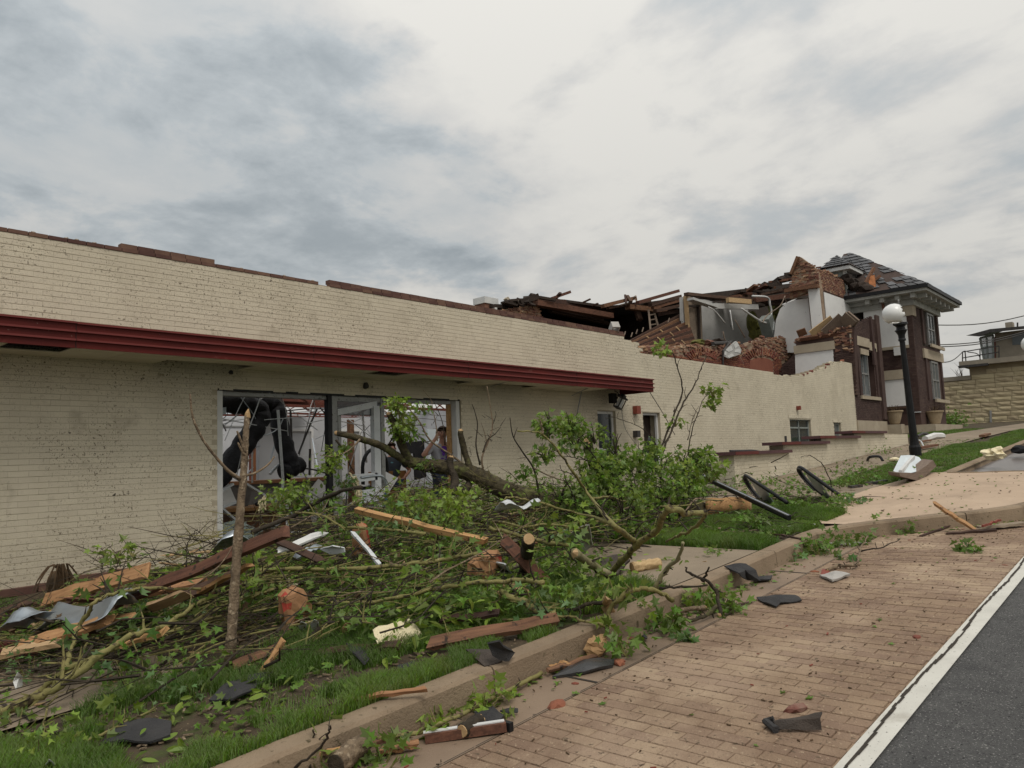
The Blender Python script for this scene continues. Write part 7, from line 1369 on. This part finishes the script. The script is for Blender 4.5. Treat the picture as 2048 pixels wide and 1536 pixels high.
# brick lumps
bl_ = [(1590, 1427, -.15, .05, 'red brick fragment behind the curled felt'), (1833, 1278, -.15, .03, 'red brick lump near the white line'), (1115, 1416, -.15, .045, 'red brick lump on the gutter joint'), (1238, 1330, -.15, .045, 'red brick fragment at the end of the wet slab'), (1230, 1315, -.15, .02, 'small red brick crumb above the wet slab'), (1150, 1370, -.15, .018, 'tiny red brick crumb on the gutter pan'), (1985, 1125, -.15, .02, 'small brick crumb near the far white line'), (2010, 1133, -.15, .02, 'second brick crumb near the far white line'), (1127, 1332, -.15, .02, 'pink brick crumb on the wet slab'), (1262, 1280, -.15, .02, 'red brick crumb at the kerb foot'), (1630, 1147, -.15, .03, 'red brick piece left of the grey tile'), (610, 1322, .0, .07, 'tan stone lump on the bare soil'), (590, 1530, -.1, .05, 'red brick piece against the kerb bottom'), (1128, 1110, .02, .06, 'tan rounded lump in the leaves'), (975, 1180, .0, .05, 'brown lump under the green pole')]
for i, (px, py, h, r, lb) in enumerate(bl_):
    m = 'red_brick' if 'brick' in lb else 'bag_pale'; p = G(px, py, h); rn = random.Random(i)
    o = MB().blob(p+V((0, 0, r*.4)), (r*1.5, r*.9, r*.6), i, 1, .5, 1.5, Matrix.Rotation(rn.uniform(0, 3), 3, 'Z')).build('brick_fragment' if 'brick' in lb else 'stone_lump', m, label=lb, cat='brick' if 'brick' in lb else 'stone')
for i, (px, lb) in enumerate(((14, 'left red brick standing at the left edge'), (43, 'right red brick standing at the left edge'))):
    p = G(px, 1300, .1); MB().box(p, (.1, .19, .06 if False else .12), Matrix.Rotation(R(20+8*i), 3, 'Z')).build('loose_brick', 'red_brick', label=lb, cat='brick')
# foam
FY = G(800, 1302).y; MB().prism([Yp(a, c_, FY+(1302-c_)*.0035) for a, c_ in ((750, 1276), (762, 1268), (780, 1266), (797, 1259), (812, 1257), (824, 1252), (830, 1260), (838, 1266), (848, 1280), (852, 1292), (846, 1300), (838, 1308), (822, 1305), (806, 1310), (790, 1306), (776, 1303), (764, 1294), (755, 1287))], (.02, .05, .045)).build('foam_slab', 'foam', label='large jagged slab of pale yellow foam on the lawn', cat='foam')
patch([(672, 1262, .1), (692, 1245, .16), (705, 1248, .16), (705, 1270, .06), (688, 1280, .04)], .03, 'bag_pale', 'tan cardboard scrap left of the foam slab', 'cardboard', 5, .02, 'cardboard_scrap')
lump((575, 1182, .1), (.08, .06, .07), 'foam', 'small yellow foam lump in the middle heap', 'foam', 2, .6, 2, name='foam_lump')
lump((1990, 916, .1), (.2, .17, .11), 'foam', 'crumpled yellow foam cushion on the far kerb', 'foam', 4, .8, 3, 20, name='foam_cushion')
lump((2040, 905, .0), (.2, .16, .1), 'cloth_black', 'black rag on the far kerb behind the yellow foam', 'rag', 6, .6, 2, name='black_rag')
lump((1790, 922, .02), (.16, .1, .05), 'foam', 'small pale foam piece left of the white basin', 'foam', 8, .4, 2, name='foam_lump')
for i, (px, py, h, lb) in enumerate(((605, 1255, .1, 'white crumpled paper left of the dark bent branch'), (630, 1252, .12, 'white crumpled paper right of the first scrap'), (38, 1365, .12, 'white torn plastic scrap by the left bough'), (98, 1532, .02, 'white scrap at the bottom left edge'), (1145, 1345 - 90, .02, 'tiny white scrap'))[:4]):
    p = G(px, py, h); patch([(px-9, py-3, h+.05), (px-2, py-12-8*(i == 2), h+.1), (px+8, py-6-8*(i == 2), h+.06), (px+9, py+5, h), (px-4, py+8+8*(i == 2), h)], .004, 'white_paint', lb, 'paper', i, .02, 'paper_scrap')
# crumpled paper bags
def bag(c, d, m, label, rot, seed, red=None):
    p = PT(c); t = T('paper_bag', label, 'paper bag', p); Mr = Matrix.Rotation(R(rot), 3, 'Z') @ Matrix.Rotation(R(-12), 3, 'Y'); b = bmesh.new(); bmesh.ops.create_cube(b, size=2); bmesh.ops.subdivide_edges(b, edges=b.edges[:], cuts=3, use_grid_fill=True); rb = random.Random(seed)
    for v in b.verts:
        q = v.co.copy()+V((rb.uniform(-.14, .14), rb.uniform(-.14, .14), rb.uniform(-.14, .14))); s_ = 1 - .35*max(0, q.z)*.6; q = V((q.x*s_, q.y*s_, q.z)); n_ = mnoise.noise(q*1.3+V((seed, 0, 0)))*.2+abs(mnoise.noise(q*2.6+V((0, seed, 0))))*.2; q *= 1-.25*(q.length-1)*.8; q *= 1+n_-.1
        v.co = p + V((0, 0, d[2]*.8)) + Mr @ V((q.x*d[0], q.y*d[1], q.z*d[2]))
    me = bpy.data.meshes.new('sack'); b.to_mesh(me); b.free(); me.materials.append(MT[m]); o = bpy.data.objects.new('sack', me); col.objects.link(o); attach(o, t)
    if red: me.materials.append(MT['bag_red']); [setattr(f_, 'material_index', 1) for f_ in me.polygons if red(f_, p)]
    return t
bag((972, 1150, .18), (.16, .12, .11), 'paper_bag', 'crumpled brown paper bag with red print on the right of the heap', 20, 1, lambda f_, p: .05 < f_.center.z-p.z-.08 < .09 and f_.normal.y < -.2 and f_.center.x > p.x+.03 and f_.index % 2)
bag((588, 1240, .12), (.11, .09, .13), 'paper_bag', 'torn brown paper bag with red lettering behind the sapling', -10, 4, lambda f_, p: f_.normal.y < -.2 and f_.center.x < p.x-.05 and f_.index % 2 == 0 and f_.center.z > p.z+.06)
bag((722, 1105, .3), (.09, .08, .16), 'paper_bag', 'tall orange paper bag with red stripe in the middle of the heap', 30, 6, lambda f_, p: f_.center.x > p.x+.03 and f_.normal.y < -.1)
bag((1195, 1302, -.12), (.09, .07, .05), 'bag_pale', 'small tan crumpled bag in the gutter', 15, 9)
bag((1300, 1130, .05), (.0, .0, .0), 'bag_pale', 'x', 0, 1) if False else None
# metal
def sheet_curl(p0, p1, wd, rise, m, label, cat, seed, name, turns=1.0):
    a, c2 = PT(p0), PT(p1); ax = c2-a; up = V((0, 0, 1)); sd = ax.cross(up).normalized(); b = MB(); n, k = 12, 8
    for i in range(n+1):
        u = i/n
        for j in range(k+1):
            w = j/k; an = turns*math.pi*w; z = math.sin(an)*rise*(.6+.4*math.sin(u*7+seed)); o_ = sd*(w-.5)*wd + up*(z+.02*mnoise.noise(V((u*5, w*4, seed)))); b.v.append(a+ax*u+o_)
    for i in range(n):
        for j in range(k): q = i*(k+1)+j; b.f.append([q, q+1, q+k+2, q+k+1])
    o = b.build(name, m, label=label, cat=cat, smooth=True); o.modifiers.new('t', 'SOLIDIFY').thickness = .004; return o
sheet_curl((105, 1232, .27), (235, 1212, .42), .3, .10, 'galv', 'crumpled galvanised sheet metal under the arched green branch', 'sheet metal', 2, 'sheet_metal', 1.6)
sheet_curl((8, 1268, .24), (80, 1232, .36), .3, .12, 'galv', 'curled galvanised sheet with upturned corner at the left edge', 'sheet metal', 4, 'sheet_metal', .9)
sheet_curl((238, 1200, .32), (285, 1185, .42), .25, .06, 'galv', 'dark bent metal flashing right of the crumpled sheet', 'sheet metal', 5, 'sheet_metal', .8)
sheet_curl((1000, 1022, .62), (1070, 1015, .6), .2, .1, 'white_metal', 'curled white metal sheet under the mossy limb', 'sheet metal', 7, 'sheet_metal', .75)
patch([(640, 1098, .5), (665, 1090, .55), (688, 1095, .52), (690, 1104, .48), (660, 1108, .46)], .01, 'white_metal', 'white flat plate in the middle of the heap', 'metal plate', 3, .01, 'metal_plate')
sheet_curl((452, 1105, .45), (470, 1085, .6), .3, .14, 'galv', 'round grey metal drum lid behind the sapling', 'sheet metal', 9, 'sheet_metal', 1.0)
for i, (px, py, lb) in enumerate(((1010, 1145, 'white bent trim beside the paper bag'), (1160, 1075, 'pebbled grey roofing panel behind the pale limb'))):
    patch([(px-16, py-22, .3), (px+2, py-14, .3), (px+18, py+14, .1), (px+2, py+16, .08), (px-8, py-2, .18)] if i == 0 else [(1130, 1080, .35), (1150, 1055, .5), (1178, 1050, .55), (1186, 1090, .3), (1160, 1112, .2), (1140, 1100, .25)], .012, 'white_metal' if i == 0 else 'concrete_block', lb, 'panel', i, .02, 'sheet_scrap')
# white basin (broken corner shell) with dirty rim
bn = T('white_basin', 'broken white plastic basin lying on the lawn corner near the lamp', 'basin', G(1840, 960)); p = G(1835, 958)
A_ = [Yp(a, c2, p.y+d_) for a, c2, d_ in ((1799, 946, 0), (1813, 914, .3), (1828, 913, .35), (1838, 914, .35), (1852, 931, .1), (1830, 944, -.1), (1815, 947, -.05))]
MB().prism(A_, (.10, .12, .03)).build('shell', 'plastic_white', bn)
MB().prism([Yp(a, c2, p.y-.1) for a, c2 in ((1799, 946), (1830, 946), (1852, 932), (1866, 920), (1873, 932), (1845, 958), (1833, 961), (1800, 952))], (.12, .2, .02)).build('rim', 'timber_grey', bn)
MB().beam(Yp(1801, 944, p.y-.02), Yp(1827, 914, p.y+.28), .05, .06).build('ridge', 'white_paint', bn)
# tan roll of insulation / log
rl_ = T('tan_roll', 'fat tan roll lying on the lawn under the black pole', 'roll', G(1460, 1020)); a, c2 = G(1412, 1014, .12), G(1500, 1010, .12)
b = MB(); n = 12; q = [a.lerp(c2, i/n) for i in range(n+1)]; b.tube(q, [.115*(1+.06*math.sin(i*1.1)) for i in range(n+1)], 16, jit=.04)  .build('body', 'timber_new', rl_, smooth=True)
MB().tube([c2, c2+(c2-a).normalized()*.02], [.105, .08], 16).build('end', 'timber_pale', rl_)
# fallen black ribbed pole
a, c2 = Yp(1393, 948, -4.1), G(1578, 1036, .1); pl_ = T('fallen_pole', 'black ribbed metal pole fallen across the tan roll', 'pole', a); d_ = (c2-a).normalized(); sd_ = d_.cross(V((0, 0, 1))).normalized()
MB().tube([a, c2], .034, 10).build('shaft', 'black_metal', pl_)
for k in range(3): o_ = (sd_*(-.022+.022*k)+V((0, 0, .026))); MB().tube([a+o_, c2+o_], .011, 5).build('rib', 'dark_metal' if k != 1 else 'galv', pl_)
MB().tube([a, a-d_*.02, a-d_*.1], [.045, .045, .03], 10).build('end_collar', 'black_metal', pl_)
# two black oval hoop frames (toppled bench ends)
def hoop(lo, hi, wd, lb):
    t = T('hoop_frame', lb, 'hoop frame', lo, 'toppled black hoops on the lawn'); ax = hi-lo; L_ = ax.length; u = ax.normalized(); w = u.cross(V((.3, -.9, .45))).normalized(); nn = u.cross(w)
    pts = []; 
    for i in range(25):
        an = math.pi*i/24; pts.append(hi - u*wd*.5 + w*wd*.5*math.cos(an) + u*wd*.75*math.sin(an))
    pts = [lo+w*wd*.5] + pts + [lo-w*wd*.5]
    MB().tube(pts, .027, 8).build('hoop', 'black_metal', t, smooth=True)
    MB().tube([p+nn*.03 for p in pts[2:-2]], .012, 6).build('inner_rail', 'dark_metal', t, smooth=True)
    c = lo.lerp(hi, .55); q = [c+w*wd*.4+u*L_*.28, c-w*wd*.4+u*L_*.28, c-w*wd*.42-u*L_*.12, c+w*wd*.42-u*L_*.12]; MB().prism(q, nn*.012).build('panel', 'galv', t)
    b = MB(); rn = random.Random(len(lb))
    for i in range(9): x, y = rn.uniform(-.3, .3)*wd, rn.uniform(-.1, .22)*L_; b.beam(c+w*x+u*y-nn*.006, c+w*(x+rn.uniform(-.1, .1))+u*(y+rn.uniform(-.08, .08))-nn*.006, .03, .004)
    b.build('scrollwork', 'black_metal', t, kind='stuff')
hoop(G(1590, 1032, .0), Yp(1500, 970, -4.7), .42, 'left toppled black oval hoop frame beside the tan roll')
hoop(G(1692, 1012, .0), Yp(1608, 950, -5.5), .42, 'right toppled black oval hoop frame at the paved nose')
MB().tube(cr_spline([G(1735, 920, .02), G(1740, 914, .12), G(1758, 913, .12), G(1766, 922, .02)], 5), .03, 7).build('black_hoop', 'black_metal', label='small black rubber loop on the far sidewalk', cat='loop')
for i, (a, c2, lb) in enumerate((((1735, 968, .03), (1772, 962, .03), 'left dark bar lying in the lawn drift'), ((1700, 975, .03), (1722, 972, .03), 'short dark bar lying in the lawn drift'))): MB().beam(PT(a), PT(c2), .08, .05).build('metal_bar', 'dark_metal', label=lb, cat='bar')
# logs
def log(a, c2, r, m, lb, cutm='wood_break', n=12):
    p, q = PT(a), PT(c2); t = T('log', lb, 'log', p); d_ = (q-p).normalized(); k = [p.lerp(q, i/14) for i in range(15)]; MB().tube(k, [r*(1+.08*math.sin(i*2.1)) for i in range(15)], n*2, jit=.04, ridge=.25).build('bark', m, t, smooth=True)
    for e_, s_ in ((p, -1), (q, 1)): MB().tube([e_-d_*s_*.002, e_+d_*s_*.006], [r*.9, r*.86], n, jit=.05).build('cut_end', cutm, t)
log((672, 1528, -.07), (722, 1490, -.07), .05, 'bark_tan', 'dark bark log lying in the gutter at the bottom', 'bark_dark')
log((1048, 1150, .05), (1058, 1078, .55), .05, 'bark_dark', 'dark stump with a fresh sawn top standing in the heap')
log((1265, 1135, .06), (1318, 1126, .06), .05, 'timber_pale', 'short peeled pale log on the entrance walk')
log((925, 1462, -.1), (960, 1440, -.1), .035, 'bark_dark', 'small bark piece beside the white gutter trim')
t = T('gutter_trim', 'long trim piece with white top and red side in the gutter', 'trim', S(930, 1465)); a, c2 = S(850, 1476, .03), S(1012, 1452, .04); MB().beam(a, c2, .05, .045).build('red_side', 'timber_red', t); MB().beam(a+V((0, .012, .026)), c2+V((0, .012, .026)), .03, .006).build('white_top', 'white_paint', t); MB().box(c2+V((.01, 0, -.01)), (.03, .06, .06)).build('end_block', 'black_metal', t)
patch([(1205, 1215, .02), (1212, 1190, .25), (1222, 1200, .12), (1228, 1222, .02), (1212, 1228, .0)], .03, 'wood_break', 'orange torn wood splinter standing behind the arched branch', 'splinter', 4, .03, 'wood_splinter')
# dead plant and urn by the left wall
dp = T('dead_plant', 'withered brown plant drooping against the foot of the left wall', 'plant', G(118, 1188)); b = MB(); c = G(118, 1192, 0); c.y = max(c.y, -.9); rn = random.Random(3)
MB().blob(c+V((.05, .1, .12)), (.15, .1, .16), 3, 2, .3).build('root_ball', 'dead_leaf', dp)
for i in range(9): a = rn.uniform(-1, 1); b.tube(cr_spline([c+V((.02*i, 0, .1)), c+V((a*.08, -.05, .34)), c+V((a*.22, -.06, .22)), c+V((a*.28, -.06, .08))], 3), [.012]*4+[.009]*3+[.006]*3, 5)
b.build('dead_stalks', 'dead_leaf', dp, kind='stuff')
spray(G(170, 1165, .15), .16, 40, 'small green weeds at the foot of the left wall', 'leaf', .06, 800, 7, name='weed', cat='weed')
# shrubs by the stone wall
for i, (px, py, X, r, lb) in enumerate(((1903, 850, 46, .75, 'green shrub in front of the stone wall'), (1893, 838, 47, .5, 'smaller shrub at the brick house corner'))):
    p = Xp(px, py, X); p.z = gz(X)+.5; spray(p, r, 260, lb, 'leaf', .16, 900+i, 14, name='shrub', cat='shrub', sq=.8)
# scattered pipes and boards by the house base
for i, (a, c2, r, m, lb) in enumerate((((1835, 873), (1855, 868), .05, 'dark_metal', 'dark pipe left of the house base'), ((1850, 878), (1885, 872), .10, 'white_paint', 'white fibreglass piece at the house base'), ((1832, 885), (1860, 880), .05, 'timber_red', 'red board on the far walk behind the lamp'), ((1838, 896), (1872, 890), .07, 'timber_red', 'red board lying beyond the lamp post'), ((1838, 880), (1848, 894), .02, 'white_metal', 'white bent strip beyond the lamp post'), ((1964, 872), (1976, 868), .08, 'timber_red', 'short red board on the far walk'))):
    p, q = G(*a, .08), G(*c2, .08); (MB().beam(p, q, r*2, r*.8) if m.startswith('timber') else MB().tube([p, (p+q)/2+V((0, 0, .05)), q], r, 7)).build('house_debris', m, label=lb, cat='debris')
MB().bx(34, 36, -6.2, -5.4, gz(34), gz(34)+.02) if False else None
# ------------------------------------------------------------------ grass
BARE = [(G(330, 1435), .42, .26), (G(420, 1450), .35, .2), (G(620, 1370), .42, .22), (G(640, 1420), .3, .2), (G(230, 1440), .3, .2), (G(520, 1330), .3, .2), (G(900, 1250), .25, .15)]
def bare(x, y): return min(((x-p.x)/a)**2+((y-p.y)/c)**2 for p, a, c in BARE)+1.1*mnoise.noise(V((x*5, y*5, 2))) < .9
def blades(n, regs, hmin, hmax, thr, w, name, lb, seed, lean=.5, fr=1.4):
    r_ = np.random.default_rng(seed); X, Y, K = [], [], []
    for x0, x1, y0, y1, wt in regs:
        m = int(n*wt); x = r_.uniform(x0, x1, m); y = r_.uniform(y0, y1, m); k = np.array([mnoise.noise(V((a*fr, c*fr, 1.7)))+.5*mnoise.noise(V((a*4, c*4, 7))) for a, c in zip(x, y)]); s_ = (k > thr) & (np.array([not bare(a, c) or r_.random() < .06 for a, c in zip(x, y)]) if seed == 1 else True) & (y > np.array([kline(a)+.16 for a in x])) & ~((x > 5.7) & (x < 7.5) & (y < -4.6)) & ~((x > 11.65) & (x < 13.65) & (y < -5)); X.append(x[s_]); Y.append(y[s_]); K.append(k[s_])
    x, y, k = np.concatenate(X), np.concatenate(Y), np.concatenate(K); m = len(x); base = np.c_[x, y, gzv(x)+.138]; h = r_.uniform(hmin, hmax, m)*(.55+.75*np.clip(k-thr, 0, .8)); an = r_.uniform(0, 6.28, m); ln = r_.uniform(.1, lean, m)*h*1.5; a2 = an+r_.normal(0, .3, m)
    sx = np.c_[-np.sin(an), np.cos(an), np.zeros(m)]*w; d = np.c_[np.cos(a2), np.sin(a2), np.zeros(m)]; z = np.array((0, 0, 1.))
    v = np.stack([base-sx, base+sx, base+sx*.7+d*(ln*.35)[:, None]+z*(h*.6)[:, None], base-sx*.7+d*(ln*.35)[:, None]+z*(h*.6)[:, None], base+d*ln[:, None]+z*h[:, None], base+d*(ln+.002)[:, None]+z*(h-.001)[:, None]], 1)
    f = (np.arange(m)[:, None, None]*6+np.array([(0, 1, 2, 3), (3, 2, 5, 4)])[None]).reshape(-1, 4)
    o = npmesh(name, v.reshape(-1, 3), f, 'grass', None, kind='stuff', label=lb, cat='grass'); return o
blades(240000, [(.8, 5.7, -6.6, -5.02, .62), (7.45, 10.2, -6.6, -5.02, .38)], .045, .14, -.2, .0024, 'near_grass', 'lush green grass of the kerb lawn in the foreground', 1)
blades(60000, [(1.0, 5.5, -3.6, -.2, .5), (9.6, 14.1, -3.6, -.3, .5)], .03, .09, -.05, .003, 'wall_grass', 'grass growing between the sidewalk and the wall', 2)
blades(110000, [(9.8, 15.6, -6.1, -5.02, .3), (15.5, 24, -6.5, -5.05, .4), (24, 34, -6.5, -5.6, .2), (29, 37, -3.6, -2.0, .1)], .03, .09, -.35, .005, 'far_grass', 'mown green lawn strip on the right', 3)
# ------------------------------------------------------------------ splintered boards and scraps buried in the heap
rn = random.Random(404); sm = {}
for i in range(84):
    if i < 34: x = rn.uniform(2.3, 5.2); y = rn.uniform(-3.6, -.7)
    else: x = rn.uniform(3.6, 9.0); y = rn.uniform(-4.8, -.5)
    key = i % 12
    if key not in sm:
        q = MB(); l, w, t_ = rn.uniform(.3, .95), rn.uniform(.025, .075), rn.uniform(.012, .03); n = 6
        for k in range(n+1):
            u = k/n; tp_ = 1 if 0 < k < n else rn.uniform(.2, 1)
            for yy, zz in ((-1, -1), (1, -1), (1, 1), (-1, 1)): q.v.append(V((l*(u-.5)+(rn.uniform(-.08, .08) if k in (0, n) else 0), yy*w*.5*tp_+rn.uniform(-.004, .004), zz*t_*.5+rn.uniform(-.003, .003))))
        for k in range(n):
            for j in range(4): q.f.append([k*4+j, k*4+(j+1) % 4, (k+1)*4+(j+1) % 4, (k+1)*4+j])
        q.f += [[3, 2, 1, 0], [n*4, n*4+1, n*4+2, n*4+3]]; sm[key] = [tuple(v) for v in q.v], q.f
    mt_ = ('timber_new', 'timber_red', 'timber_dark', 'timber_pale', 'timber_new', 'timber_red', 'timber_grey', 'timber_dark', 'timber_pale', 'timber_new', 'white_paint', 'timber_red')[key]
    nm = ('splintered_board', i)
    if (key, 'm') not in sm: me = bpy.data.meshes.new('splintered_board'); me.from_pydata(sm[key][0], [], sm[key][1]); me.materials.append(MT[mt_]); sm[(key, 'm')] = me
    o = bpy.data.objects.new('splintered_board', sm[(key, 'm')]); col.objects.link(o)
    o.location = (x, y, gz(x)+.17+rn.random()**1.5*.32); o.rotation_euler = (rn.uniform(-.8, .8), rn.uniform(-.25, .25), rn.gauss(.25, .6)+(math.pi if i % 2 else 0))
    SB = globals().setdefault('SB', []); SB.append((o, key))
LMK = [('the sapling foot', G(460, 1345)), ('the crumpled sheet metal', G(170, 1222, .2)), ('the left jamb of the torn opening', V((5.2, -.4, .7))), ('the sawn stump', G(1050, 1140)), ('the paper bag with red print', G(972, 1150, .1)), ('the torn bag behind the sapling', G(588, 1240)), ('the tall orange bag', G(722, 1110, .3)), ('the orange timber', G(845, 1050, .5)), ('the curled white sheet', G(1035, 1018, .5)), ('the withered plant', G(118, 1190)), ('the wide orange board by the wall', G(200, 1170, .3)), ('the foam slab', G(800, 1280)), ('the pale limb', G(1180, 1128, .2)), ('the storefront door', V((8.0, -.6, .8)))]
CN = ('orange', 'dark red', 'dark', 'pale', 'slim orange', 'slim dark red', 'grey', 'blackish', 'straw coloured', 'narrow orange', 'white painted', 'reddish'); bk = {}
for o, key in SB:
    k = min(range(len(LMK)), key=lambda q: (LMK[q][1]-o.location).length); bk.setdefault((k, key), []).append(((LMK[k][1]-o.location).length, o))
for (k, key), v in bk.items():
    for r_, (_, o) in enumerate(sorted(v, key=lambda q: q[0])): tag(o, f"{CN[key]} board splinter, {('' if len(v) == 1 else ('nearest', 'second nearest', 'third nearest', 'fourth nearest', 'fifth nearest', 'sixth nearest')[min(r_, 5)]+' ')}{'near' if len(v) == 1 else 'to'} {LMK[k][0]}", 'board', 'splintered boards in the debris heap')
pos = np.concatenate([scatter(1100, 1.3, 9.0, -5.2, -.6, .35, -.1, off=3)]); d = rg.normal(0, 1, pos.shape); leaves(pos, d, rg.uniform(.03, .075, len(pos)), 'dead_leaf', None, 31, name='dead_leaf_litter', label='brown wilted leaves scattered through the debris heap')['category'] = 'foliage'
tb_ = MB(); rn = random.Random(505)
for i in range(520):
    x = rn.uniform(3.4, 9.2); y = rn.uniform(-4.6, -.6); a = rn.uniform(0, 6.3); l = rn.uniform(.2, .8); p = V((x, y, gz(x)+.2+rn.random()*(.35 if y < -3 or x < 6.6 else .6))); dd = V((math.cos(a)*.8, math.sin(a)*.6, rn.uniform(-.1, .75))).normalized(); r = rn.uniform(.0025, .007)
    q = p+dd*l*.45+V((rn.gauss(0, .04), rn.gauss(0, .04), 0)); e_ = q+dd*l*.5+V((rn.gauss(0, .07), rn.gauss(0, .07), rn.gauss(0, .05))); tb_.tube([p, q, e_], [r, r*.75, r*.25], 4)
    if i % 2: e2 = q+(dd+V((rn.gauss(0, .7), rn.gauss(0, .7), rn.gauss(0, .4)))).normalized()*l*.3; tb_.tube([q, e2], [r*.6, r*.2], 4)
tb_.build('upright_twig_tangle', 'bark_dark', kind='stuff', label='thin dark twigs sticking up out of the debris heap', cat='twigs')
for nm, m, n, sd in (('long_olive_twigs', 'bark_green', 340, 601), ('long_brown_twigs', 'bark_dark', 420, 602), ('long_tan_twigs', 'bark_tan', 110, 603)):
    tb_ = MB(); rn = random.Random(sd)
    for i in range(n):
        x = rn.uniform(1.4, 8.8); y = rn.uniform(-5.0, -.8) if x < 3.2 or x > 6 else rn.uniform(-6.0, -.8)
        if (x < 4.2 and y > -2.2) or (x < 6.6 and y > -1.9): continue
        a = rn.gauss(.1, .42)+(math.pi if rn.random() < .5 else 0); l = rn.uniform(.45, 1.5); hb_ = .2 if x < 3 or y < -4.8 else (.3 if y < -3.2 else .45)
        p = V((x, y, gz(x)+hb_+rn.random()*(.36 if x > 3.4 else .16))); dd = V((math.cos(a), math.sin(a), rn.gauss(0, .1))); r = rn.uniform(.0028, .0085); k_ = 6; q = [p]
        for j in range(k_): dd = (dd+V((rn.gauss(0, .14), rn.gauss(0, .14), rn.gauss(-.01, .10)))).normalized(); q.append(q[-1]+dd*l/k_)
        q = [V((v.x, v.y, max(v.z, gz(v.x)+.17))) for v in q]; tb_.tube(q, [r*(1-.12*j) for j in range(k_+1)], 5, jit=.12, seed=i)
        for j in range(rn.randrange(1, 4)):
            v = rn.choice(q[1:-1]); e_ = V((rn.gauss(0, 1), rn.gauss(0, 1), rn.gauss(.3, .7))).normalized()*rn.uniform(.06, .3); tb_.tube([v, v+e_*.5+V((0, 0, .01)), v+e_], [r*.6, r*.45, r*.15], 4)
    tb_.build(nm, m, kind='stuff', label={'bark_green': 'long thin olive twigs lying over the top of the heap', 'bark_dark': 'long thin dark brown twigs lying over the top of the heap', 'bark_tan': 'long thin tan twigs lying over the top of the heap'}[m], cat='twigs')
pos = np.concatenate([scatter(700, 7.6, 11.6, -6.5, -4.9, .05, -.2, off=2), scatter(500, 13.6, 22, -6.4, -4.9, .04, .0, off=6)]); d = rg.normal(0, 1, pos.shape); d[:, 2] *= .3
leaves(pos, d, rg.uniform(.03, .08, len(pos)), 'leaf', None, 41, name='lawn_leaf_litter', flat=1.2, label='shredded leaves scattered over the right hand lawn')['category'] = 'litter'
chips('lawn_chips', 'bark_tan', 420, lambda r: r.uniform(7.5, 20), lambda r, x: r.uniform(-6.4 if x < 9.5 or x > 15.7 else -6.0, -5.0), .20, (.02, .09), 'brown chips and splinters scattered over the right hand lawn', 71)
tb_ = MB(); rn = random.Random(909)
for i in range(90):
    x = rn.uniform(7.6, 11.4); y = rn.uniform(-6.4, -4.9); a = rn.uniform(0, 6.3); l = rn.uniform(.1, .5); p = V((x, y, gz(x)+.2)); dd = V((math.cos(a), math.sin(a), .05)); r = rn.uniform(.003, .008); tb_.tube([p, p+dd*l*.5+V((rn.gauss(0, .03), rn.gauss(0, .03), .03)), p+dd*l], [r, r*.8, r*.4], 5)
tb_.build('lawn_twigs', 'bark_dark', kind='stuff', label='small broken twigs lying on the lawn right of the walk', cat='twigs')
